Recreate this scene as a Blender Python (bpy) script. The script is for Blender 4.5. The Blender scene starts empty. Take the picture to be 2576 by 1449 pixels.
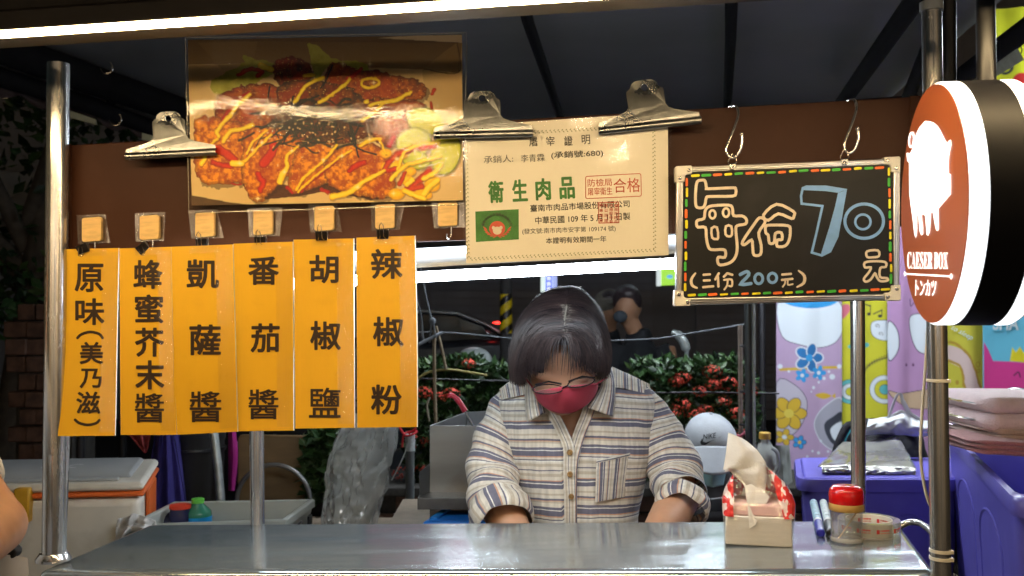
import bpy, bmesh, math, random
import numpy as np
from mathutils import Vector, Matrix, noise
random.seed(7); np.random.seed(7)
R = math.radians
scene = bpy.context.scene
COL = scene.collection

# ------------------------------------------------------------------ camera, world, sun, exposure
FPX = 2400.0                      # focal length in pixels of a 2576 px wide picture
PITCH = R(1.5)
CAM = Vector((0, 0, 1.45))
cd = bpy.data.cameras.new('camera'); cam = bpy.data.objects.new('camera', cd); COL.objects.link(cam)
cam.location = CAM; cam.rotation_euler = (R(90) + PITCH, 0, 0)
cd.sensor_width = 36; cd.lens = 36 * FPX / 2576; cd.clip_start = 0.02; cd.clip_end = 400
scene.camera = cam
cd.dof.use_dof = True; cd.dof.focus_distance = 1.5; cd.dof.aperture_fstop = 8.0

W = bpy.data.worlds.new('World'); scene.world = W; W.use_nodes = True
wn = W.node_tree.nodes; wl = W.node_tree.links
bg = wn['Background']
sky = wn.new('ShaderNodeTexSky'); sky.sky_type = 'NISHITA'; sky.sun_disc = False
sky.sun_elevation = R(4); sky.sun_rotation = R(150)
wl.new(sky.outputs[0], bg.inputs[0]); bg.inputs[1].default_value = 0.007
sd = bpy.data.lights.new('moonlight', 'SUN'); sd.energy = 0.012; sd.angle = R(0.5); sd.color = (.8, .88, 1)
so = bpy.data.objects.new('moonlight', sd); COL.objects.link(so); so.rotation_euler = (R(50), 0, R(150))

scene.view_settings.view_transform = 'Standard'; scene.view_settings.look = 'None'
scene.view_settings.exposure = 0.0; scene.view_settings.gamma = 1.0
scene.view_settings.use_curve_mapping = False
scene.render.engine = 'CYCLES'
cy = scene.cycles
cy.use_denoising = True
try: cy.denoiser = 'OPENIMAGEDENOISE'
except Exception: pass
cy.max_bounces = 8; cy.diffuse_bounces = 3; cy.glossy_bounces = 4; cy.transmission_bounces = 6; cy.transparent_max_bounces = 12
cy.sample_clamp_indirect = 4.0; cy.caustics_reflective = False; cy.caustics_refractive = False
cy.use_adaptive_sampling = True; cy.adaptive_threshold = 0.02

# ------------------------------------------------------------------ rays: where a line of sight meets a real plane
CP, SP = math.cos(PITCH), math.sin(PITCH)
def ray(px, py):
    dx = (px - 1288) / FPX; dz = (724.5 - py) / FPX
    return Vector((dx, CP - dz * SP, SP + dz * CP))
def P(px, py, Y, s=0.0):
    """point on the upright plane y = Y + s*x"""
    d = ray(px, py); t = Y / (d.y - s * d.x)
    return CAM + d * t
def PL(px, py, p0, n):
    d = ray(px, py); t = (p0 - CAM).dot(n) / d.dot(n)
    return CAM + d * t
FY, FS = 1.41, -0.1166            # the cart's front plane
def PF(px, py, off=0.0): return P(px, py, FY + off, FS)
def m_at(Y): return Y / FPX       # metres per pixel

# ------------------------------------------------------------------ objects
WL = {}
def wl_of(o): return WL.get(o.name, Vector((0, 0, 0))) if o else Vector((0, 0, 0))
def tag(o, label=None, cat=None, group=None, kind=None):
    if label: o['label'] = label
    if cat: o['category'] = cat
    if group: o['group'] = group
    if kind: o['kind'] = kind
    return o
def thing(name, loc, label, cat, group=None):
    o = bpy.data.objects.new(name, None); COL.objects.link(o)
    o.location = loc; o.empty_display_size = 0.02; WL[o.name] = Vector(loc)
    return tag(o, label, cat, group)
class MB:
    """collects shapes in world coordinates and links them as ONE mesh"""
    def __init__(s): s.v = []; s.f = []; s.m = []; s.mi = 0; s.attr = None
    def add(s, vs, fs):
        b = len(s.v); s.v.extend([tuple(q) for q in vs]); s.f.extend([tuple(i + b for i in q) for q in fs]); s.m.extend([s.mi] * len(fs)); return s
    def box(s, c, size, M=None):
        c = Vector(c); vs = []
        for z in (-.5, .5):
            for y in (-.5, .5):
                for x in (-.5, .5):
                    q = Vector((x * size[0], y * size[1], z * size[2]))
                    vs.append(c + (M @ q if M else q))
        return s.add(vs, [(0, 2, 3, 1), (4, 5, 7, 6), (0, 1, 5, 4), (2, 6, 7, 3), (0, 4, 6, 2), (1, 3, 7, 5)])
    def hexa(s, bot, top):
        """box from four bottom and four top corners, both in the same turning order"""
        return s.add(list(bot) + list(top), [(3, 2, 1, 0), (4, 5, 6, 7), (0, 1, 5, 4), (1, 2, 6, 5), (2, 3, 7, 6), (3, 0, 4, 7)])
    def tube(s, pts, r, n=12, cap=True, flat=1.0):
        pts = [Vector(q) for q in pts]; rs = r if isinstance(r, (list, tuple)) else [r] * len(pts)
        t0 = (pts[1] - pts[0]).normalized(); u = t0.orthogonal().normalized()
        base = len(s.v); vs = []; fs = []
        for i, q in enumerate(pts):
            if i == 0: t = t0
            elif i == len(pts) - 1: t = (pts[i] - pts[i - 1]).normalized()
            else: t = ((pts[i + 1] - pts[i]).normalized() + (pts[i] - pts[i - 1]).normalized()).normalized()
            if t.length < .5: t = t0
            u = (u - t * u.dot(t)).normalized(); w = t.cross(u)
            for k in range(n):
                a = 2 * math.pi * k / n
                vs.append(q + (u * math.cos(a) + w * math.sin(a) * flat) * rs[i])
        for i in range(len(pts) - 1):
            for k in range(n):
                fs.append((i * n + k, i * n + (k + 1) % n, (i + 1) * n + (k + 1) % n, (i + 1) * n + k))
        if cap:
            fs.append(tuple(range(n - 1, -1, -1))); fs.append(tuple((len(pts) - 1) * n + k for k in range(n)))
        return s.add(vs, fs)
    def lathe(s, c, prof, n=32, axis=None, cap=True):
        """prof: list of (radius, height) along axis (default z) from c"""
        c = Vector(c); ax = (axis or Vector((0, 0, 1))).normalized()
        u = ax.orthogonal().normalized(); w = ax.cross(u); vs = []; fs = []
        for r, h in prof:
            for k in range(n):
                a = 2 * math.pi * k / n
                vs.append(c + ax * h + (u * math.cos(a) + w * math.sin(a)) * r)
        for i in range(len(prof) - 1):
            for k in range(n):
                fs.append((i * n + k, i * n + (k + 1) % n, (i + 1) * n + (k + 1) % n, (i + 1) * n + k))
        if cap:
            if prof[0][0] > 1e-5: fs.append(tuple(range(n - 1, -1, -1)))
            if prof[-1][0] > 1e-5: fs.append(tuple((len(prof) - 1) * n + k for k in range(n)))
        return s.add(vs, fs)
    def prism(s, poly, off):
        """polygon of world points pushed by the vector off into a solid (front = poly)"""
        n = len(poly); poly = [Vector(q) for q in poly]; off = Vector(off)
        vs = poly + [q + off for q in poly]
        return s.add(vs, [tuple(range(n)), tuple(range(2 * n - 1, n - 1, -1))] + [(i, i + n, (i + 1) % n + n, (i + 1) % n) for i in range(n)])
    def grid(s, fn, nu, nv, wrap=False):
        vs = [fn(i / nu, j / nv) for j in range(nv + 1) for i in range(nu + 1)]
        w = nu + 1
        return s.add(vs, [(j * w + i, j * w + i + 1, (j + 1) * w + i + 1, (j + 1) * w + i) for j in range(nv) for i in range(nu)])
    def ball(s, c, r, nu=16, nv=10, M=None):
        c = Vector(c); r = r if isinstance(r, (tuple, list)) else (r, r, r)
        vs = []; fs = []
        for j in range(nv + 1):
            th = math.pi * j / nv
            for i in range(nu):
                ph = 2 * math.pi * i / nu
                q = Vector((r[0] * math.sin(th) * math.cos(ph), r[1] * math.sin(th) * math.sin(ph), r[2] * math.cos(th)))
                vs.append(c + (M @ q if M else q))
        for j in range(nv):
            for i in range(nu):
                fs.append((j * nu + i, (j + 1) * nu + i, (j + 1) * nu + (i + 1) % nu, j * nu + (i + 1) % nu))
        return s.add(vs, fs)
    def build(s, name, mat, parent=None, smooth=False, bevel=0, seg=2, mods=None, label=None, fix=True):
        me = bpy.data.meshes.new(name)
        o0 = wl_of(parent)
        me.from_pydata([(v[0] - o0.x, v[1] - o0.y, v[2] - o0.z) for v in s.v], [], s.f)
        for m_ in (mat if isinstance(mat, (list, tuple)) else [mat]): me.materials.append(m_)
        if isinstance(mat, (list, tuple)): me.polygons.foreach_set('material_index', s.m)
        if s.attr is not None:
            a = me.attributes.new('s', 'FLOAT', 'POINT'); a.data.foreach_set('value', s.attr)
        if fix:
            bm = bmesh.new(); bm.from_mesh(me); bmesh.ops.recalc_face_normals(bm, faces=bm.faces)
            bm.to_mesh(me); bm.free()
        if smooth:
            me.polygons.foreach_set('use_smooth', [True] * len(me.polygons))
        me.update()
        o = bpy.data.objects.new(name, me); COL.objects.link(o)
        if parent: o.parent = parent; WL[o.name] = o0.copy()
        if bevel:
            b = o.modifiers.new('b', 'BEVEL'); b.width = bevel; b.segments = seg; b.limit_method = 'ANGLE'; b.angle_limit = R(40)
            me.polygons.foreach_set('use_smooth', [True] * len(me.polygons))
        if smooth or bevel:
            try:
                me.set_sharp_from_angle(angle=R(50))
            except Exception: pass
        if label: o['label'] = label
        return o
def box_part(name, c, size, mat, parent, bevel=0.0, M=None):
    m = MB(); m.box(c, size, M); return m.build(name, mat, parent, bevel=bevel)
def copy_tree(o, parent=None, depth=0):
    c = o.copy(); COL.objects.link(c)
    if parent: c.parent = parent
    for ch in list(o.children): copy_tree(ch, c, depth + 1)
    return c
def blob(parts, voxel, smooth_it=6):
    """one continuous surface from overlapping closed shapes (MB) by voxel remesh"""
    me = bpy.data.meshes.new('tmp'); me.from_pydata(parts.v, [], parts.f)
    bm = bmesh.new(); bm.from_mesh(me); bmesh.ops.recalc_face_normals(bm, faces=bm.faces); bm.to_mesh(me); bm.free()
    o = bpy.data.objects.new('tmp', me); COL.objects.link(o)
    r = o.modifiers.new('r', 'REMESH'); r.mode = 'VOXEL'; r.voxel_size = voxel
    if smooth_it:
        s_ = o.modifiers.new('s', 'SMOOTH'); s_.iterations = smooth_it; s_.factor = 0.5
    dg = bpy.context.evaluated_depsgraph_get(); dg.update()
    res = bpy.data.meshes.new_from_object(o.evaluated_get(dg))
    V = [v.co.copy() for v in res.vertices]; F = [tuple(p.vertices) for p in res.polygons]
    bpy.data.objects.remove(o); bpy.data.meshes.remove(res)
    m = MB(); m.add(V, F); return m

# ------------------------------------------------------------------ materials
def _nodes(name):
    m = bpy.data.materials.new(name); m.use_nodes = True
    nt = m.node_tree; return m, nt, nt.nodes, nt.links, nt.nodes['Principled BSDF']
def mat(name, c, rough=.5, metal=0.0, var=.12, scale=40, bump=0.0, bscale=None, trans=0.0, ior=1.45, spec=.5, coat=0.0,
        emit=None, es=0.0, sub=0.0, stretch=None, alpha=1.0, dirt=None, rvar=0.0, sheen=0.0):
    m, nt, n, l, b = _nodes(name)
    c = tuple(c) + (1,) if len(c) == 3 else c
    tc = n.new('ShaderNodeTexCoord'); co = tc.outputs['Object']
    if stretch:
        mp = n.new('ShaderNodeMapping'); mp.inputs['Scale'].default_value = stretch; l.new(co, mp.inputs[0]); co = mp.outputs[0]
    nz = n.new('ShaderNodeTexNoise'); nz.inputs['Scale'].default_value = scale; nz.inputs['Detail'].default_value = 5; l.new(co, nz.inputs[0])
    if var > 0:
        mx = n.new('ShaderNodeMix'); mx.data_type = 'RGBA'
        mx.inputs[6].default_value = tuple(max(0, q * (1 - var)) for q in c[:3]) + (1,)
        mx.inputs[7].default_value = tuple(min(1, q * (1 + var)) for q in c[:3]) + (1,)
        mr = n.new('ShaderNodeMapRange'); mr.inputs[1].default_value = .3; mr.inputs[2].default_value = .7
        l.new(nz.outputs[0], mr.inputs[0]); l.new(mr.outputs[0], mx.inputs[0]); out = mx.outputs[2]
        if dirt:
            nd = n.new('ShaderNodeTexNoise'); nd.inputs['Scale'].default_value = dirt[1]; nd.inputs['Detail'].default_value = 6; l.new(tc.outputs['Object'], nd.inputs[0])
            md = n.new('ShaderNodeMapRange'); md.inputs[1].default_value = .52; md.inputs[2].default_value = .72; md.inputs[4].default_value = dirt[2]
            l.new(nd.outputs[0], md.inputs[0])
            m2 = n.new('ShaderNodeMix'); m2.data_type = 'RGBA'; l.new(md.outputs[0], m2.inputs[0]); l.new(out, m2.inputs[6]); m2.inputs[7].default_value = tuple(dirt[0]) + (1,)
            out = m2.outputs[2]
        l.new(out, b.inputs['Base Color'])
    else: b.inputs['Base Color'].default_value = c
    b.inputs['Roughness'].default_value = rough; b.inputs['Metallic'].default_value = metal
    if rvar:
        n3 = n.new('ShaderNodeTexNoise'); n3.inputs['Scale'].default_value = scale * .4; n3.inputs['Detail'].default_value = 6; l.new(co, n3.inputs[0])
        m3 = n.new('ShaderNodeMapRange'); m3.inputs[1].default_value = .3; m3.inputs[2].default_value = .7
        m3.inputs[3].default_value = max(.02, rough - rvar); m3.inputs[4].default_value = rough + rvar
        l.new(n3.outputs[0], m3.inputs[0]); l.new(m3.outputs[0], b.inputs['Roughness'])
    b.inputs['Specular IOR Level'].default_value = spec; b.inputs['IOR'].default_value = ior
    b.inputs['Transmission Weight'].default_value = trans; b.inputs['Coat Weight'].default_value = coat
    if sheen: b.inputs['Sheen Weight'].default_value = sheen
    if sub: b.inputs['Subsurface Weight'].default_value = sub; b.inputs['Subsurface Radius'].default_value = (.01, .004, .002)
    if emit: b.inputs['Emission Color'].default_value = tuple(emit) + (1,); b.inputs['Emission Strength'].default_value = es
    if alpha < 1: b.inputs['Alpha'].default_value = alpha
    if bump:
        n2 = n.new('ShaderNodeTexNoise'); n2.inputs['Scale'].default_value = bscale or scale; n2.inputs['Detail'].default_value = 6; l.new(co, n2.inputs[0])
        bp = n.new('ShaderNodeBump'); bp.inputs['Strength'].default_value = min(1, bump); bp.inputs['Distance'].default_value = .003
        l.new(n2.outputs[0], bp.inputs['Height']); l.new(bp.outputs[0], b.inputs['Normal'])
    return m
def emat(name, c, s, dark=(.5, .5, .5)):
    m, nt, n, l, b = _nodes(name)
    b.inputs['Base Color'].default_value = tuple(dark) + (1,); b.inputs['Emission Color'].default_value = tuple(c) + (1,); b.inputs['Emission Strength'].default_value = s
    return m
def film(name, tint=(1, 1, 1), rough=.04, gloss=.25, bump=.1, bscale=30, haze=.03, hcol=(.8, .8, .8), stretch=None):
    """clear plastic film: transparent, with a glossy skin that reflects the lamps and a little milkiness"""
    m, nt, n, l, b = _nodes(name); n.remove(b)
    out = n['Material Output']
    tr = n.new('ShaderNodeBsdfTransparent'); tr.inputs[0].default_value = tuple(tint) + (1,)
    gl = n.new('ShaderNodeBsdfGlossy'); gl.inputs['Roughness'].default_value = rough
    df = n.new('ShaderNodeBsdfDiffuse'); df.inputs[0].default_value = tuple(hcol) + (1,)
    fr = n.new('ShaderNodeLayerWeight'); fr.inputs[0].default_value = .5
    pw5 = n.new('ShaderNodeMath'); pw5.operation = 'POWER'; l.new(fr.outputs['Facing'], pw5.inputs[0]); pw5.inputs[1].default_value = 3.0
    fr5 = n.new('ShaderNodeMath'); fr5.operation = 'MULTIPLY_ADD'; l.new(pw5.outputs[0], fr5.inputs[0]); fr5.inputs[1].default_value = .6; fr5.inputs[2].default_value = .02 + gloss * .22
    tc = n.new('ShaderNodeTexCoord'); co = tc.outputs['Object']
    if stretch:
        mp = n.new('ShaderNodeMapping'); mp.inputs['Scale'].default_value = stretch; l.new(co, mp.inputs[0]); co = mp.outputs[0]
    nz = n.new('ShaderNodeTexNoise'); nz.inputs['Scale'].default_value = bscale; nz.inputs['Detail'].default_value = 8; l.new(co, nz.inputs[0])
    bp = n.new('ShaderNodeBump'); bp.inputs['Strength'].default_value = bump; bp.inputs['Distance'].default_value = .003; l.new(nz.outputs[0], bp.inputs['Height'])
    for q in (gl, fr, df): l.new(bp.outputs[0], q.inputs['Normal'])
    m1 = n.new('ShaderNodeMixShader'); m1.inputs[0].default_value = haze; l.new(tr.outputs[0], m1.inputs[1]); l.new(df.outputs[0], m1.inputs[2])
    m2 = n.new('ShaderNodeMixShader'); l.new(fr5.outputs[0], m2.inputs[0]); l.new(m1.outputs[0], m2.inputs[1]); l.new(gl.outputs[0], m2.inputs[2])
    l.new(m2.outputs[0], out.inputs[0]); return m
def attr_mat(name, rough=.6, attr='Col', coat=0.0, bump=0.0, bscale=200):
    m, nt, n, l, b = _nodes(name)
    a = n.new('ShaderNodeAttribute'); a.attribute_name = attr; l.new(a.outputs['Color'], b.inputs['Base Color'])
    b.inputs['Roughness'].default_value = rough; b.inputs['Coat Weight'].default_value = coat
    if bump:
        tc = n.new('ShaderNodeTexCoord'); nz = n.new('ShaderNodeTexNoise'); nz.inputs['Scale'].default_value = bscale; l.new(tc.outputs['Object'], nz.inputs[0])
        bp = n.new('ShaderNodeBump'); bp.inputs['Strength'].default_value = bump; bp.inputs['Distance'].default_value = .002
        l.new(nz.outputs[0], bp.inputs['Height']); l.new(bp.outputs[0], b.inputs['Normal'])
    return m
STEEL = mat('polished_steel', (.70, .69, .68), .24, .93, .06, 30, .03, 60, stretch=(6, 6, .6), rvar=.06)
BRUSH = mat('brushed_steel', (.5, .5, .5), .3, 1.0, .1, 30, .08, 160, stretch=(.25, 6, 1), rvar=.08)
CLIPM = mat('clip_metal', (.27, .27, .265), .3, 1.0, .2, 60, .05, 140, rvar=.08)
BLACKP = mat('black_paint', (.012, .012, .014), .35, 0, .1, 20)
DARKM = mat('dark_metal', (.03, .03, .035), .4, .6, .2, 20)
SCREW = mat('screw_metal', (.5, .48, .45), .25, 1.0, .1, 50)

# ------------------------------------------------------------------ 2D helpers (flat print, lettering)
_tc = {}
def glyph(s, offset=0.0, res=3):
    k = (s, offset)
    if k in _tc: return _tc[k]
    c = bpy.data.curves.new('t', 'FONT'); c.body = s; c.size = 1; c.resolution_u = res; c.offset = offset
    o = bpy.data.objects.new('t', c); COL.objects.link(o)
    dg = bpy.context.evaluated_depsgraph_get(); dg.update()
    m = bpy.data.meshes.new_from_object(o.evaluated_get(dg))
    vs = [(v.co.x, v.co.y) for v in m.vertices]; fs = [tuple(p.vertices) for p in m.polygons]
    bpy.data.objects.remove(o); bpy.data.curves.remove(c); bpy.data.meshes.remove(m)
    x0 = min(v[0] for v in vs); x1 = max(v[0] for v in vs); y0 = min(v[1] for v in vs); y1 = max(v[1] for v in vs)
    vs = [((v[0] - x0) / (x1 - x0) - .5, (v[1] - y0) / (y1 - y0) - .5) for v in vs]
    _tc[k] = (vs, fs); return _tc[k]
def put_text(mb, s, cx, cy, w, h, mapf, rot=0.0, offset=0.0, shear=0.0):
    """bolder writing (offset > 0) is stamped several times round its place, each print a hair above the last"""
    if offset > 0:
        ng = max(1, sum(1.0 if ord(q) > 0x2000 else .55 for q in s)); em = w / ng if ng > 1.2 else min(w, h); d = em * offset
        put_text1(mb, s, cx, cy, w - 2 * d, h - 2 * d, mapf, rot, shear)
        N = 8 if ng < 1.2 else 4
        for k in range(N):
            a = 2 * math.pi * (k + .5) / N; up = 5e-5 * (k + 1)
            def mf(x, y, up=up): q = mapf(x, y); return q + (CAM - q).normalized() * up
            put_text1(mb, s, cx + d * math.cos(a), cy + d * math.sin(a), w - 2 * d, h - 2 * d, mf, rot, shear)
    else: put_text1(mb, s, cx, cy, w, h, mapf, rot, shear)
def put_text1(mb, s, cx, cy, w, h, mapf, rot=0.0, shear=0.0):
    """fit the writing's box to w x h round (cx, cy) in the sign's own 2D frame (y down), then map it onto the sign"""
    vs, fs = glyph(s, 0.0); c, sn = math.cos(rot), math.sin(rot); out = []
    for x, y in vs:
        X = x * w + shear * y * h; Y = -y * h
        out.append(mapf(cx + X * c - Y * sn, cy + X * sn + Y * c))
    mb.add(out, fs)
def smooth_pts(pts, closed=False, n=5):
    out = []; N = len(pts)
    rng = range(N if closed else N - 1)
    for i in rng:
        if closed: p0, p1, p2, p3 = pts[(i - 1) % N], pts[i], pts[(i + 1) % N], pts[(i + 2) % N]
        else: p0, p1, p2, p3 = pts[max(0, i - 1)], pts[i], pts[i + 1], pts[min(N - 1, i + 2)]
        for k in range(n):
            t = k / n
            out.append(tuple(.5 * ((2 * p1[j]) + (-p0[j] + p2[j]) * t + (2 * p0[j] - 5 * p1[j] + 4 * p2[j] - p3[j]) * t * t + (-p0[j] + 3 * p1[j] - 3 * p2[j] + p3[j]) * t ** 3) for j in range(len(pts[0]))))
    if not closed: out.append(tuple(pts[-1]))
    return out
def stroke(mb, pts, w, mapf, closed=False, smooth=0):
    if smooth: pts = smooth_pts(pts, closed, smooth)
    pts = [p for i, p in enumerate(pts) if i == 0 or (abs(p[0] - pts[i - 1][0]) + abs(p[1] - pts[i - 1][1])) > 1e-6]
    N = len(pts); L = []; Rr = []
    for i in range(N):
        a = pts[(i - 1) % N] if (closed or i > 0) else pts[i]
        b = pts[(i + 1) % N] if (closed or i < N - 1) else pts[i]
        p = pts[i]
        d1 = Vector((p[0] - a[0], p[1] - a[1])); d2 = Vector((b[0] - p[0], b[1] - p[1]))
        if d1.length < 1e-9: d1 = d2
        if d2.length < 1e-9: d2 = d1
        d1.normalize(); d2.normalize(); t = (d1 + d2)
        t = t.normalized() if t.length > 1e-3 else d1
        nn = Vector((-t.y, t.x)); k = 1 / max(.55, nn.dot(Vector((-d1.y, d1.x))))
        ww = (w(i / max(1, N - 1)) if callable(w) else w) * .5 * k
        L.append((p[0] + nn.x * ww, p[1] + nn.y * ww)); Rr.append((p[0] - nn.x * ww, p[1] - nn.y * ww))
    vs = [mapf(*q) for q in L] + [mapf(*q) for q in Rr]
    fs = [(i, (i + 1) % N, N + (i + 1) % N, N + i) for i in range(N if closed else N - 1)]
    mb.add(vs, fs)
    if not closed:
        for e, q, o in ((0, pts[0], pts[1]), (N - 1, pts[-1], pts[-2])):
            rr = (w(e / max(1, N - 1)) if callable(w) else w) * .5
            a0 = math.atan2(q[1] - o[1], q[0] - o[0])
            mb.add([mapf(q[0] + rr * math.cos(a0 + math.pi * (k / 8 - .5)), q[1] + rr * math.sin(a0 + math.pi * (k / 8 - .5))) for k in range(9)], [tuple(range(9))])
def fill(mb, pts, mapf):
    mb.add([mapf(*q) for q in pts], [tuple(range(len(pts)))])
def ell(cx, cy, rx, ry, n=28, rot=0):
    c, s = math.cos(rot), math.sin(rot)
    return [(cx + rx * math.cos(2 * math.pi * k / n) * c - ry * math.sin(2 * math.pi * k / n) * s, cy + rx * math.cos(2 * math.pi * k / n) * s + ry * math.sin(2 * math.pi * k / n) * c) for k in range(n)]
# ================================================================== ground and night street
ASPH = mat('asphalt', (.045, .045, .05), .8, 0, .3, 60, .4, 120)
m = MB(); m.add([(-60, -20, 0), (60, -20, 0), (60, 90, 0), (-60, 90, 0)], [(0, 1, 2, 3)])
tag(m.build('ground', ASPH), 'dark asphalt market street', None, None, 'structure')

# ================================================================== the food cart
PA = P(105, 1425, 1.47); PB = P(2338, 1425, 1.345)
cu = (PB - PA).normalized()                                   # along the counter
cn = cu.cross(Vector((0, 1, 0))).normalized()                 # counter normal (no tilt to the back)
if cn.z < 0: cn = -cn
def PC(px, py, h=0.0): return PL(px, py, PA + cn * h, cn)     # a point on (h above) the counter top
cart = thing('food_cart', (PA + PB) / 2 - Vector((0, -.15, (PA + PB).z / 2)), 'stainless steel food cart with brown header board, chrome posts and two kinds of strip lights', 'food cart')
a0 = PC(84, 1438); a1 = PC(2362, 1438); a2 = PC(2262, 1306); a3 = PC(372, 1317)
m = MB(); dn = -cn
m.hexa([q + dn * .045 for q in (a0, a1, a2, a3)], [a0, a1, a2, a3])
o = m.build('countertop', mat('counter_steel', (.47, .53, .56), .16, .8, .08, 22, .025, 70, stretch=(.5, 3, 1), rvar=.08, dirt=((.42, .43, .44), 7, .3)), cart, bevel=.016, seg=5)
m = MB(); q0, q1, q2, q3 = [Vector((q.x * .96, q.y + (.03 if i < 2 else -.02), 0)) for i, q in enumerate((a0, a1, a2, a3))]
m.hexa([q + Vector((0, 0, .22)) for q in (q0, q1, q2, q3)], [q + Vector((0, 0, a0.z - .06)) for q in (q0, q1, q2, q3)])
m.build('cabinet', BRUSH, cart, bevel=.004)
# posts
def post(name, p0, p1, r0, r1=None, parent=cart, mt=STEEL, n=28):
    m = MB(); m.tube([p0, Vector(p0).lerp(Vector(p1), .5), p1], [r0, (r0 + (r1 or r0)) / 2, r1 or r0], n); return m.build(name, mt, parent, smooth=True)
LFp = post('post', PF(147, 160, -.01), PF(134, 1403, -.01), 27 * m_at(1.47))
post('post', PF(160, 1050, .03), P(148, 1394, 1.50), 17 * m_at(1.5))
m = MB(); m.lathe(PF(134, 1403, -.01) - Vector((0, 0, .004)), [(.026, 0), (.026, .004), (.02, .012)], 28); m.build('post_foot', STEEL, cart, smooth=True)
post('post', P(2343, 8, 1.31), P(2368, 1500, 1.31), 24.5 * m_at(1.31))
m = MB(); cpt = P(2343, 6, 1.31); m.lathe(cpt, [(.0155, -.012), (.0155, 0), (.006, .004)], 28); m.build('post_cap', mat('grey_plastic', (.5, .52, .5), .5), cart, smooth=True)
post('post', P(2157, 700, 1.64), PC(2160, 1309), 17.5 * m_at(1.66))
post('post', P(645, 1050, 1.74), PC(648, 1318), 17.5 * m_at(1.76))
# header board
BROWN = mat('brown_board', (.050, .017, .008), .5, 0, .1, 3, .02, 200, spec=.2, rvar=.08, dirt=((.09, .045, .025), 24, .12))
hb = [PF(160, 366, .012), PF(2300, 243, .012), PF(2300, 568, .012), PF(160, 636, .012)]
m = MB(); th = Vector((0, .012, 0)); m.hexa([hb[3], hb[2], hb[2] + th, hb[3] + th], [hb[0], hb[1], hb[1] + th, hb[0] + th])
m.build('header_board', BROWN, cart, bevel=.0015)
m = MB()
for a, b in ((160, 178), (2290, 2316)):
    t0, t1 = 366 - (a - 160) * .0575, 636 - (a - 160) * .032
    w0 = PF(a, t0 - 2, .009); w1 = PF(b, t0 - 3, .009); w2 = PF(b, t1, .009); w3 = PF(a, t1, .009)
    m.prism([w0, w1, w2, w3], (0, .0025, 0))
m.build('board_trim', BROWN, cart, bevel=.0006)
for (sx, sy) in ((170, 398), (170, 600), (2304, 300)):
    m = MB(); c = PF(sx, sy, .0085); m.lathe(c, [(.0022, 0), (.0022, .0008), (.0008, .0014)], 12, Vector((0, -1, 0))); m.build('screw', SCREW, cart, smooth=True)
# cool tube lights under the header: housing, two tubes
def line_pts(x0, y0, x1, y1, off): return PF(x0, y0, off), PF(x1, y1, off)
TUBE = emat('cool_tube_light', (.82, .92, 1.0), 66, (.9, .9, .9))
REFL = mat('light_housing', (.6, .63, .66), .3, .2, .05, 20)
for (xa, ya, xb, yb, off, rpx, nm) in ((420, 731, 2000, 646, .05, 13.0, 'tube_light'), (560, 662, 2000, 588, .085, 12, 'tube_light')):
    p, q = line_pts(xa, ya, xb, yb, off)
    if nm == 'tube_light' and ya > 700:
        m = MB(); m.tube([p, q], rpx * m_at(1.47), 16); m.build('tube_light', TUBE, cart, smooth=True)
        hs = [p + Vector((0, -.012, .014)), q + Vector((0, -.012, .014)), q + Vector((0, .045, .034)), p + Vector((0, .045, .034))]
        m = MB(); m.hexa(hs, [h + Vector((0, 0, .006)) for h in hs]); m.build('light_housing', REFL, cart)
        for e in (p, q):
            m = MB(); m.lathe(e - Vector((.004, 0, 0)), [(.0105, 0), (.0105, .012)], 18, Vector((1, 0, 0))); m.build('end_cap', mat('cap_white', (.7, .7, .7), .4), cart, smooth=True)
    else:
        m = MB(); m.tube([p, q], rpx * m_at(1.5), 16); m.build('tube_light', emat('dim_tube_light', (.80, .90, 1.0), 5, (.9, .9, .9)), cart, smooth=True)
# roof front beam with the warm strip light under it
bz = .334 + 1.45
def BE(X, dy=0, dz=0):                                        # a point on the beam's lower front edge
    return Vector((X, 1.02 - .2 * X + dy, bz + dz))
XL, XR = -.95, .95
m = MB()
m.hexa([BE(XL, -.01), BE(XR, -.01), BE(XR, .05), BE(XL, .05)], [BE(XL, -.01, .028), BE(XR, -.01, .028), BE(XR, .05, .028), BE(XL, .05, .028)])
m.build('roof_beam', mat('beam_metal', (.050, .042, .035), .5, .1, .1, 10, .02, 100), cart, bevel=.003)
m = MB(); m.hexa([BE(XL, -.018, -.0042), BE(XR, -.018, -.0042), BE(XR, -.006, -.0042), BE(XL, -.006, -.0042)], [BE(XL, -.018, -.0010), BE(XR, -.018, -.0010), BE(XR, -.006, -.0010), BE(XL, -.006, -.0010)])
m.build('strip_light', emat('warm_strip_light', (1.0, .73, .38), 125, (.9, .8, .6)), cart)
m = MB(); m.hexa([BE(XL, -.019, .0008), BE(XR, -.019, .0008), BE(XR, -.0102, .0008), BE(XL, -.0102, .0008)], [BE(XL, -.019, .0028), BE(XR, -.019, .0028), BE(XR, -.0102, .0028), BE(XL, -.0102, .0028)])
m.build('strip_channel', mat('channel_alu', (.2, .18, .15), .4, .8), cart)
# roof deck over the cart, back from the beam
m = MB(); m.hexa([BE(XL, .0, .031), BE(XR, .0, .031), BE(XR, .052, .031), BE(XL, .052, .031)], [BE(XL, .0, .06), BE(XR, .0, .06), BE(XR, .052, .06), BE(XL, .052, .06)])
m.build('roof_rail', mat('roof_rail_dark', (.03, .025, .02), .6), cart, bevel=.002)

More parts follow.
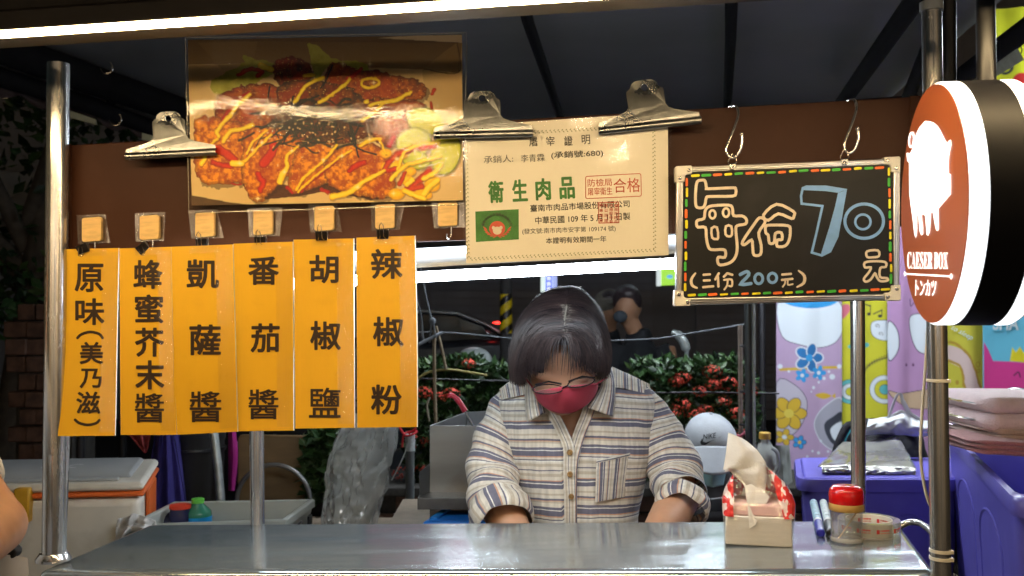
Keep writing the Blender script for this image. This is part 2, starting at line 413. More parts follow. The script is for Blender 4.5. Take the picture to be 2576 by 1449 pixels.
# cable ties and white cable on the right post
TIE = mat('nylon_tie', (.68, .62, .5), .4, 0, .05, 20)
cb = thing('white_cable', P(2322, 1250, 1.31), 'white electric cable hanging behind the right chrome post', 'cable')
m = MB(); m.tube(smooth_pts([tuple(P(x, y, 1.335)) for x, y in ((2334, 820), (2326, 950), (2318, 1060), (2316, 1150), (2324, 1215), (2336, 1262), (2352, 1290))], n=5), .0022, 8); m.build('cable', TIE, cb, smooth=True)
for (yy, w) in ((957, 'upper'), (1385, 'middle'), (1404, 'lowest')):
    cx = 2343 + 25 * (yy / 1440) + 0
    c = P(cx, yy, 1.31)
    t = thing('cable_tie', c, {'upper': 'off-white cable tie round the right chrome post, below the round pig sign', 'middle': 'upper of two cable ties low on the right chrome post', 'lowest': 'lower of two cable ties low on the right chrome post'}[w], 'cable tie', 'cable ties on the chrome post')
    m = MB(); rr = 24.5 * m_at(1.31)
    m.lathe(c, [(rr + .0006, -.0022), (rr + .0018, -.002), (rr + .0018, .002), (rr + .0006, .0022)], 32, Vector((.02, .0, 1))); m.build('strap', TIE, t, smooth=True)
    box_part('tie_head', c + Vector((rr * .7, -rr * .8, 0)), (.006, .004, .005), TIE, t, .0008)
# ================================================================== bulldog clips
def mapper(fn, x0, y0, k, off): return lambda x, y: fn(x0 + x * k, y0 + y * k, off)
def bulldog(cx, topy, jl, jr, off, label, wd=54, neck=56):
    """cx, topy: the handle's top; jl, jr: jaw's lower left and right corner in the sign plane"""
    t = thing('bulldog_clip', PF((jl[0] + jr[0]) / 2, (jl[1] + jr[1]) / 2, off), label, 'clip', 'big metal clips on top of the header board')
    ux = Vector((jr[0] - jl[0], jr[1] - jl[1])).normalized(); uy = Vector((-ux.y, ux.x))      # uy points down
    mx = (jl[0] + jr[0]) / 2; my = (jl[1] + jr[1]) / 2; hw = math.hypot(jr[0] - jl[0], jr[1] - jl[1]) / 2
    H = (my - topy)
    sh = (cx - mx) / max(1, H)
    def Mp(x, y, o=0.0):                       # x along the jaw from its middle, y up from the lower edge
        X = mx + ux.x * x - uy.x * y + sh * y * .6; Y = my + ux.y * x - uy.y * y
        return PF(X, Y, off + o)
    s = hw / 112.0
    half = [(112, 16), (110, 27), (60, 40), (46, 46), (41, 58), (41, 88), (40, 95), (31, 102), (27, 112), (18, 118), (0, 119)]
    ysc = H / 119.0
    outl = [(x * s, y * ysc if y > 46 else y * s) for x, y in half]
    outl = outl + [(-x, y) for x, y in outl[::-1][1:]]
    # plate with a hole: bridge hole through polygon
    hc = (0, 101 * ysc); hr = 7.6 * s
    hole = [(hc[0] + hr * math.sin(a), hc[1] + hr * math.cos(a)) for a in [2 * math.pi * k / 16 for k in range(17)]]
    top_i = len(half) - 1
    loop = outl[:top_i + 1] + hole[::1] + outl[top_i:]
    def bow(x, y): return -.005 + .005 * max(0, min(1, (y - 30 * s) / (60 * s))) * 1.0
    for side in (0, 1):
        m = MB(); dz = 0
        base = [Mp(x, y, (bow(x, y) if side == 0 else .0085) + 0) for x, y in loop]
        m.prism(base, (0, .0007, 0)); m.build('clip_plate', CLIPM, t)
    # rolled jaw
    m = MB(); prof = []
    N = 14
    def jaw(u, v):
        a = math.pi * (.1 + 1.35 * v); r = .0036
        y = 9.5 * s
        p = Mp(-hw + 2 * hw * u, y, -.0055)
        return p + Vector((0, -r * math.sin(a) * 1.2, r * math.cos(a) * 1.5))
    m.grid(jaw, 6, N); m.build('jaw', CLIPM, t, smooth=True)
    m = MB(); m.tube([Mp(-hw, 17 * s, -.0062), Mp(hw, 17 * s, -.0062)], .0013, 8); m.build('spring_rod', CLIPM, t, smooth=True)
    return t
bulldog(426, 280, (317, 404), (545, 392), -.012, 'metal bulldog clip on the far left of the header board, biting the food picture')
bulldog(1214, 229, (1091, 352), (1341, 346), -.020, 'metal bulldog clip between the food picture and the certificate')
bulldog(1629, 200, (1508, 341), (1765, 313), -.018, 'tilted metal bulldog clip on the top right corner of the certificate')

# ================================================================== wooden hooks, binder clips and the six yellow flavour cards
WOOD = mat('hook_wood', (.80, .52, .20), .45, 0, .14, 14, 0, stretch=(3, 3, 14))
TAPE = film('clear_tape', rough=.12, gloss=.22, bump=.2, bscale=70, haze=.05, hcol=(.5, .4, .3))
hooks = [(230, 577, 625), (375, 572, 620), (515, 565, 618), (661, 560, 610), (815, 549, 603), (968, 544, 595), (1126, 538, 600)]
ordn = ['first', 'second', 'third', 'fourth', 'fifth', 'sixth', 'seventh']
flav = ['far left', 'second', 'third', 'fourth', 'fifth', 'far right']
which = ['leftmost yellow card with brackets', 'crowded five-character yellow card', 'third yellow card from the post', 'fourth yellow card, tomato', 'fifth yellow card, pepper salt', 'rightmost yellow card, chilli powder']
chars = ['原味', '蜂蜜芥末醬', '凱薩醬', '番茄醬', '胡椒鹽', '辣椒粉']
for i, (hx, hy, cyy) in enumerate(hooks):
    c = PF(hx, hy, .008)
    t = thing('wooden_hook', c, 'pale wooden adhesive hook above the %s' % which[i] if i < 6 else 'pale wooden adhesive hook with nothing on it, below the certificate clip', 'hook', 'wooden hooks in a row on the header board')
    w, h = 49, 61
    q = [PF(hx + a * w / 2, hy + b * h / 2 + a * -1.2, .004) for a, b in ((-1, -1), (1, -1), (1, 1), (-1, 1))]
    ins = []
    pts = []
    for k, (a, b) in enumerate(((-1, -1), (1, -1), (1, 1), (-1, 1))):
        for j in range(4):
            ang = math.pi + k * math.pi / 2 + j * math.pi / 6
            pts.append((hx + a * (w / 2 - 6) + 6 * math.cos(ang), hy + b * (h / 2 - 6) + 6 * math.sin(ang) - a * 1.2))
    m = MB(); m.prism([PF(x, y, .0035) for x, y in pts], (0, .008, 0)); m.build('wood_plate', WOOD, t, bevel=.0008)
    x0 = hx + 9
    m = MB(); z = m_at(1.41)
    hk = [PF(x0, hy + 26, .0075), PF(x0, hy + 44, .0075)] + [PF(x0, hy + 44, .0075) + Vector((0, -.004 * math.sin(a) - .0, -.006 + .006 * math.cos(a) - .004)) for a in (.6, 1.2, 1.8)]
    hk = [PF(x0, hy + 24, .0078), PF(x0, hy + 48, .0078), PF(x0 - 2, hy + 58, .0065), PF(x0 - 7, hy + 62, .002), PF(x0 - 10, hy + 58, -.003), PF(x0 - 11, hy + 50, -.004)]
    m.tube(smooth_pts([tuple(v) for v in hk], n=4), .0011, 8); m.build('wire_hook', STEEL, t, smooth=True)
    # a scrap of clear tape behind the plate
    random.seed(50 + i)
    e = [(hx - 34 - random.random() * 8, hy - 36), (hx + 30 + random.random() * 22, hy - 38), (hx + 34 + random.random() * 20, hy + 34), (hx - 34, hy + 36)]
    tg = MB(); tg.prism([PF(x, y, .0108) for x, y in e], (0, .0004, 0)); tp = tg.build('clear_tape', TAPE, t)
BC = mat('binder_black', (.012, .01, .01), .3, 0, .1, 30, coat=.3)
clips = [(209, 626, -.35), (360, 625, -.6), (508, 612, .0), (655, 607, .05), (809, 594, .0), (963, 590, .0)]
for i, (bx, by, ro) in enumerate(clips):
    c = PF(bx, by, -.010)
    t = thing('binder_clip', c, 'small black binder clip on the top edge of the %s' % which[i], 'clip', 'black binder clips on the yellow cards')
    k = m_at(1.42); Mr = Matrix.Rotation(ro, 3, 'Y')
    m = MB()
    w2, h2, d2 = 15 * k, 11 * k, .006
    V = [Vector((-w2, -d2, h2)), Vector((w2, -d2, h2)), Vector((w2, d2, h2)), Vector((-w2, d2, h2)), Vector((-w2 * .95, -.0012, -h2)), Vector((w2 * .95, -.0012, -h2)), Vector((w2 * .95, .0012, -h2)), Vector((-w2 * .95, .0012, -h2))]
    V = [c + Mr @ v for v in V]; m.hexa(V[4:], V[:4]); m.build('clip_body', BC, t, bevel=.0006)
    for s_ in (-1, 1):
        m = MB(); L = 26 * k
        pts = [Vector((-w2 * .8, s_ * .002, -h2)), Vector((-w2 * .45, s_ * .010, -h2 + L * .2)), Vector((-w2 * .5, s_ * .016, h2 + L * .35)), Vector((0, s_ * .018, h2 + L * .6)), Vector((w2 * .5, s_ * .016, h2 + L * .35)), Vector((w2 * .45, s_ * .010, -h2 + L * .2)), Vector((w2 * .8, s_ * .002, -h2))]
        if s_ < 0: pts = [Vector((p.x * .8, p.y, -p.z * .75 - h2 * .3)) for p in pts] if i in (0, 1) else [Vector((p.x * .7, p.y, p.z)) for p in pts]
        m.tube([c + Mr @ p for p in pts], .0007, 6); m.build('clip_handle', SCREW, t, smooth=True)
YEL = mat('yellow_card', (.80, .44, .014), .5, 0, .09, 7, .05, 300, dirt=((.70, .36, .012), 30, .4), stretch=(1, 1, .35))
CARDW = mat('white_card_edge', (.75, .68, .55), .6)
INK = mat('black_ink', (.035, .018, .008), .5, 0, .2, 30)
YT = film('strip_tape', rough=.1, gloss=.18, bump=.25, bscale=90, haze=.02, hcol=(.8, .5, .2))
GLO = lambda c, x, y, w, h=None: (c, x, y, w, h or w)
cards = [
 ([(155, 627), (298, 624), (289, 1096), (146, 1097)], .000, .05, [GLO('原', 224, 699, 73, 72), GLO('味', 226, 784, 74, 68), GLO('美', 230, 888, 60, 56), GLO('乃', 228, 952, 56, 50), GLO('滋', 222, 1013, 61, 56)]),
 ([(300, 625), (432, 621), (444, 1094), (304, 1094)], -.006, .0, [GLO('蜂', 372, 690, 74), GLO('蜜', 375, 777, 73), GLO('芥', 376, 861, 74), GLO('末', 377, 943, 74), GLO('醬', 376, 1026, 74)]),
 ([(431, 621), (585, 615), (597, 1086), (440, 1094)], -.009, -.02, [GLO('凱', 510, 689, 82, 74), GLO('薩', 516, 855, 80, 78), GLO('醬', 517, 1023, 80, 78)]),
 ([(588, 613), (736, 608), (738, 1083), (593, 1085)], -.004, .02, [GLO('番', 663, 681, 78, 72), GLO('茄', 667, 850, 74, 74), GLO('醬', 663, 1017, 76, 76)]),
 ([(739, 603), (889, 600), (891, 1076), (743, 1078)], -.002, .04, [GLO('胡', 815, 677, 74, 72), GLO('椒', 819, 844, 78, 74), GLO('鹽', 817, 1013, 80, 76)]),
 ([(897, 598), (1043, 593), (1049, 760), (1045, 1074), (899, 1076)], -.003, .03, [GLO('辣', 973, 664, 80, 76), GLO('椒', 977, 834, 78, 76), GLO('粉', 972, 1005, 78, 76)]),
]
clab = ['yellow card with big 原味 above bracketed smaller characters, nearest the left chrome post', 'yellow card with five large characters filling its height, 蜂蜜芥末醬', 'yellow card reading 凱薩醬, overlapping the card beside it', 'yellow card reading 番茄醬, straight above a back post', 'yellow card reading 胡椒鹽, between the tomato and the chilli card', 'yellow card reading 辣椒粉, rightmost of the six, before the tube light']
for i, (qd, off, tilt, gs) in enumerate(cards):
    xm = sum(q[0] for q in qd) / len(qd)
    off = off - .008
    def cm(x, y, o=0.0, xm=xm, off=off, tilt=tilt, i=i):
        # the card hangs a little askew and its foot swings forward
        dx = (x - xm) * m_at(1.41)
        return PF(x, y, off + tilt * dx - .010 * ((y - 600) / 480.0) ** 2 + .0035 * math.sin((y - 600) / 150.0 + i * 1.7) * 1.0 + o)
    t = thing('flavour_card', cm(xm, 1085), clab[i], 'menu card', 'yellow flavour cards hanging in a row')
    # front sheet as a grid between left and right edge
    if len(qd) == 4: Lx = lambda v: (qd[0][0] + (qd[3][0] - qd[0][0]) * v, qd[0][1] + (qd[3][1] - qd[0][1]) * v); Rx = lambda v: (qd[1][0] + (qd[2][0] - qd[1][0]) * v, qd[1][1] + (qd[2][1] - qd[1][1]) * v)
    else:
        Lx = lambda v: (qd[0][0] + (qd[4][0] - qd[0][0]) * v, qd[0][1] + (qd[4][1] - qd[0][1]) * v)
        Rx = lambda v: (1043 + 6 * math.sin(v * 1.9), 593 + 481 * v)
    def fr(u, v, o): a, b = Lx(v), Rx(v); return cm(a[0] + (b[0] - a[0]) * u, a[1] + (b[1] - a[1]) * u, o)
    m = MB(); m.grid(lambda u, v: fr(u, v, 0), 4, 30); m.build('card_face', YEL, t, smooth=True)
    m = MB(); nv = 30
    ring = [(0, v / nv) for v in range(nv + 1)] + [(1, 1 - v / nv) for v in range(nv + 1)]
    fv = [fr(u, v, .0002) for u, v in ring]; bv = [fr(u + (.018 if u else -.004), v, .0036) for u, v in ring]; n_ = len(ring)
    m.add(fv + bv, [(k, (k + 1) % n_, n_ + (k + 1) % n_, n_ + k) for k in range(n_)])
    m.grid(lambda u, v: fr(-.004 + u * 1.022, v, .0037), 3, 30); m.build('card_board', CARDW, t)
    for g in gs: m = MB(); put_text(m, g[0], g[1], g[2], g[3], g[4], lambda x, y: cm(x, y, -.0008), offset=.026 if g[0] not in '醬鹽' else .014); m.build('character', INK, t)
    m = MB()
    if i == 0:
        stroke(m, [(195, 850), (205, 841), (227, 835), (249, 840), (258, 850)], 7, lambda x, y: cm(x, y, -.0006), smooth=3)
        m.build('bracket', INK, t); m = MB()
        stroke(m, [(189, 1056), (199, 1064), (220, 1069), (241, 1065), (250, 1057)], 7, lambda x, y: cm(x, y, -.0006), smooth=3)
        m.build('bracket', INK, t)
    # clear packing tape over the top and down the right side
    m = MB(); m.grid(lambda u, v: fr(.72 + .26 * u, .02 + .96 * v, -.0012), 2, 20)
    m.build('clear_tape', YT, t, smooth=True)
    m = MB(); m.grid(lambda u, v: fr(.3 + .5 * u, .004 + .035 * v, -.0016), 3, 2); m.build('tape_scrap', YT, t, smooth=True)

# ================================================================== certificate
def CT(x, y, o=0.0): return PF(858.7 + x * .5001, y * .5001, -.004 + o - 1.6e-5 * (1330 - y))     # zoomed coordinates
cert = thing('certificate', CT(1130, 1320), 'laminated cream slaughter certificate with green bold characters, red stamps and a vine border', 'certificate')
PAPER = mat('cream_paper', (.86, .79, .64), .55, 0, .04, 6, .03, 60)
def quadmap(c, fn): return lambda u, v, o=0.0: fn((c[0][0] * (1 - u) + c[1][0] * u) * (1 - v) + (c[3][0] * (1 - u) + c[2][0] * u) * v, (c[0][1] * (1 - u) + c[1][1] * u) * (1 - v) + (c[3][1] * (1 - u) + c[2][1] * u) * v, o)
cq = [(622, 632), (1642, 566), (1646, 1284), (628, 1326)]
qm = quadmap(cq, CT); m = MB(); m.grid(lambda u, v: qm(u, v, 0), 12, 10); m.build('paper', PAPER, cert, smooth=True)
GREY = mat('print_grey_green', (.30, .30, .14), .6); PBLK = mat('print_black', (.05, .045, .03), .6); PGRN = mat('print_green', (.05, .20, .03), .6, 0, .25, 60)
PRED = mat('print_red', (.62, .10, .05), .6); PWHT = mat('print_white', (.75, .66, .5), .6)
cto = lambda o: (lambda x, y: CT(x, y, o))
m = MB()
def leafline(x0, y0, x1, y1, inn):
    L = math.hypot(x1 - x0, y1 - y0); n = int(L / 20); dx, dy = (x1 - x0) / L, (y1 - y0) / L
    for k in range(n):
        cx = x0 + dx * (k + .5) * L / n; cy_ = y0 + dy * (k + .5) * L / n
        for sg in (-1, 1):
            a = sg * .8; ux, uy = dx * math.cos(a) - dy * math.sin(a), dx * math.sin(a) + dy * math.cos(a)
            bx, by = cx + (3 if sg > 0 else -3) * dx, cy_ + (3 if sg > 0 else -3) * dy
            m.add([CT(bx - uy * 0, by, -.0004), CT(bx + ux * 6 - uy * 3, by + uy * 6 + ux * 3, -.0004), CT(bx + ux * 12, by + uy * 12, -.0004), CT(bx + ux * 6 + uy * 3, by + uy * 6 - ux * 3, -.0004)], [(0, 1, 2, 3)])
leafline(632, 682, 1568, 634, 1); leafline(640, 1304, 1580, 1258, 1); leafline(628, 696, 638, 1300, 1); leafline(1572, 650, 1576, 1252, 1)
m.build('vine_border', GREY, cert)
rt = -.048
m = MB(); C0 = cto(-.0004)
for ch, x, y in (('屠', 965, 712), ('宰', 1052, 710), ('證', 1142, 708), ('明', 1230, 702)): put_text(m, ch, x, y, 42, 48, C0, rt, .008)
put_text(m, '承銷人:', 790, 800, 148, 38, C0, rt); put_text(m, '李青霖', 962, 795, 118, 38, C0, rt)
put_text(m, '(承銷號:680)', 1186, 777, 262, 40, C0, rt, .014)
put_text(m, '臺南市肉品市場股份有限公司', 1200, 1036, 500, 36, C0, rt, .012)
put_text(m, '中華民國 109 年 5 月 11 日製', 1214, 1098, 478, 38, C0, rt, .012)
put_text(m, '(發文號:南市肉市安字第 109174 號)', 1145, 1158, 470, 32, C0, rt * .7)
put_text(m, '本證明有效期間一年', 1181, 1206, 304, 32, C0, rt * .7, .01)
m.build('lettering', PBLK, cert)
m = MB()
for ch, x, y in (('衛', 778, 965), ('生', 898, 958), ('肉', 1015, 952), ('品', 1135, 945)): put_text(m, ch, x, y, 78, 112, C0, rt, .045)
m.build('bold_lettering', PGRN, cert)
m = MB(); C1 = cto(-.0007)
rp = []
for cx, cy_, a in ((1238, 896, 180), (1498, 882, 270), (1500, 978, 0), (1238, 990, 90)):
    for j in range(5): rp.append((cx + 9 * math.cos(R(a + j * 22.5)), cy_ + 9 * math.sin(R(a + j * 22.5))))
stroke(m, rp, 3.4, C1, closed=True)
put_text(m, '防檢局', 1300, 918, 122, 38, C1, rt * .8); put_text(m, '屠宰衛生', 1301, 962, 124, 38, C1, rt * .8); put_text(m, '合格', 1436, 932, 134, 72, C1, rt * .8, -.004)
stroke(m, [(1292, 1020), (1394, 1016), (1396, 1120), (1296, 1122)], 4, C1, closed=True)
for k, s_ in enumerate(('臺南市肉品', '市場股份有', '限公司證', '明專用章')):
    for j, ch in enumerate(s_): put_text(m, ch, 1382 - k * 25, 1034 + j * (20 if len(s_) > 4 else 25), 19, 17, C1, 0, .01)
m.build('red_stamp', PRED, cert)
m = MB(); fill(m, [(674, 1064), (892, 1052), (893, 1204), (677, 1217)], C0); m.build('green_badge', PGRN, cert)
m = MB(); C2 = cto(-.0008)
fill(m, ell(784, 1150, 40, 38), C2)
for sg in (-1, 1):
    for k in range(6):
        a = R(100 + sg * -0 + k * 14) if sg > 0 else R(80 - k * 14)
        bx, by = 784 + 62 * math.cos(a + (0)) , 1140 + 50 * math.sin(a)
        fill(m, ell(bx, by, 13, 3.6, 8, a + sg * .9), C2)
m.build('badge_red', PRED, cert)
m = MB(); C3 = cto(-.0011); fill(m, ell(784, 1160, 22, 20), C3); fill(m, ell(765, 1146, 8, 9), C3); fill(m, ell(803, 1145, 8, 9), C3); m.build('badge_pig', PWHT, cert)
m = MB()
for k, ch in enumerate('臺南市肉品市場股份有限公司'):
    a = R(195 + k * 150 / 12); put_text(m, ch, 782 + 72 * math.cos(a), 1148 + 74 * math.sin(a) * .95, 14, 14, C2, a + math.pi / 2, .01)
m.build('badge_lettering', PBLK, cert)
fq = [(608, 640), (1658, 556), (1663, 1296), (614, 1340)]; fm = quadmap(fq, CT)
LAM = film('lamination_film', rough=.06, gloss=.06, bump=.06, bscale=60, haze=.006)
m = MB(); m.grid(lambda u, v: fm(u, v, -.0022 - .0007 * math.sin(u * 7 + v * 3) * math.sin(v * 5)), 40, 30); m.build('lamination', LAM, cert, smooth=True)
# ================================================================== food picture (flat print, painted into the colour layer of a fine sheet)
def vnoise(x, y, seed=0):
    """smooth value noise on arrays"""
    rs = np.random.RandomState(seed); T = rs.rand(256, 256)
    xi = np.floor(x).astype(int); yi = np.floor(y).astype(int); fx = x - xi; fy = y - yi
    fx = fx * fx * (3 - 2 * fx); fy = fy * fy * (3 - 2 * fy)
    g = lambda a, b: T[(yi + b) % 256, (xi + a) % 256]
    return (g(0, 0) * (1 - fx) + g(1, 0) * fx) * (1 - fy) + (g(0, 1) * (1 - fx) + g(1, 1) * fx) * fy
def fbm(x, y, sc, seed=0, oc=4):
    t = 0; a = .5; s_ = 0
    for k in range(oc):
        t = t + a * vnoise(x / sc * 2 ** k, y / sc * 2 ** k, seed + k); s_ += a; a *= .5
    return t / s_
class Paint:
    def __init__(s, x0, y0, x1, y1, nx, ny):
        s.X, s.Y = np.meshgrid(np.linspace(x0, x1, nx), np.linspace(y0, y1, ny)); s.C = np.zeros((ny, nx, 3)); s.px = (x1 - x0) / nx
    def blend(s, mask, col):
        col = np.array(col, float)
        if col.ndim == 1: col = col[None, None, :]
        s.C = s.C * (1 - mask[..., None]) + col * mask[..., None]
    def warp(s, amt, sc, seed):
        return s.X + amt * (fbm(s.X, s.Y, sc, seed) - .5) * 2, s.Y + amt * (fbm(s.X, s.Y, sc, seed + 50) - .5) * 2
    def poly(s, pts, amt=0, sc=30, seed=1, smooth=0):
        if smooth: pts = smooth_pts(pts, True, smooth)
        x, y = s.warp(amt, sc, seed) if amt else (s.X, s.Y)
        ins = np.zeros(x.shape, bool); n = len(pts); d = np.full(x.shape, 1e9)
        for i in range(n):
            ax, ay = pts[i]; bx, by = pts[(i + 1) % n]
            c = ((ay > y) != (by > y)) & (x < (bx - ax) * (y - ay) / ((by - ay) if by != ay else 1e-9) + ax); ins ^= c
            ex, ey = bx - ax, by - ay; t = np.clip(((x - ax) * ex + (y - ay) * ey) / (ex * ex + ey * ey + 1e-9), 0, 1)
            d = np.minimum(d, np.hypot(x - ax - t * ex, y - ay - t * ey))
        sd = np.where(ins, -d, d)
        return np.clip(.5 - sd / s.px / 1.2, 0, 1), -sd
    def line(s, pts, w, amt=0, sc=20, seed=3):
        pts = smooth_pts(pts, False, 6); x, y = s.warp(amt, sc, seed) if amt else (s.X, s.Y)
        d = np.full(x.shape, 1e9); N = len(pts)
        for i in range(N - 1):
            ax, ay = pts[i]; bx, by = pts[i + 1]; ex, ey = bx - ax, by - ay
            t = np.clip(((x - ax) * ex + (y - ay) * ey) / (ex * ex + ey * ey + 1e-9), 0, 1)
            ww = w(i / (N - 1)) if callable(w) else w
            d = np.minimum(d, np.hypot(x - ax - t * ex, y - ay - t * ey) - ww / 2)
        return np.clip(.5 - d / s.px / 1.2, 0, 1), -d
PT = Paint(60, 60, 2150, 1400, 520, 335)
X, Y = PT.X, PT.Y; N1 = fbm(X, Y, 60, 11)[..., None]
lerp = lambda a, b, t: np.array(a)[None, None, :] * (1 - t) + np.array(b)[None, None, :] * t
PT.C = lerp((.10, .055, .02), (.16, .09, .035), N1)
TRAY = lerp((.78, .60, .34), (.70, .50, .24), fbm(X, Y, 300, 5)[..., None])
mk_, _ = PT.poly([(75, 290), (560, 285), (1850, 330), (2110, 355), (2140, 70), (2150, 1320), (2140, 1312), (740, 1366), (400, 1330), (105, 1275)]); PT.blend(mk_, TRAY)
mk_, _ = PT.poly([(1790, 75), (2135, 68), (2135, 130), (1500, 95)]); PT.blend(mk_, (.62, .52, .38))
mk_, _ = PT.poly([(75, 112), (2095, 135), (2110, 350), (1840, 330), (560, 285), (75, 290)]); PT.blend(mk_ * .93, lerp((.17, .10, .035), (.36, .24, .10), ((Y - 110) / 260).clip(0, 1)[..., None]))
mk_, _ = PT.poly([(2090, 130), (1835, 330), (1860, 560), (2140, 760), (2140, 130)]); PT.blend(mk_ * .5, (.45, .30, .13))
mk_, _ = PT.line([(2096, 130), (2108, 352), (1850, 328)], 8); PT.blend(mk_ * .8, (.10, .05, .02))
mk_, _ = PT.line([(80, 290), (320, 288), (560, 285)], 5); PT.blend(mk_ * .6, (.15, .08, .03))
mk_, _ = PT.poly([(150, 130), (330, 330), (560, 300), (600, 120)]); PT.blend(mk_ * .4, (.3, .2, .08))
# shadow-coloured sauce pooled on the tray
for p in ([(480, 1180), (800, 1190), (900, 1240), (1150, 1180), (1250, 1260), (1600, 1290), (1450, 1310), (1100, 1250), (880, 1280), (700, 1300), (560, 1310)],):
    mk_, _ = PT.poly(p, 14, 60, 2); PT.blend(mk_, (.10, .035, .012))
LET = lerp((.30, .30, .04), (.50, .50, .12), fbm(X, Y, 40, 21)[..., None])
for p in ([(980, 150), (1060, 160), (1150, 240), (1250, 290), (1200, 330), (1100, 340), (1040, 440), (1000, 300)], [(260, 420), (480, 290), (700, 280), (760, 330), (600, 420), (300, 520)], [(500, 220), (620, 300), (520, 320)], [(1230, 270), (1420, 300), (1380, 420), (1200, 400)]):
    mk_, _ = PT.poly(p, 26, 70, 8, 3); PT.blend(mk_ * .9, LET)
def cutlet(p, seed, a=(.86, .38, .045), b=(.46, .13, .014), dark=(.12, .03, .01), amt=22):
    mk_, d = PT.poly(p, amt, 34, seed, 3)
    g = fbm(X, Y, 26, seed + 3, 5); g2 = fbm(X, Y, 130, seed + 9)
    t = np.clip((g - .35) * 3, 0, 1)[..., None]; col = lerp(b, a, t)
    t2 = np.clip((g2 - .45) * 4, 0, 1)[..., None] * .6; col = col * (1 - t2) + np.array((.42, .06, .012)) * t2
    ed = np.clip(1 - d / 30, 0, 1)[..., None] * .8; col = col * (1 - ed) + np.array(dark) * ed
    sp = (vnoise(X / 7, Y / 7, seed + 31) > .90)[..., None] * .6; col = col * (1 - sp) + np.array((.95, .60, .22)) * sp
    sh, _ = PT.poly([(x + 14, y + 22) for x, y in p], amt, 34, seed, 3); PT.blend(sh * .6, (.05, .015, .008))
    PT.blend(mk_, col)
DK = dict(a=(.52, .17, .03), b=(.22, .055, .015), dark=(.06, .02, .01))
cutlet([(710, 300), (800, 240), (930, 250), (1010, 340), (960, 440), (760, 440)], 101, a=(.28, .05, .015), b=(.10, .015, .01))
cutlet([(1110, 340), (1200, 270), (1340, 330), (1500, 340), (1840, 430), (1830, 560), (1500, 600), (1150, 560)], 102, **DK)
cutlet([(300, 520), (560, 440), (780, 470), (820, 640), (600, 860), (330, 850), (280, 680)], 103, **DK)
cutlet([(780, 430), (1180, 430), (1420, 560), (1560, 720), (1300, 880), (900, 860), (760, 640)], 104, a=(.26, .085, .02), b=(.09, .03, .015), dark=(.03, .012, .01))
cutlet([(1400, 560), (1780, 560), (1840, 640), (1650, 900), (1480, 850)], 105, **DK)
cutlet([(130, 700), (330, 690), (520, 780), (560, 1150), (430, 1185), (160, 1170), (120, 860)], 106)
cutlet([(500, 800), (700, 760), (950, 880), (900, 1060), (640, 1310), (540, 1290), (480, 1150)], 107)
cutlet([(930, 900), (1180, 900), (1200, 1120), (1000, 1230), (880, 1270), (820, 1180), (850, 1050)], 108)
cutlet([(1130, 960), (1380, 880), (1560, 950), (1640, 1180), (1560, 1300), (1260, 1260), (1110, 1160)], 109)
# cucumber slices
for cx, cy_, rx, ry, ro in ((1860, 720, 150, 100, .3), (1770, 880, 135, 115, -.2), (2010, 960, 115, 165, .2), (1790, 1010, 110, 70, .2)):
    e = ell(cx, cy_, rx, ry, 30, ro); mk_, d = PT.poly(e, 6, 40, int(cx))
    col = lerp((.52, .55, .06), (.72, .70, .16), fbm(X, Y, 40, int(cx))[..., None]); ed = np.clip(1 - d / 13, 0, 1)[..., None]
    sh, _ = PT.poly([(x + 8, y + 14) for x, y in e]); PT.blend(sh * .55, (.08, .06, .01))
    PT.blend(mk_, col * (1 - ed) + np.array((.07, .14, .02)) * ed)
for cx, cy_, rx, ry in ((1560, 960, 45, 36), (1630, 1050, 60, 40), (1745, 1095, 45, 36), (1640, 1265, 62, 42), (1830, 1270, 80, 44), (1910, 1190, 60, 60), (1720, 1160, 50, 40), (1560, 1060, 40, 34), (1690, 970, 40, 30)):
    sh, _ = PT.poly(ell(cx + 6, cy_ + 12, rx, ry)); PT.blend(sh * .5, (.25, .08, .01))
    mk_, d = PT.poly(ell(cx, cy_, rx, ry), 5, 30, 7); PT.blend(mk_, lerp((.80, .42, .02), (.95, .68, .10), np.clip(d / 30, 0, 1)[..., None]))
# red sauce
for p, w in (([(460, 370), (540, 330), (640, 350), (600, 380)], 34), ([(1280, 400), (1340, 360), (1370, 330)], 40), ([(300, 930), (360, 960), (420, 1010)], 70), ([(270, 1030), (330, 1050), (400, 1060)], 44), ([(720, 900), (700, 960), (640, 1040)], 74), ([(600, 1120), (640, 1180), (620, 1240)], 50),
             ([(1190, 1020), (1050, 1130), (930, 1240)], 30), ([(1290, 1090), (1350, 1050), (1400, 1030)], 46), ([(1920, 900), (1700, 940), (1620, 990), (1560, 1080), (1640, 1080)], 46), ([(1700, 1110), (1660, 1190)], 36),
             ([(1890, 1090), (1820, 1160), (1720, 1230), (1830, 1210)], 52), ([(1620, 840), (1590, 900)], 40), ([(1930, 480), (1915, 510)], 26), ([(1900, 580), (1905, 620)], 24), ([(530, 500), (400, 620), (300, 780)], 26), ([(820, 1215), (860, 1255)], 30), ([(1080, 1230), (1130, 1250)], 30), ([(400, 1190), (470, 1190)], 14), ([(2060, 750), (1980, 770)], 20)):
    mk_, d = PT.line(p, w, 12, 40, 5); PT.blend(mk_ * .9, lerp((.32, .02, .006), (.66, .05, .010), np.clip(d / 18, 0, 1)[..., None]))
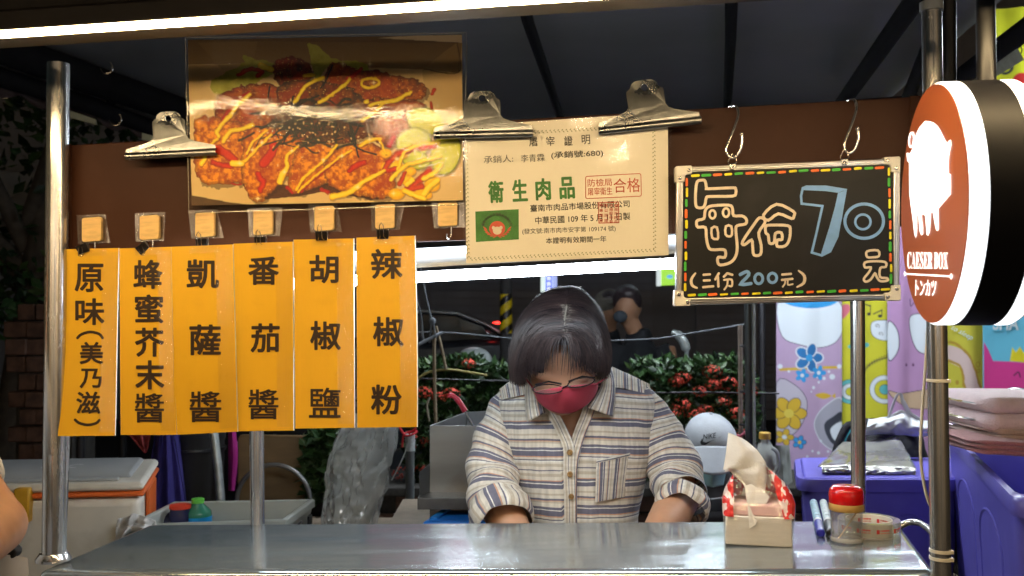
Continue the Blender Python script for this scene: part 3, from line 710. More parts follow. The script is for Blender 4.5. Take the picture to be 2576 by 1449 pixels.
# nori shreds
rs = np.random.RandomState(4)
mk_, _ = PT.poly([(700, 620), (900, 560), (1200, 600), (1480, 700), (1380, 850), (1000, 860), (760, 800)], 60, 90, 31, 3); PT.blend(mk_ * .6, (.03, .018, .015))
for k in range(84):
    cx, cy_ = rs.normal(980, 200), rs.normal(720, 75); a = rs.uniform(-2.0, -.2) if rs.rand() < .6 else rs.uniform(-.5, .6); L = rs.uniform(80, 200)
    p = [(cx - math.cos(a) * L / 2, cy_ - math.sin(a) * L / 2), (cx + rs.normal(0, 20), cy_ + rs.normal(0, 20)), (cx + math.cos(a) * L / 2, cy_ + math.sin(a) * L / 2)]
    mk_, d = PT.line(p, rs.uniform(9, 22)); PT.blend(mk_ * .93, lerp((.012, .012, .016), (.06, .055, .03), np.clip(d / 9, 0, 1)[..., None] * rs.rand()))
for p in ([(690, 460), (670, 600), (690, 680)], [(1160, 300), (1110, 420), (1070, 470)], [(830, 800), (790, 890)], [(1330, 860), (1350, 960), (1360, 990)], [(1280, 800), (1350, 920), (1490, 970)], [(900, 880), (1080, 880), (1240, 850)]):
    mk_, _ = PT.line(p, 12); PT.blend(mk_, (.015, .012, .015))
# yellow mayonnaise
MY = lambda d: lerp((.80, .48, .0), (.98, .80, .16), np.clip(d / 12, 0, 1)[..., None])
for p, w in (([(540, 520), (450, 600), (390, 680), (300, 780), (310, 830)], 30), ([(340, 870), (390, 800), (470, 780), (560, 750)], 34), ([(300, 850), (250, 890)], 22), ([(200, 990), (175, 1040)], 34), ([(440, 1030), (500, 1020), (590, 930), (700, 820)], 20), ([(520, 960), (570, 870), (670, 790)], 20), ([(405, 1035), (480, 1040)], 44),
             ([(900, 910), (820, 980), (820, 1060), (790, 1110), (765, 1170)], lambda t: 18 + 34 * t), ([(1190, 900), (1100, 1010), (960, 1130), (890, 1230)], 22), ([(1300, 935), (1190, 1010), (1010, 1150), (900, 1250)], 18), ([(1160, 1285), (1290, 1250), (1400, 1170), (1550, 1090)], lambda t: 50 - 26 * t), ([(1370, 900), (1450, 860), (1520, 850)], 24),
             ([(880, 575), (940, 480), (1000, 430), (1090, 390)], 26), ([(950, 380), (1020, 370)], 24), ([(1060, 580), (1140, 530), (1250, 450), (1290, 400)], 26), ([(1380, 450), (1390, 410), (1480, 400), (1510, 440), (1440, 470), (1390, 460)], 22), ([(1750, 500), (1640, 560), (1520, 580), (1440, 600)], 28), ([(1540, 590), (1480, 650), (1390, 715)], 24), ([(1420, 570), (1410, 575)], 34),
             ([(1960, 880), (1800, 900), (1700, 960), (1650, 1080)], 28), ([(1970, 980), (1860, 1010), (1700, 1060), (1600, 1160)], 30), ([(1980, 1040), (1920, 1110), (1840, 1150)], 34), ([(1760, 1160), (1720, 1190)], 44), ([(1830, 1290), (1880, 1220), (1950, 1160)], 44), ([(1700, 1240), (1790, 1280), (1850, 1300)], 40), ([(620, 300), (700, 330)], 40), ([(1510, 850), (1560, 960)], 16)):
    sh, _ = PT.line([(x + 5, y + 9) for x, y in p], w, 7, 30, 9); PT.blend(sh * .45, (.12, .04, .01))
    mk_, d = PT.line(p, w, 7, 30, 9); PT.blend(mk_ * .96, MY(d))
# sesame and star sparkles printed on the picture
for k in range(70):
    cx, cy_ = rs.normal(1000, 230), rs.normal(760, 100); mk_, _ = PT.poly(ell(cx, cy_, rs.uniform(5, 12), rs.uniform(4, 7), 8, rs.rand() * 3)); PT.blend(mk_ * .8, (.80, .55, .30))
for cx, cy_ in ((560, 935), (600, 1300), (855, 940), (1090, 1010), (1230, 980), (465, 1035), (1470, 430), (1240, 290), (800, 1100), (1350, 1215), (1620, 1260), (410, 660), (1780, 940), (630, 880), (1440, 855), (1640, 1000), (1440, 290)):
    d = np.hypot(X - cx, Y - cy_); g = np.exp(-d / 8) + .8 * np.exp(-np.abs(X - cx) / 2.6 - np.abs(Y - cy_) / 16) + .8 * np.exp(-np.abs(Y - cy_) / 2.6 - np.abs(X - cx) / 16)
    PT.blend(np.clip(g, 0, .9), (1, .86, .5))
PT.C = np.clip(PT.C, 0, 1); lum_ = PT.C.mean(axis=2, keepdims=True); PT.C = np.clip(lum_ + (PT.C - lum_) * 1.2, 0, 1) ** 1.15
def ZT(x, y, o=0.0): return PF(447.2 + x * .3351, 63.9 + y * .3351, -.002 + o - (1410 - y) * 1.97e-4 * (.100 - .052 * x / 2150.0 - .02 * max(0, .12 - x / 2150.0) * 8))
pos = thing('food_picture', ZT(1100, 1330), 'large laminated colour picture of fried cutlets with sauce, cucumber and corn in a paper tray', 'poster')
nx, ny = 520, 335
inside = [(74, 108), (2134, 70), (2141, 1314), (104, 1352)]
def pw(u, v):
    x = (inside[0][0] * (1 - u) + inside[1][0] * u) * (1 - v) + (inside[3][0] * (1 - u) + inside[2][0] * u) * v
    y = (inside[0][1] * (1 - u) + inside[1][1] * u) * (1 - v) + (inside[3][1] * (1 - u) + inside[2][1] * u) * v
    return x, y
vs = []; cols = np.ones((nx * ny, 4), np.float32)
for j in range(ny):
    for i in range(nx):
        x, y = pw(i / (nx - 1), j / (ny - 1)); vs.append(ZT(x, y, 0))
        ii = min(nx - 1, max(0, int((x - 60) / 2090 * (nx - 1) + .5))); jj = min(ny - 1, max(0, int((y - 60) / 1340 * (ny - 1) + .5)))
        cols[j * nx + i, :3] = PT.C[jj, ii]
o0 = WL[pos.name]; V = np.array([tuple(v - o0) for v in vs], np.float32)
idx = np.arange(nx * ny).reshape(ny, nx); F = np.stack([idx[:-1, :-1], idx[:-1, 1:], idx[1:, 1:], idx[1:, :-1]], -1).reshape(-1, 4)
me = bpy.data.meshes.new('print'); me.vertices.add(len(V)); me.vertices.foreach_set('co', V.ravel())
me.loops.add(F.size); me.loops.foreach_set('vertex_index', F.ravel().astype(np.int32)); me.polygons.add(len(F)); me.polygons.foreach_set('loop_start', np.arange(0, F.size, 4, dtype=np.int32))
me.update(calc_edges=True); ca = me.color_attributes.new('Col', 'FLOAT_COLOR', 'POINT'); ca.data.foreach_set('color', cols.ravel())
me.materials.append(attr_mat('printed_picture', .5)); o = bpy.data.objects.new('print', me); COL.objects.link(o); o.parent = pos
m = MB(); m.grid(lambda u, v: ZT(*pw(u, v), .0006), 8, 6); m.build('print_back', CARDW, pos)
flq = [(58, 92), (2168, 55), (2150, 1345), (84, 1408)]
def lamf(u, v):
    x = (flq[0][0] * (1 - u) + flq[1][0] * u) * (1 - v) + (flq[3][0] * (1 - u) + flq[2][0] * u) * v
    y = (flq[0][1] * (1 - u) + flq[1][1] * u) * (1 - v) + (flq[3][1] * (1 - u) + flq[2][1] * u) * v
    b = .0012 * math.sin(math.pi * u) * math.sin(math.pi * v) + .0006 * math.sin(u * 7 + 1) * math.sin(v * 5 + u * 3)
    return ZT(x, y, -.0022 - max(0, b))
m = MB(); m.grid(lamf, 60, 40); m.build('lamination', film('picture_lamination', rough=.035, gloss=.10, bump=.06, bscale=150, haze=.004), pos, smooth=True)
m = MB(); ring = [lamf(u, 0) for u in np.linspace(0, 1, 20)] + [lamf(1, v) for v in np.linspace(0, 1, 14)[1:]] + [lamf(u, 1) for u in np.linspace(1, 0, 20)[1:]] + [lamf(0, v) for v in np.linspace(1, 0, 14)[1:]]
m.tube(ring, .0007, 5); m.build('film_edge', film('film_edge', rough=.2, gloss=.4, haze=.25, hcol=(.7, .6, .4)), pos, smooth=True)

# ================================================================== blackboard on two S hooks
BO = -.030
def BD(x, y, o=0.0): return PF(1686.7 + x * .2999, 357.8 + y * .2999, BO + o)
bdd = thing('blackboard', BD(985, 1340), 'small blackboard with aluminium frame, chalk-marker price 每份70元 and a dashed coloured border', 'blackboard')
m = MB(); m.prism([BD(85, 240, .002), BD(1895, 165, .002), BD(1895, 1285, .002), BD(75, 1335, .002)], (0, .006, 0)); m.build('board', mat('blackboard_face', (.014, .0135, .014), .5, 0, .2, 8, spec=.25, dirt=((.04, .038, .036), 14, .3)), bdd)
ALU = mat('aluminium_frame', (.62, .6, .58), .28, 1.0, .05, 30, .05, 200, stretch=(.3, 3, 3))
def fbar(a, b, c, d, name='frame_bar'):
    m = MB(); A, B, C, D = BD(*a, 0), BD(*b, 0), BD(*c, 0), BD(*d, 0)
    m.prism([A, B, C, D], (0, .011, 0)); m.build(name, ALU, bdd, bevel=.0018, seg=3)
    for f in (.35, .65):                                     # raised ridges along the bar
        m = MB(); e0 = A.lerp(D, f); e1 = B.lerp(C, f); m.tube([e0 - Vector((0, .0003, 0)), e1 - Vector((0, .0003, 0))], .0008, 6); m.build('frame_ridge', ALU, bdd, smooth=True)
fbar((150, 203), (1840, 135), (1840, 190), (150, 258)); fbar((150, 1305), (1830, 1272), (1830, 1325), (150, 1366))
fbar((50, 300), (45, 1290), (100, 1290), (110, 300)); fbar((1872, 230), (1868, 1240), (1922, 1240), (1932, 230))
CORN = mat('corner_plastic', (.80, .76, .68), .4, 0, .04, 20)
for (cx, cy_, sx, sy) in ((42, 200, 1, 1), (1932, 118, -1, 1), (1936, 1330, -1, -1), (32, 1376, 1, -1)):
    L = [(0, 14), (5, 4), (14, 0), (136, -6 * sx * sy if sy > 0 else 2), (140, 66), (96, 70), (82, 80), (78, 130), (2, 134)]
    pts = [(cx + sx * a, cy_ + sy * b) for a, b in L]
    cc = thing_corner = None
    m = MB(); m.prism([BD(x, y, -.0022) for x, y in pts], (0, .0145, 0)); co_ = m.build('corner_cap', CORN, bdd, bevel=.0012)
    for (a, b) in ((112, 34), (38, 100)):
        c = BD(cx + sx * a, cy_ + sy * b, -.0024)
        m = MB(); m.lathe(c, [(.0026, 0), (.0026, .0006), (.0016, .0012), (.0005, .0009)], 14, Vector((0, -1, 0))); sc_ = m.build('screw', SCREW, co_, smooth=True)
CW = mat('marker_white', (.80, .68, .52), .55, 0, .12, 60); CBL = mat('marker_blue', (.21, .42, .80), .5, 0, .1, 50)
CYE = mat('marker_yellow', (.85, .75, .01), .5); CGR = mat('marker_green', (.06, .5, .05), .5); COR = mat('marker_orange', (.9, .16, .02), .5)
B0 = lambda x, y: BD(x, y, .0012)
B1 = lambda x, y: BD(x, y, .0006)
m = MB(); SW = 24
def S(p, closed=True, w=SW, sm=3): stroke(m, p, w, B0, closed, sm)
S([(262, 318), (225, 330), (212, 400), (210, 500), (222, 545), (270, 548), (290, 520), (300, 470), (330, 455), (520, 452), (548, 425), (546, 392), (520, 382), (320, 390), (302, 380), (296, 345), (285, 320)])
S([(302, 555), (350, 533), (490, 528), (520, 555), (530, 615), (600, 618), (636, 645), (630, 685), (560, 700), (548, 740), (560, 880), (545, 960), (500, 1010), (420, 1030), (396, 1005), (402, 965), (455, 965), (462, 920), (440, 900), (340, 900), (312, 860), (300, 790), (292, 715), (230, 712), (218, 680), (228, 655), (280, 640), (288, 590)])
for e in (ell(352, 605, 25, 34), ell(466, 590, 26, 36), [(345, 722), (390, 715), (400, 800), (382, 812), (350, 800)], [(465, 705), (510, 705), (515, 775), (490, 790), (462, 772)]): S(e, True, 20, 2)
m.build('character', CW, bdd); m = MB()
S([(745, 635), (785, 645), (790, 680), (740, 760), (760, 860), (755, 940), (700, 945), (690, 880), (680, 820), (620, 860), (606, 830), (700, 690)])
S([(780, 610), (890, 520), (1030, 580), (1035, 620), (1015, 640), (905, 600), (820, 655)])
S([(800, 705), (850, 695), (985, 700), (1005, 740), (995, 820), (960, 870), (895, 872), (898, 820), (935, 815), (930, 760), (880, 765), (870, 840), (830, 845), (820, 780), (800, 760)])
m.build('character', CW, bdd); m = MB()
S([(1650, 915), (1740, 908), (1748, 955), (1700, 965), (1650, 962)], True, 20)
S([(1630, 1010), (1700, 998), (1800, 1005), (1805, 1045), (1760, 1055), (1758, 1130), (1815, 1140), (1820, 1160), (1760, 1165), (1730, 1130), (1715, 1100), (1680, 1150), (1640, 1170), (1622, 1145), (1665, 1090), (1680, 1050), (1632, 1050)], True, 20)
m.build('character', CW, bdd); m = MB()
S([(208, 1100), (175, 1150), (182, 1200), (222, 1222)], False, lambda t: 16 + 8 * math.sin(math.pi * t)); S([(1075, 1078), (1122, 1120), (1118, 1180), (1062, 1214)], False, lambda t: 14 + 12 * math.sin(math.pi * t))
for a, b in (((278, 1112), (330, 1108)), ((280, 1160), (328, 1158)), ((275, 1216), (358, 1208)), ((938, 1110), (1010, 1104)), ((935, 1155), (1022, 1146)), ((405, 1100), (376, 1150)), ((398, 1130), (402, 1210)), ((475, 1100), (448, 1128)), ((480, 1100), (518, 1112))): S([a, b], False, 20, 0)
S([(450, 1155), (512, 1152), (515, 1205), (492, 1205)], False, 17); S([(480, 1155), (475, 1200), (452, 1235)], False, 16); S([(962, 1150), (960, 1185), (942, 1212)], False, 14); S([(985, 1150), (985, 1195), (1025, 1190)], False, 14)
m.build('small_print', CW, bdd)
m = MB()
S([(1110, 385), (1140, 372), (1300, 372), (1470, 400), (1400, 790), (1340, 915), (1270, 950), (1185, 925), (1225, 760), (1275, 535), (1100, 515), (1095, 450)], True, 20, 0)
# thick side of the 7
fill(m, [(1405, 425), (1472, 402), (1440, 640), (1395, 800), (1340, 920), (1276, 948), (1262, 936), (1330, 720), (1380, 540)], B1)
fill(m, [(1112, 396), (1140, 376), (1300, 376), (1468, 400), (1404, 424), (1300, 410), (1118, 402)], B1)
m2 = m; stroke(m, ell(1625, 662, 162, 144, 40), 26, B0, True); stroke(m, ell(1614, 668, 64, 62, 30), 20, B0, True)
m.build('price_numerals', CBL, bdd); m = MB()
put = lambda p, c=False, w=26, sm=3: stroke(m, p, w, B0, c, sm)
put([(585, 1110), (640, 1085), (655, 1115), (590, 1190), (675, 1185)], False, 28); put(ell(740, 1145, 34, 42, 16), True, 24, 0); put(ell(855, 1138, 36, 40, 16), True, 24, 0)
m.build('small_numerals', CBL, bdd)
dash = {0: MB(), 1: MB(), 2: MB()}
dm = [CYE, CGR, COR]; B2 = lambda x, y: BD(x, y, .0008)
def dashes(x0, y0, x1, y1, n, k0, hz):
    rr = random.Random(int(x0 + y1))
    for k in range(n):
        t = (k + .5) / n; x = x0 + (x1 - x0) * t + rr.uniform(-3, 3); y = y0 + (y1 - y0) * t + rr.uniform(-3, 3); L = 27 * rr.uniform(.8, 1.15)
        dd_ = MB(); stroke(dd_, [(x - L * hz, y - L * (1 - hz) + hz * 2), (x + L * hz, y + L * (1 - hz) - hz * 2)], rr.uniform(18, 24), B2); dd_.build('dash', dm[(k + k0) % 3], bdd)
dashes(165, 283, 1800, 210, 18, 0, 1); dashes(130, 1285, 1850, 1235, 19, 0, 1); dashes(138, 290, 122, 1260, 11, 2, 0); dashes(1832, 200, 1852, 1190, 11, 0, 0)
for (lx, ly, side) in ((520, 190, 'left'), (1460, 150, 'right')):
    m = MB(); m.prism([BD(lx - 26, ly - 5, -.002), BD(lx + 28, ly - 8, -.002), BD(lx + 26, ly + 42, -.002), BD(lx - 20, ly + 44, -.002)], (0, .0012, 0)); hg = m.build('hanger_tab', SCREW, bdd, bevel=.0004)
    c = BD(lx, ly + 26, -.0022); m = MB(); m.lathe(c, [(.0028, 0), (.0028, .0006), (.0014, .0014)], 14, Vector((0, -1, 0))); m.build('screw', SCREW, hg, smooth=True)
    m = MB(); m.tube([BD(lx - 4, ly - 88, 0), BD(lx - 40, ly - 25, 0), BD(lx - 28, ly - 8, -.001), BD(lx + 24, ly - 12, -.001), BD(lx + 38, ly - 30, 0), BD(lx + 10, ly - 84, 0), BD(lx - 4, ly - 88, 0)], .0009, 6); m.build('hanger_ring', SCREW, hg, smooth=True)
def shook(pts, lab):
    t = thing('s_hook', PF(pts[-1][0], pts[-1][1], -.02), lab, 'hook', 'steel S hooks holding the blackboard')
    n = len(pts); P3 = [tuple(PF(x, y, o)) for x, y, o in pts]
    m = MB(); m.tube(smooth_pts(P3, n=6), .0021, 12); m.build('hook_wire', STEEL, t, smooth=True)
    m = MB(); m.ball(P3[-1], .0033, 12, 8); m.build('ball_tip', STEEL, t, smooth=True)
shook([(1836, 272, .030), (1840, 266, .016), (1852, 267, -.002), (1857, 290, -.012), (1846, 325, -.020), (1830, 362, -.024), (1827, 380, -.025), (1838, 396, -.026), (1852, 392, -.027), (1864, 372, -.028), (1867, 352, -.028), (1866, 338, -.028)], 'steel S hook holding the blackboard end nearest the certificate')
shook([(2130, 258, .030), (2136, 252, .016), (2150, 253, -.002), (2154, 275, -.012), (2142, 315, -.020), (2127, 352, -.024), (2124, 368, -.025), (2133, 384, -.026), (2148, 378, -.027), (2158, 356, -.028), (2160, 340, -.028), (2157, 324, -.028)], 'steel S hook holding the blackboard end nearest the round sign')

# ================================================================== round pig sign (lit drum on a black post)
SC = P(2344, 515, 1.05); nrm = Vector((-.988, .154, .0)).normalized(); ax_ = -nrm
Rr_ = 303 * m_at(1.05); 
SF = lambda x, y, o=0.0: PL(2223.4 + x * .4851, 159.7 + y * .4851, SC + nrm * o, nrm)
sg = thing('round_sign', SC + ax_ * .06 - Vector((0, 0, Rr_)), 'round illuminated double-sided sign with a white pig on rust brown and black band', 'sign')
WGL = emat('lit_acrylic', (.93, .97, 1.0), 2.2, (.8, .8, .8))
m = MB(); m.lathe(SC, [(Rr_ * .985, 0), (Rr_, .003), (Rr_, .018)], 72, ax_); m.build('light_rim', WGL, sg, smooth=True)
D2 = .076
m = MB(); m.lathe(SC + ax_ * .0183, [(Rr_ * 1.004, 0), (Rr_ * 1.004, D2 - .0366)], 72, ax_); m.build('drum_band', mat('sign_black', (.008, .008, .010), .5, 0, .1, 8, .03, 90, spec=.2), sg, smooth=True)
m = MB(); m.lathe(SC + ax_ * (D2 - .018), [(Rr_, 0), (Rr_, .015), (Rr_ * .985, .018)], 72, ax_); m.build('light_rim', WGL, sg, smooth=True)
m, nt, n_, l_, b_ = _nodes('rust_face')
b_.inputs['Base Color'].default_value = (.27, .07, .022, 1); b_.inputs['Emission Color'].default_value = (.33, .068, .020, 1); b_.inputs['Emission Strength'].default_value = .50; b_.inputs['Roughness'].default_value = .35
FACE = m
def disc(mb, c, r, n=72):
    u = nrm.orthogonal().normalized(); w = nrm.cross(u); mb.add([c + (u * math.cos(2 * math.pi * k / n) + w * math.sin(2 * math.pi * k / n)) * r for k in range(n)], [tuple(range(n))])
m = MB(); m.lathe(SC + nrm * .0012, [(Rr_ * .984, 0), (Rr_ * .984, .0011)], 72, ax_); m.build('sign_face', FACE, sg)
m = MB(); m.lathe(SC + ax_ * (D2 + .0002), [(Rr_ * .984, 0), (Rr_ * .984, .0011)], 72, ax_); m.build('sign_face', FACE, sg)
LW = emat('lit_lettering', (1, .99, .97), 1.5, (.9, .9, .9))
SFo = lambda x, y: SF(x, y, .002)
m = MB()
pig = [(160, 400), (168, 365), (185, 330), (215, 298), (235, 300), (255, 306), (275, 322), (292, 348), (304, 372), (318, 400), (330, 415), (338, 400), (347, 397), (349, 425), (341, 460), (336, 495), (334, 530), (336, 572), (346, 575), (347, 676), (312, 718), (282, 752), (284, 850), (281, 868), (272, 866), (262, 820), (252, 762), (244, 778), (238, 870), (230, 893), (222, 888), (214, 790), (206, 782), (195, 786), (203, 850), (203, 884), (194, 892), (186, 870), (180, 800), (173, 775), (172, 870), (166, 907), (159, 890), (152, 830), (140, 740), (133, 680), (131, 600), (131, 515), (121, 505), (117, 466), (122, 462), (136, 466), (150, 440)]
fill(m, pig, SFo); m.build('pig_emblem', LW, sg, fix=False)
m = MB(); stroke(m, ell(143, 396, 12, 38, 24, .08), 9, lambda x, y: SF(x, y, .0024), True); m.build('pig_tail', LW, sg)
m = MB(); put_text(m, '𝐂𝐀𝐄𝐒𝐄𝐑 𝐁𝐎𝐗', 226, 1022, 210, 88, SFo, .012); put_text(m, 'トンカツ', 217, 1163, 108, 84, SFo, .02, .03)
stroke(m, [(108, 1091), (350, 1104)], 8, SFo); m.build('lettering', LW, sg)
m = MB(); fill(m, ell(108, 1091, 4, 13, 12), lambda x, y: SF(x, y, .0024)); fill(m, ell(349, 1104, 6, 16, 12), lambda x, y: SF(x, y, .0024)); m.build('rule_ends', LW, sg)
# hanging post: welded black tube
px_top = P(2484, -120, 1.36); px_bot = P(2482, 222, 1.36)
cb_ = SC + ax_ * (D2 * .5)
tb = Vector((cb_.x, cb_.y, 0)); 
t0 = P(2482, 228, 1.06); 
m = MB(); rr = 23 * m_at(1.06); m.tube([t0 - Vector((0, 0, .012)), t0 + Vector((0, 0, .35))], rr, 24); m.build('sign_post', mat('gloss_black_tube', (.012, .012, .014), .32, 0, .1, 20), sg, smooth=True)
m = MB(); rw = random.Random(5)
for k in range(16):
    a = 2 * math.pi * k / 16; m.ball(t0 + Vector((math.cos(a) * rr * 1.05, math.sin(a) * rr * 1.05, .0 + rw.uniform(-.001, .002))), rw.uniform(.002, .0035), 8, 6)
m.build('weld_bead', mat('weld', (.10, .09, .08), .25, .8, .3, 200), sg, smooth=True)
bp_ = thing('black_post', P(2386, 210, 1.42), 'black steel tube standing behind the round pig sign', 'post')
m = MB(); m.tube([P(2386, 560, 1.42), P(2384, -150, 1.42)], 20 * m_at(1.42), 24); m.build('tube', BLACKP, bp_, smooth=True)
# ================================================================== things standing on the counter
def upright(px, py): return PC(px, py)
# toothpick jar
jc = PC(2130, 1362); jr = 40 * m_at(jc.y)
jar = thing('toothpick_jar', jc, 'clear plastic jar with red lid and a single toothpick inside, on the counter', 'jar')
K = m_at(jc.y)
CLEAR = film('clear_plastic', rough=.06, gloss=.35, bump=.05, bscale=60, haze=.17, hcol=(.75, .75, .72))
m = MB(); m.lathe(jc, [(.0, .0006), (jr * .96, .0008), (jr * 1.0, .003), (jr * 1.0, .0075), (jr * .94, .009), (jr * .95, 50 * K), (jr * .97, 84 * K)], 40, cap=False); m.build('jar_body', CLEAR, jar, smooth=True)
m = MB(); m.lathe(jc, [(jr * .9, .002), (jr * .9, .0025), (jr * .88, 80 * K)], 40, cap=False); m.build('jar_inner_wall', film('inner_plastic', rough=.1, gloss=.25, bump=.02, haze=.035), jar, smooth=True)
m = MB(); m.lathe(jc, [(jr * 1.01, 78 * K), (jr * 1.06, 80 * K), (jr * 1.06, 94 * K), (jr * 1.02, 100 * K)], 40); m.build('jar_collar', mat('collar_yellow', (.62, .36, .10), .4, 0, .08, 40), jar, smooth=True)
m = MB(); m.lathe(jc, [(jr * 1.04, 96 * K), (jr * 1.06, 98 * K), (jr * 1.06, 118 * K), (jr * 1.0, 130 * K), (jr * .82, 138 * K), (jr * .4, 140 * K), (0, 140 * K)], 40); m.build('jar_lid', mat('red_plastic', (.62, .008, .008), .22, 0, .06, 30, coat=.4), jar, smooth=True)
m = MB(); c = jc + Vector((jr * .32, -jr * .15, 140 * K)); m.add([c + Vector((a * .0035, b * .0035, .0005)) for a, b in ((-1.6, -.2), (0, -1), (1.6, -.2), (1, 1), (-.8, 1))], [(0, 1, 2, 3, 4)]); m.build('shaker_hole', mat('hole_pink', (.7, .35, .25), .5), jar)
m = MB(); m.tube([jc + Vector((-jr * .62, -jr * .2, .004)), jc + Vector((jr * .68, jr * .15, 70 * K))], [.0007, .0012], 8); m.build('toothpick', mat('toothpick_wood', (.62, .38, .17), .6), jar, smooth=True)
m = MB(); m.lathe(jc, [(jr * 1.003, .0022), (jr * 1.012, .004), (jr * 1.012, .007), (jr * .96, .0085)], 40, cap=False); m.lathe(jc, [(jr * .5, .0032), (jr * .93, .0034), (jr * .93, .0052)], 40, cap=False); m.build('jar_base_ring', film('ring_plastic', rough=.08, gloss=.5, bump=.02, haze=.4, hcol=(.8, .76, .66)), jar, smooth=True)
# tape roll
tc_ = PC(2205, 1358) + cn * 0; tr = 62 * m_at(tc_.y) ; tc_ = PC(2186, 1343); K = m_at(tc_.y)
tp = thing('tape_roll', tc_, 'roll of clear packing tape with a red printed core lying behind the toothpick jar', 'tape')
R0, R1, H = 74 * K, 56 * K, 38 * K
m = MB(); m.lathe(tc_, [(R1, .0006), (R0, .0006), (R0 * 1.003, H * .5), (R0, H), (R1, H)], 56, cap=False); m.build('tape', film('tape_clear', rough=.12, gloss=.35, bump=.04, haze=.30, hcol=(.72, .74, .72)), tp, smooth=True)
m = MB(); m.lathe(tc_, [(R1 * .99, .0008), (R1 * .99, H * 1.01)], 56, cap=False); m.lathe(tc_, [(R1 * .95, .0008), (R1 * .95, H * 1.01)], 56, cap=False); m.lathe(tc_, [(R1 * .95, H * 1.01), (R1 * .99, H * 1.01)], 56, cap=False); m.build('core', mat('core_paper', (.80, .74, .62), .6, 0, .05, 40), tp, smooth=True)
TRED = mat('tape_red', (.68, .05, .04), .5)
def cyl(r, sgn=1): return lambda x, y: tc_ + Vector((math.sin(x / r) * r, -sgn * math.cos(x / r) * r, y))
m = MB()
for a in range(-4, 5):                                       # printed marks run round the core, on both faces
    for (r, sgn, h0) in ((R0 + .0002, 1, H * .55), (R1 * .945, -1, H * .62)):
        mp = cyl(r, sgn); x0 = a * .030
        if abs(x0) > r * 1.4: continue
        mp_ = (lambda x, y, mp=mp, h0=h0: mp(x, h0 - y))
        fill(m, [(x0 - .0055, -.0032), (x0 - .001, -.0032), (x0 - .001, .0032), (x0 - .0055, .0032)], mp_)
        put_text(m, 'Symbin, Inc', x0 + .008, .0022, .015, .0026, mp_, 0, .03); put_text(m, '四維膠帶', x0 + .008, -.0018, .015, .003, mp_, 0, .03)
m.build('printed_marks', TRED, tp)
# two marker pens lying away from us
for i, (px, cc, lab) in enumerate(((2062, (.02, .02, .42), 'whiteboard marker with blue cap lying on the counter, beside the tissue pack'), (2087, (.012, .012, .012), 'whiteboard marker with black cap lying on the counter, next to the toothpick jar'))):
    a = PC(px + 3, 1352); b = PC(px - 11, 1290); d = (b - a); d = Vector((d.x, d.y, 0)); a = a + Vector((0, 0, .0062)); u = Vector((d.x, d.y, 0)).normalized()
    L = d.length
    t = thing('marker_pen', (a + u * L / 2) - Vector((0, 0, .0062)), lab, 'marker', 'pair of marker pens on the counter')
    r = 11 * m_at(a.y)
    m = MB(); m.lathe(a, [(r * .55, 0), (r * .8, .0005), (r * .95, .002), (r, .012), (r * 1.02, L * .42)], 24, u); m.build('cap', mat('cap_' + ('blue' if i == 0 else 'black'), cc, .3, 0, .05, 30, coat=.4), t, smooth=True)
    m = MB(); m.lathe(a + u * .0005, [(r * .5, -.0004), (r * .3, .0006), (0, .0006)], 16, u); m.build('cap_dimple', mat('dimple', (.02, .02, .05), .4), t, smooth=True)
    m = MB(); m.lathe(a + u * L * .42, [(r * .98, 0), (r * .98, L * .08)], 24, u); m.build('white_ring', mat('pen_white', (.75, .76, .78), .35), t, smooth=True)
    m = MB(); m.lathe(a + u * L * .50, [(r, 0), (r, L * .3), (r * .98, L * .86), (r * .8, L * .9), (0, L * .9)], 24, u); m.build('barrel', mat('pen_label_%d' % i, (.35, .55, .68) if i == 0 else (.60, .68, .72), .35, 0, .25, 240, stretch=(1, .3, 1)), t, smooth=True)
    m = MB()
    sd_ = u.cross(Vector((0, 0, 1))).normalized()
    for k in range(9):
        p = a + u * (L * .56 + k * .0013) + Vector((0, 0, r + .0002)) ; m.add([p - sd_ * .003, p + sd_ * .003, p + sd_ * .003 + u * .0006, p - sd_ * .003 + u * .0006], [(0, 1, 2, 3)])
    m.build('barcode', mat('print_dark', (.05, .08, .15), .5), t)
# tissue pack in its wrapper
tA = PC(1822, 1374); tB = PC(1996, 1379); K = m_at(tA.y)
tz = (tA + tB) / 2; ux = (tB - tA).normalized(); ux.z = 0; ux.normalize(); uy = Vector((-ux.y, ux.x, 0))
Wd = (tB - tA).length; Hh = 74 * K; Dp = .07
tis = thing('tissue_pack', tz + uy * Dp / 2, 'opened pack of tissues in clear red-printed wrapper, one tissue pulled up', 'tissues')
def TL(x, y, z): return tz + ux * (x * Wd) + uy * y + Vector((0, 0, z))
TIS = mat('tissue_paper', (.85, .79, .69), .85, 0, .05, 30, .25, 260, stretch=(.4, .4, 6))
m = MB(); m.hexa([TL(-.49, .002, .001), TL(.49, .002, .001), TL(.49, Dp, .001), TL(-.49, Dp, .001)], [TL(-.48, .002, Hh), TL(.48, .002, Hh), TL(.48, Dp, Hh * 1.02), TL(-.48, Dp, Hh * 1.02)])
m.build('tissue_block', TIS, tis, bevel=.002)
m = MB(); m.hexa([TL(-.47, .003, Hh), TL(.47, .003, Hh), TL(.47, Dp, Hh), TL(-.47, Dp, Hh)], [TL(-.44, .008, Hh + .018), TL(.42, .008, Hh + .016), TL(.42, Dp, Hh + .02), TL(-.44, Dp, Hh + .02)]); m.build('tissue_layer', mat('pink_tissue', (.72, .42, .36), .8, 0, .1, 60), tis, bevel=.003)
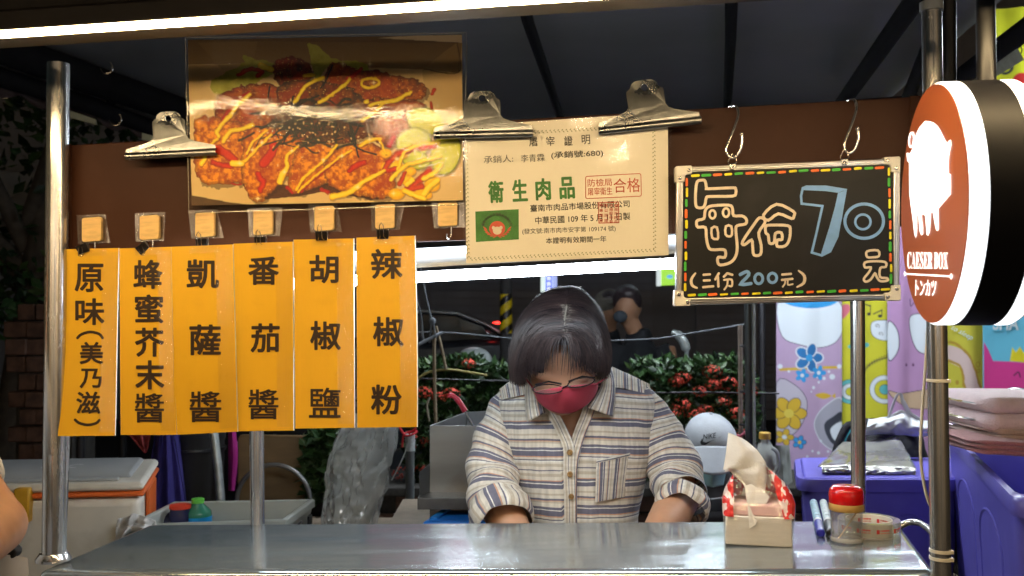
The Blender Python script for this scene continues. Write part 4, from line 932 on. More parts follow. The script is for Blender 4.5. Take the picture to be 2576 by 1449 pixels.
# wrapper silhouette in the picture: polygon, given depth as a crumpled bag
bagL = [(0.0, -.505), (.35, -.515), (.62, -.54), (.75, -.50), (.88, -.44), (1.0, -.37), (1.12, -.30), (1.22, -.16)]
bagR = [(0.0, .50), (.35, .53), (.62, .55), (.75, .50), (.88, .42), (1.0, .30), (1.12, .16), (1.22, .02)]
Hb = 205 * K
def lerpt(T, v):
    for (a, x), (b, y) in zip(T, T[1:]):
        if v <= b: return x + (y - x) * (v - a) / (b - a)
    return T[-1][1]
def bag(u, v, dz=0):
    zz = v * 1.22; xl, xr = lerpt(bagL, zz), lerpt(bagR, zz); cx = (xl + xr) / 2; hw = (xr - xl) / 2
    dep = (Dp / 2 + .004) * (1 - max(0, v - .30) ** 1.1 * 1.25); dep = max(.004, dep)
    a = u * 2 * math.pi; ca, sa = math.cos(a), math.sin(a); e = .35
    X = math.copysign(abs(ca) ** e, ca) * hw; Y = math.copysign(abs(sa) ** e, sa) * dep
    n = noise.noise(Vector((X * 9, Y * 70, zz * 4 + 3))) * .0035 * min(1, v * 3) + noise.noise(Vector((X * 25, Y * 160, zz * 13))) * .0015 * min(1, v * 3)
    return TL(cx + X + n * 2, Dp / 2 + Y + n, max(.0006, zz / 1.22 * Hb * 1.0))
m = MB(); m.grid(bag, 144, 100); bagmesh = m
nu = 72; clearF = []; redF = []; pinkF = []
mbc, mbr, mbp = MB(), MB(), MB()
for f in m.f:
    c = sum((Vector(m.v[i]) for i in f), Vector()) / 4; l = c - tz; x = l.dot(ux) / Wd; y = l.dot(uy); z = l.z / Hb
    back = y > Dp * .52
    tgt = mbc
    nn = noise.noise(Vector((x * 9, z * 9, 2))) + .5 * noise.noise(Vector((x * 22, z * 20, 5)))
    if (z > .35 and (x > .16 + (.95 - z) * .35 or x < -.36)) or (back and z > .3):
        tgt = mbr if nn > -.12 else mbp
    tgt.add([m.v[i] for i in f], [(0, 1, 2, 3)])
WRAP = film('wrapper_clear', rough=.06, gloss=.3, bump=.5, bscale=90, haze=.07, hcol=(.8, .75, .7))
def weld(mb):
    d = {}; V = []; F = []
    for f in mb.f:
        g = []
        for i in f:
            k = tuple(round(c, 6) for c in mb.v[i])
            if k not in d: d[k] = len(V); V.append(mb.v[i])
            g.append(d[k])
        if len(set(g)) > 2: F.append(tuple(g))
    q = MB(); q.add(V, F); return q
weld(mbc).build('clear_wrapper', WRAP, tis, smooth=True)
weld(mbr).build('red_print', mat('wrapper_red', (.66, .035, .03), .25, 0, .15, 60, .3, 60, coat=.5), tis, smooth=True)
weld(mbp).build('white_print', mat('wrapper_white', (.80, .62, .56), .3, 0, .1, 60, .3, 60, coat=.5), tis, smooth=True)
# the pulled tissue: a folded sheet standing up out of the slit
y0 = Dp * .45
fold = [[(1905, 1290), (1898, 1285), (1893, 1276), (1890, 1262)],
        [(1868, 1215), (1884, 1225), (1905, 1238), (1918, 1250)],
        [(1830, 1178), (1862, 1186), (1898, 1196), (1926, 1196)],
        [(1819, 1183), (1850, 1176), (1900, 1172), (1922, 1158)],
        [(1826, 1140), (1855, 1136), (1890, 1135), (1905, 1132)],
        [(1832, 1088), (1848, 1094), (1866, 1102), (1880, 1110)]]
def tfn(side):
    def f(u, v):
        r = v * (len(fold) - 1); i = min(len(fold) - 2, int(r)); t = r - i; t = t
        c = u * 3; j = min(2, int(c)); s_ = c - j
        a = [fold[i][j][k] * (1 - s_) + fold[i][j + 1][k] * s_ for k in (0, 1)]; b = [fold[i + 1][j][k] * (1 - s_) + fold[i + 1][j + 1][k] * s_ for k in (0, 1)]
        x = a[0] * (1 - t) + b[0] * t; y = a[1] * (1 - t) + b[1] * t
        dY = .006 * math.sin(u * 5 + v * 3) + (.012 if side else 0) * (1 - v) * math.sin(math.pi * u) + .004 * noise.noise(Vector((u * 3, v * 4, side)))
        return P(x + (4 if side else 0), y + (5 if side else 0), tz.y + y0 + dY + side * .004)
    return f
for s_ in (0, 1):
    m = MB(); m.grid(tfn(s_), 15, 30); o = m.build('pulled_tissue', mat('tissue_sheet%d' % s_, (.88, .85, .80), .9, 0, .03, 40, .25, 300), tis, smooth=True)
m = MB(); m.add([P(1873, 1222, tz.y + .026), P(1900, 1215, tz.y + .03), P(1936, 1250, tz.y + .02), P(1900, 1320, tz.y - .001), P(1885, 1330, tz.y - .002), P(1880, 1270, tz.y + .01)], [(0, 1, 2, 3, 4, 5)]); m.build('tissue_corner', TIS, tis)
# ================================================================== people
SKIN = mat('skin', (.50, .27, .165), .5, 0, .06, 30, .05, 300, sub=.12)
SKIND = mat('skin_tan', (.42, .23, .14), .55, 0, .06, 30, sub=.1)
def stripe_mat(name, period=.115, vert=False, light=(.66, .61, .53)):
    m, nt, n, l, b = _nodes(name)
    a = n.new('ShaderNodeAttribute'); a.attribute_name = 's'
    tc = n.new('ShaderNodeTexCoord'); nz = n.new('ShaderNodeTexNoise'); nz.inputs['Scale'].default_value = 26; nz.inputs['Detail'].default_value = 3; l.new(tc.outputs['Object'], nz.inputs[0])
    w = n.new('ShaderNodeMath'); w.operation = 'MULTIPLY_ADD'; l.new(nz.outputs[0], w.inputs[0]); w.inputs[1].default_value = .004; l.new(a.outputs['Fac'], w.inputs[2])
    d = n.new('ShaderNodeMath'); d.operation = 'DIVIDE'; l.new(w.outputs[0], d.inputs[0]); d.inputs[1].default_value = period
    f = n.new('ShaderNodeMath'); f.operation = 'FRACT'; l.new(d.outputs[0], f.inputs[0])
    cr = n.new('ShaderNodeValToRGB'); cr.color_ramp.interpolation = 'CONSTANT'; e = cr.color_ramp.elements
    BL = (.125, .12, .165); WH = (.74, .72, .66); BE = (.50, .43, .34); OR = (.55, .30, .19); CR = light; GB = (.30, .29, .31)
    seq = [(0, CR), (.05, BL), (.12, WH), (.14, BL), (.175, OR), (.19, CR), (.25, BE), (.30, CR), (.345, BL), (.365, CR), (.42, BE), (.47, CR), (.50, WH), (.525, BL), (.545, CR), (.58, OR), (.60, BL), (.685, WH), (.70, BL), (.745, CR), (.81, BE), (.84, OR), (.855, BL), (.885, CR), (.94, BE), (.97, CR)]
    e[0].position = 0; e[0].color = seq[0][1] + (1,); e[1].position = seq[1][0]; e[1].color = seq[1][1] + (1,)
    for p, c in seq[2:]:
        q = e.new(p); q.color = c + (1,)
    l.new(f.outputs[0], cr.inputs[0])
    # woven check seen faintly through the cloth
    n2 = n.new('ShaderNodeTexNoise'); n2.inputs['Scale'].default_value = 60; n2.inputs['Detail'].default_value = 4; mp = n.new('ShaderNodeMapping'); mp.inputs['Scale'].default_value = (2.2, 2.2, .25) if not vert else (.3, .3, 2.2); l.new(tc.outputs['Object'], mp.inputs[0]); l.new(mp.outputs[0], n2.inputs[0])
    mr = n.new('ShaderNodeMapRange'); mr.inputs[1].default_value = .35; mr.inputs[2].default_value = .65; mr.inputs[3].default_value = .82; mr.inputs[4].default_value = 1.1; l.new(n2.outputs[0], mr.inputs[0])
    mm = n.new('ShaderNodeMix'); mm.data_type = 'RGBA'; mm.blend_type = 'MULTIPLY'; mm.inputs[0].default_value = 1; l.new(cr.outputs[0], mm.inputs[6]); l.new(mr.outputs[0], mm.inputs[7]); l.new(mm.outputs[2], b.inputs['Base Color'])
    b.inputs['Roughness'].default_value = .85; b.inputs['Sheen Weight'].default_value = .15
    bp = n.new('ShaderNodeBump'); bp.inputs['Strength'].default_value = .6; bp.inputs['Distance'].default_value = .006
    n4 = n.new('ShaderNodeTexNoise'); n4.inputs['Scale'].default_value = 22; n4.inputs['Detail'].default_value = 6; n4.inputs['Distortion'].default_value = .8; l.new(tc.outputs['Object'], n4.inputs[0]); l.new(n4.outputs[0], bp.inputs['Height']); l.new(bp.outputs[0], b.inputs['Normal'])
    return m
SH = stripe_mat('striped_linen'); SHV = stripe_mat('striped_linen_upright', .10, True)
per = thing('person', Vector((.06, 1.98, 0)), 'person in striped shirt, glasses and maroon mask bowing behind the counter', 'person')
YT_ = 1.95
rows = [(918, 1368, 1520, 1.92, .055), (935, 1325, 1568, 1.935, .065), (952, 1292, 1606, 1.94, .08), (975, 1262, 1634, 1.945, .095), (1005, 1250, 1646, 1.95, .11), (1060, 1250, 1646, 1.95, .12), (1110, 1258, 1640, 1.95, .125), (1160, 1275, 1630, 1.95, .125), (1220, 1296, 1618, 1.95, .125), (1300, 1312, 1604, 1.95, .125), (1400, 1312, 1604, 1.96, .125), (1600, 1300, 1620, 1.97, .13)]
def row(y):
    for a, b in zip(rows, rows[1:]):
        if y <= b[0]:
            t = (y - a[0]) / (b[0] - a[0]); return [a[k] + (b[k] - a[k]) * t for k in range(5)]
    return rows[-1]
def torso(u, v, inset=0.0, y0=918, y1=1600, nz=1.0):
    y = y0 + (y1 - y0) * v; _, xl, xr, Yc, dep = row(y)
    a = u * 2 * math.pi; ca, sa = -math.cos(a), -math.sin(a)         # u=.25 is the front (towards us)
    k = m_at(Yc); hw = (xr - xl) / 2 * k - inset; cx = (xl + xr) / 2
    e = .8
    X = math.copysign(abs(ca) ** e, ca) * hw; Yd = math.copysign(abs(sa) ** e, sa) * (dep - inset)
    c = P(cx, y, Yc); q = Vector((c.x + X, Yc + Yd, c.z))
    if nz:                                              # drape: soft vertical gathers below the yoke, slanting pulls at the sides
        g = min(1, max(0, (y - 1000) / 60)) if y > 1000 else 0
        w = .006 * g * noise.noise(Vector((X * 26, 0, q.z * 3.0))) + .010 * noise.noise(Vector((X * 7 + 3, Yd * 5, q.z * 9))) * nz
        w += .004 * max(0, abs(X) / .17 - .45) * math.sin((q.z * 70 + abs(X) * 60))
        q.y -= w * (1 if Yd < 0 else -1); q.x += w * .3
    return q
NU, NV = 120, 150
m = MB(); m.grid(lambda u, v: torso(u, v), NU, NV)
att = []
for v in m.v:
    x = v[0] - .115; att.append(v[2] + .035 * x * x / .03 * (1 if True else 0) * .35 + (-.006 if v[0] > .1 else .0) + .5)
vneck = [(1340, 985), (1385, 960), (1475, 955), (1512, 985), (1470, 1060), (1434, 1124), (1395, 1060)]
def inpoly(x, y, pts):
    c = False; n = len(pts)
    for i in range(n):
        ax, ay = pts[i]; bx, by = pts[(i + 1) % n]
        if (ay > y) != (by > y) and x < (bx - ax) * (y - ay) / (by - ay) + ax: c = not c
    return c
def proj(v):
    d = Vector(v) - CAM; dep = d.y * CP + d.z * SP; up = -d.y * SP + d.z * CP
    return 1288 + d.x / dep * FPX, 724.5 - up / dep * FPX
keep = []
for f in m.f:
    c = sum((Vector(m.v[i]) for i in f), Vector()) / 4
    if c.y < YT_ and inpoly(*proj(c), vneck): continue
    keep.append(f)
m.f = keep; m.m = [0] * len(keep); m.attr = att
# (front faces only are cut for the V neck)
shirt = m.build('shirt', SH, per, smooth=True)
def sleeve(pts, name='sleeve', off=0.0):
    """pts: (px, py, Y, radius px, flat)"""
    C = smooth_pts(pts, False, 12); n = len(C); mb = MB(); rings = []
    P3 = [P(c[0], c[1], c[2]) for c in C]; L = 0; at = []; seg = 44; vs = []; fs = []
    for i in range(n):
        t = (P3[min(n - 1, i + 1)] - P3[max(0, i - 1)]).normalized(); s_ = Vector((0, 1, 0)); x_ = t.cross(s_).normalized(); s_ = x_.cross(t).normalized()
        if i: L += (P3[i] - P3[i - 1]).length
        r = C[i][3] * m_at(C[i][2])
        for k in range(seg):
            a = 2 * math.pi * k / seg; d = x_ * math.cos(a) + s_ * math.sin(a) * .92
            f = i / n
            wr = .0065 * noise.noise(Vector((L * 22, math.cos(a) * 1.3, math.sin(a) * 1.3 + off))) + .0045 * math.sin(L * 95 + math.cos(a) * 2.2 + off) * f + .003 * noise.noise(Vector((L * 50, a, off)))
            vs.append(P3[i] + d * (r + wr)); at.append(-L + off * .02 + .012 * math.cos(a) + .35)
    for i in range(n - 1):
        for k in range(seg): fs.append((i * seg + k, i * seg + (k + 1) % seg, (i + 1) * seg + (k + 1) % seg, (i + 1) * seg + k))
    fs.append(tuple(range(seg)))
    mb.add(vs, fs); mb.attr = at; return mb.build(name, SH, per, smooth=True)
sleeve([(1312, 985, 1.945, 40), (1286, 1035, 1.94, 56), (1258, 1100, 1.925, 64), (1240, 1165, 1.90, 65), (1240, 1225, 1.865, 67), (1252, 1272, 1.82, 66)], off=.3)
sleeve([(1584, 982, 1.945, 40), (1614, 1035, 1.94, 56), (1652, 1100, 1.925, 66), (1688, 1160, 1.90, 68), (1705, 1212, 1.87, 68), (1712, 1248, 1.83, 62)], off=.9)
def cuff(c, ax, r, w, nm='cuff'):
    mb = MB(); c = Vector(c); ax = Vector(ax).normalized(); u = ax.orthogonal().normalized(); v_ = ax.cross(u); vs = []; fs = []; at = []; S = 40; T = 14
    for i in range(T + 1):
        t = i / T; rr = r * (1 + .10 * math.sin(math.pi * t)) - (.004 if i in (0, T) else 0)
        for k in range(S):
            a = 2 * math.pi * k / S; n_ = .005 * noise.noise(Vector((math.cos(a) * 2, math.sin(a) * 2, t * 3 + r * 90)))
            vs.append(c + ax * (w * (t - .5) + .006 * noise.noise(Vector((a, 0, r * 50)))) + (u * math.cos(a) + v_ * math.sin(a)) * (rr + n_)); at.append(a * .045)
    for i in range(T):
        for k in range(S): fs.append((i * S + k, i * S + (k + 1) % S, (i + 1) * S + (k + 1) % S, (i + 1) * S + k))
    mb.add(vs, fs); mb.attr = at; return mb.build(nm, SH, per, smooth=True)
cL = P(1258, 1296, 1.79); cuff(cL, (.30, -.75, -.5), .056, .055)
cR = P(1716, 1272, 1.79); cuff(cR, (-.28, -.80, -.46), .047, .04)
# body: head, neck, chest and both arms as one continuous surface
bd = MB()
bd.grid(lambda u, v: torso(u, v, .012, 930, 1580, 0), 40, 30)
topc = [torso(u, 0, .012, 930, 1580, 0) for u in np.linspace(0, 1, 41)[:-1]]; botc = [torso(u, 1, .012, 930, 1580, 0) for u in np.linspace(0, 1, 41)[:-1]]
bd.add(topc, [tuple(range(40))]); bd.add(botc, [tuple(range(40))])
HC = P(1414, 888, 1.815)
bd.tube([P(1440, 985, 1.93), P(1432, 940, 1.90), P(1422, 900, 1.85)], [.062, .056, .056], 20)
RH = Matrix.Rotation(R(38), 3, 'X')                      # the head is bowed towards us
bd.ball(HC, (.072, .082, .088), 28, 20, RH)
face = HC + RH @ Vector((0, -.046, -.034)); bd.ball(face, (.060, .052, .062), 22, 14, RH)
chin = HC + RH @ Vector((0, -.056, -.072)); bd.ball(chin, (.034, .030, .026), 16, 10, RH)
nose = HC + RH @ Vector((0, -.100, -.044)); bd.tube([HC + RH @ Vector((0, -.080, -.010)), nose], [.008, .013], 10); bd.ball(nose, (.014, .011, .010), 10, 8, RH)
for s_ in (-1, 1):
    bd.ball(HC + RH @ Vector((s_ * .073, .004, -.022)), (.010, .020, .030), 10, 8, RH)          # ears
    bd.ball(HC + RH @ Vector((s_ * .030, -.074, .006)), (.026, .010, .008), 10, 8, RH)          # brow
def arm(sh, mid, el, wr, r0, r1, r2, side):
    bd.tube([sh, mid, el, el.lerp(wr, .35), wr], [r0, r0 * .92, r1, r1 * .95, r2], 16)
    d = (wr - el).normalized(); palm = wr + d * .045; up = Vector((0, 0, 1)); sd_ = d.cross(up).normalized(); upn = sd_.cross(d)
    bd.tube([wr, wr + d * .03, wr + d * .075], [r2, .032, .030], 12, flat=.55)
    for k, (o_, L_) in enumerate(((-.027, .066), (-.009, .076), (.009, .072), (.026, .056))):
        b_ = wr + d * .078 + sd_ * o_ * 1.05; bd.tube([b_ - d * .02, b_ + d * L_ * .45 - upn * .004, b_ + d * L_ * .8 - upn * .018, b_ + d * L_ * .9 - upn * .034], [.0095, .009, .0085, .0075], 8)
    tb_ = wr + d * .03 + sd_ * side * .028; bd.tube([tb_, tb_ + d * .03 + sd_ * side * .022 - upn * .005, tb_ + d * .06 + sd_ * side * .024 - upn * .016], [.012, .0105, .009], 8)
arm(P(1305, 1005, 1.95), P(1252, 1120, 1.92), P(1252, 1262, 1.84), P(1330, 1420, 1.70), .034, .040, .028, 1)
arm(P(1592, 1005, 1.95), P(1664, 1120, 1.92), P(1714, 1250, 1.86), P(1640, 1372, 1.66), .034, .040, .028, -1)
body = blob(bd, .0048, 5); bo = body.build('body', SKIN, per, smooth=True)
# collar, placket, buttons, pocket, yoke
def patch(quad_fn, nu, nv, s_fn, mt, name, parent=per):
    mb = MB(); mb.grid(quad_fn, nu, nv); mb.attr = [s_fn(i / nu, j / nv) for j in range(nv + 1) for i in range(nu + 1)]
    return mb.build(name, mt, parent, smooth=True)
def front_y(px, py):
    """depth of the shirt's front under a picture point"""
    y = max(925, py); _, xl, xr, Yc, dep = row(y); h = (px - (xl + xr) / 2) / ((xr - xl) / 2); h = max(-.98, min(.98, h))
    ca = abs(h) ** (1 / .8); return Yc - (dep) * (max(0, 1 - ca * ca)) ** .4
def ribbon(pts, w0, off, mt, name, sscale=1.0, s0=0.0):
    C = smooth_pts(pts, False, 6); n = len(C) - 1
    def f(u, v):
        i = min(n, int(v * n + .5)); x, y = C[i]
        a = C[max(0, i - 1)]; b = C[min(n, i + 1)]; t = Vector((b[0] - a[0], b[1] - a[1])).normalized()
        X = x + (-t.y) * (u - .5) * w0; Y_ = y + t.x * (u - .5) * w0
        return P(X, Y_, front_y(X, Y_) - off)
    return patch(f, 6, n, lambda u, v: u * w0 * m_at(1.83) * sscale + s0, mt, name)
ribbon([(1496, 985), (1478, 1040), (1455, 1100), (1440, 1160), (1437, 1220), (1437, 1330)], 30, .004, SHV, 'placket', 1.6, .012)
ribbon([(1368, 985), (1386, 1030), (1412, 1080), (1430, 1125), (1431, 1180), (1433, 1250), (1434, 1330)], 28, .007, SHV, 'placket', -1.6, .052)
BUT = mat('button_horn', (.30, .17, .06), .35, 0, .2, 120)
for (bx, by) in ((1433, 1138), (1434, 1193), (1437, 1249)):
    c = P(bx, by, front_y(bx, by) - .0105); m = MB(); r = 7.2 * m_at(1.83)
    m.lathe(c, [(r, .0), (r, -.0016), (r * .8, -.0026), (r * .72, -.0018), (0, -.0018)], 24, Vector((0, 1, .05))); bt = m.build('button', BUT, per, smooth=True)
    for (a, b) in ((-1, -1), (1, -1), (1, 1), (-1, 1)):
        m = MB(); m.lathe(c + Vector((a * r * .25, -.0016, b * r * .25)), [(r * .12, 0), (r * .12, -.0006)], 8, Vector((0, 1, 0))); m.build('button_hole', BLACKP, bt)
pk = [(1498, 1160), (1570, 1144), (1586, 1140), (1572, 1236), (1568, 1250), (1508, 1264), (1497, 1262)]
def pkf(u, v):
    xl = 1500 - 3 * v; xr = 1585 - 13 * v; yt = 1159 - 19 * u - (6 * math.sin(math.pi * u) * -1 if False else 0); yb = 1264 - 14 * u
    x = xl + (xr - xl) * u; y = yt + (yb - yt) * v
    return P(x, y, front_y(x, y) - .005 - .003 * math.sin(math.pi * u) * (1 - v) - .0012 * noise.noise(Vector((u * 4, v * 5, 0))))
patch(pkf, 16, 20, lambda u, v: u * .10 * 1.0 + .045, SHV, 'pocket')
patch(lambda u, v: pkf(u, v * .07 - .01) + Vector((0, -.0018, 0)), 16, 2, lambda u, v: v * .006 + .056, SH, 'pocket_hem')
def collar(side):
    pts = {-1: [(1338, 946), (1310, 968), (1318, 1030), (1330, 1058), (1368, 1035), (1362, 1000), (1352, 965)], 1: [(1540, 925), (1548, 960), (1546, 1046), (1520, 1040), (1472, 1022), (1490, 985), (1512, 950)]}[side]
    outer = {-1: [(1330, 930), (1322, 965), (1320, 1010), (1325, 1060)], 1: [(1535, 915), (1546, 950), (1548, 1000), (1544, 1048)]}[side]
    inner = {-1: [(1372, 925), (1358, 968), (1366, 1005), (1374, 1037)], 1: [(1500, 925), (1512, 960), (1500, 990), (1476, 1024)]}[side]
    O = smooth_pts(outer, False, 5); I = smooth_pts(inner, False, 5); n = len(O) - 1
    def f(u, v):
        i = min(n, int(v * n + .5)); x = O[i][0] * (1 - u) + I[i][0] * u; y = O[i][1] * (1 - u) + I[i][1] * u
        return P(x, y, min(front_y(x, y) - .010, 1.90 - .06 * v) - .014 * math.sin(math.pi * u) - .008 * v)
    o = patch(f, 8, n, lambda u, v: u * .055 + .02 if side < 0 else u * .06 + .0, SHV, 'collar')
    so_ = o.modifiers.new('t', 'SOLIDIFY'); so_.thickness = .003
collar(-1); collar(1)
def yoke(side):
    # shoulder yoke: cloth cut the other way round, seam proud of the shirt
    q = {-1: [(1322, 937), (1256, 978), (1262, 1006), (1330, 990)], 1: [(1540, 922), (1634, 966), (1638, 992), (1540, 972)]}[side]
    def f(u, v):
        x = (q[0][0] * (1 - u) + q[1][0] * u) * (1 - v) + (q[3][0] * (1 - u) + q[2][0] * u) * v; y = (q[0][1] * (1 - u) + q[1][1] * u) * (1 - v) + (q[3][1] * (1 - u) + q[2][1] * u) * v
        return P(x, y, front_y(x, y) - .0055)
    patch(f, 12, 8, lambda u, v: u * .125 + .02, SHV, 'yoke')
yoke(-1); yoke(1)
# face mask
MK = mat('maroon_cloth', (.34, .03, .055), .8, 0, .06, 60, .15, 300)
def maskf(u, v):
    xl = 1346 + 3 * v; xr = 1502 - 2 * v; x = xl + (xr - xl) * u
    yt = 984 - 20 * u - 10 * math.sin(math.pi * u) * .3; yb = 990 - 12 * u + 54 * math.sin(math.pi * u) ** .62; y = yt + (yb - yt) * v
    return P(x, y, 1.765 - .055 * math.sin(math.pi * u) ** .8 - .006 * math.sin(math.pi * v) * math.sin(math.pi * u) + .04 * v)
m = MB(); m.grid(maskf, 24, 14); o = m.build('face_mask', MK, per, smooth=True); sm_ = o.modifiers.new('t', 'SOLIDIFY'); sm_.thickness = .003
for side, x in ((-1, 1347), (1, 1500)):
    m = MB(); m.tube([P(x, 984 if side < 0 else 966, 1.764), P(x + side * 26, 950, 1.80)], .0016, 6); m.build('ear_loop', MK, per, smooth=True)
# glasses
GF = mat('glasses_frame', (.008, .008, .01), .25, 0, .1, 30, coat=.4)
GL = film('lens', rough=.02, gloss=.22, bump=0, haze=.06, hcol=(.8, .75, .65))
gls = None
for (cx, cy_, rx, ry, ro) in ((1378, 979, 38, 12, -.02), (1462, 962, 34, 11, -.20)):
    e = ell(cx, cy_, rx, ry, 30, ro); P3 = [P(x, y, 1.712 + (y - cy_) * -.0009 + abs(x - 1422) * .00028) for x, y in e]
    m = MB(); m.tube(P3 + P3[:2], [.0012] * 32, 6, cap=False); fr_ = m.build('glasses_rim', GF, per, smooth=True)
    m = MB(); m.add([q + Vector((0, .0004, 0)) for q in P3], [tuple(range(30))]); m.build('lens', GL, fr_)
m = MB(); m.tube([P(1414, 977, 1.710), P(1422, 973, 1.706), P(1430, 970, 1.710)], .0016, 6); m.tube([P(1346, 968, 1.72), P(1380, 960, 1.714), P(1413, 966, 1.71)], .0018, 6); m.tube([P(1430, 960, 1.71), P(1465, 947, 1.714), P(1496, 951, 1.72)], .0018, 6); m.build('glasses_bridge', GF, per, smooth=True)
# hair: a cap under many strands that fall from the parting
HAIR = mat('hair', (.035, .026, .030), .42, 0, .35, 60, spec=.6)
HG = mat('hair_grey', (.30, .29, .27), .5, 0, .2, 60)
m_, nt_, n_, l_, b_ = _nodes('hair_strands')
at_ = n_.new('ShaderNodeAttribute'); at_.attribute_name = 's'; cr_ = n_.new('ShaderNodeValToRGB')
cr_.color_ramp.elements[0].color = (.005, .004, .006, 1); cr_.color_ramp.elements[1].color = (.048, .030, .028, 1); cr_.color_ramp.elements[1].position = .8; ge_ = cr_.color_ramp.elements.new(1.0); ge_.color = (.26, .24, .20, 1); l_.new(at_.outputs['Fac'], cr_.inputs[0]); l_.new(cr_.outputs[0], b_.inputs['Base Color'])
b_.inputs['Roughness'].default_value = .46; b_.inputs['Specular IOR Level'].default_value = .32; b_.inputs['Anisotropic'].default_value = .6; HS = m_
Y0 = 1.81
def hair_dir(phi):
    """root on the parting for azimuth phi (0 = towards us, + to our right) and the rim point below"""
    t = (1 + math.cos(phi)) / 2
    ry = 727 + 122 * t ** 2.2; rx = 1437 - 22 * t; rY = Y0 + .06 - .16 * t ** .85
    sgn = 1 if math.sin(phi) >= 0 else -1; a = abs(math.sin(phi))
    wx = 124 if sgn < 0 else 119; cxr = 1411
    ex = cxr + sgn * wx * a ** .8; eY = Y0 - .112 * math.cos(phi)
    front = max(0, math.cos(phi)); ey = 958 - 6 * front + (8 if sgn < 0 else -12) * a + 7 * math.sin(phi * 5.3 + 1) + 5 * math.sin(phi * 11.7)
    return (rx, ry, rY), (ex, ey, eY)
def strand_pts(phi, lift, n=9, cut=0.0, jit=0.0, rs=random):
    (rx, ry, rY), _ = hair_dir(phi); s0 = 1 if phi >= 0 else -1; op = rs.uniform(.0, .34) if rs.random() < .30 else rs.uniform(.28, .60)
    _, (ex, ey, eY) = hair_dir(s0 * (op + (math.pi - op) * abs(phi) / math.pi) if jit else phi)
    sgn = 1 if math.sin(phi) >= 0 else -1; a = max(abs(math.sin(phi)), .25 if jit else 0); out = []
    wob = rs.uniform(-1, 1) * jit; rj = rs.gauss(0, 4.5) * jit
    for i in range(n):
        t = i / (n - 1) * (1 - cut)
        # quarter-superellipse from root to rim: goes outward fast, then down
        k = math.sin(t * math.pi / 2) ** .72; d = (1 - math.cos(t * math.pi / 2)) ** 1.12
        X = rx + rj * (1 - t) + (ex - rx) * k; Yy = ry + (ey - ry) * d; Yd = rY + (eY - rY) * k
        lf = lift * (1 - .3 * t)
        tip = max(0, t - .72) / .28
        X += sgn * lf * 900 * a - sgn * tip * tip * 13 * a + wob * 13 * t + math.sin(t * 5 + phi * 7) * 1.6
        Yy -= lf * 1000 * (1 - t); Yd -= lf * math.cos(phi)
        out.append(P(X, Yy, Yd))
    return out
m = MB()
def capf(u, v):
    phi = u * 2 * math.pi - math.pi
    pts = strand_pts(phi, -.002, 14); r = v * .92 * 13; i = min(12, int(r)); return pts[i].lerp(pts[i + 1], r - i)
m.grid(capf, 64, 18)
# open the cap over the forehead
kp = []
for f in m.f:
    c = sum((Vector(m.v[i]) for i in f), Vector()) / 4; x, y = proj(c)
    if c.y < 1.79 and y > 866 and 1366 < x < 1474: continue
    kp.append(f)
m.f = kp; m.m = [0] * len(kp); m.build('hair_cap', mat('hair_base', (.008, .006, .007), 1.0, spec=0), per, smooth=True)
hv = []; hf = []; ha = []; rs = random.Random(12)
for k in range(9000):
    phi = rs.uniform(-math.pi, math.pi)
    if abs(phi) < 1.0 and rs.random() < .22: continue
    front = abs(phi) < .42
    cut = abs(rs.gauss(0, .07)) + (rs.uniform(.0, .25) if front else 0)
    lift = rs.uniform(-.0015, .0055) + (.004 if rs.random() < .04 else 0)
    pts = strand_pts(phi, lift, 10, cut, 1.0, rs); w = rs.uniform(.0006, .0011); b = len(hv); c = min(1, max(0, rs.gauss(.32, .2)))
    if rs.random() < .25: c = c + .35
    c = min(.8, c); rt_ = proj(pts[0]); gq = rs.uniform(.84, 1.0); grey = 766 < rt_[1] < 840 and abs(pts[0].x - P(1424, 800, 1.78).x) < .008 and rs.random() < .6
    for i, q in enumerate(pts):
        t = (pts[min(9, i + 1)] - pts[max(0, i - 1)]).normalized(); out = (q - Vector((HC.x, HC.y + .02, HC.z - .03))).normalized(); cc_ = gq if (i == 0 and grey) else c; sd_ = t.cross(out).normalized() * w * (1 - .75 * (i / 9) ** 2)
        hv += [q - sd_, q + out * w * .5, q + sd_]; ha += [cc_] * 3
    for i in range(9):
        o_ = b + i * 3; hf += [(o_, o_ + 1, o_ + 4, o_ + 3), (o_ + 1, o_ + 2, o_ + 5, o_ + 4)]
m = MB(); m.add(hv, hf); m.attr = ha; ho = m.build('hair', HS, per, smooth=True, fix=False); ho['kind'] = 'stuff'
m = MB()
pl = [(1426, 768), (1424, 780), (1421, 796), (1419, 815), (1417, 836)]
P3 = []
for i, (x, y) in enumerate(pl):
    t = ((y - 727) / 122) ** (1 / 2.2); P3.append(P(x, y, Y0 + .06 - .16 * min(1, t) ** .85 - .005))
m.tube(P3, [.001, .0026, .0030, .0022, .0008], 8, flat=.5); m.build('parting', mat('scalp', (.22, .20, .17), .7), per, smooth=True)

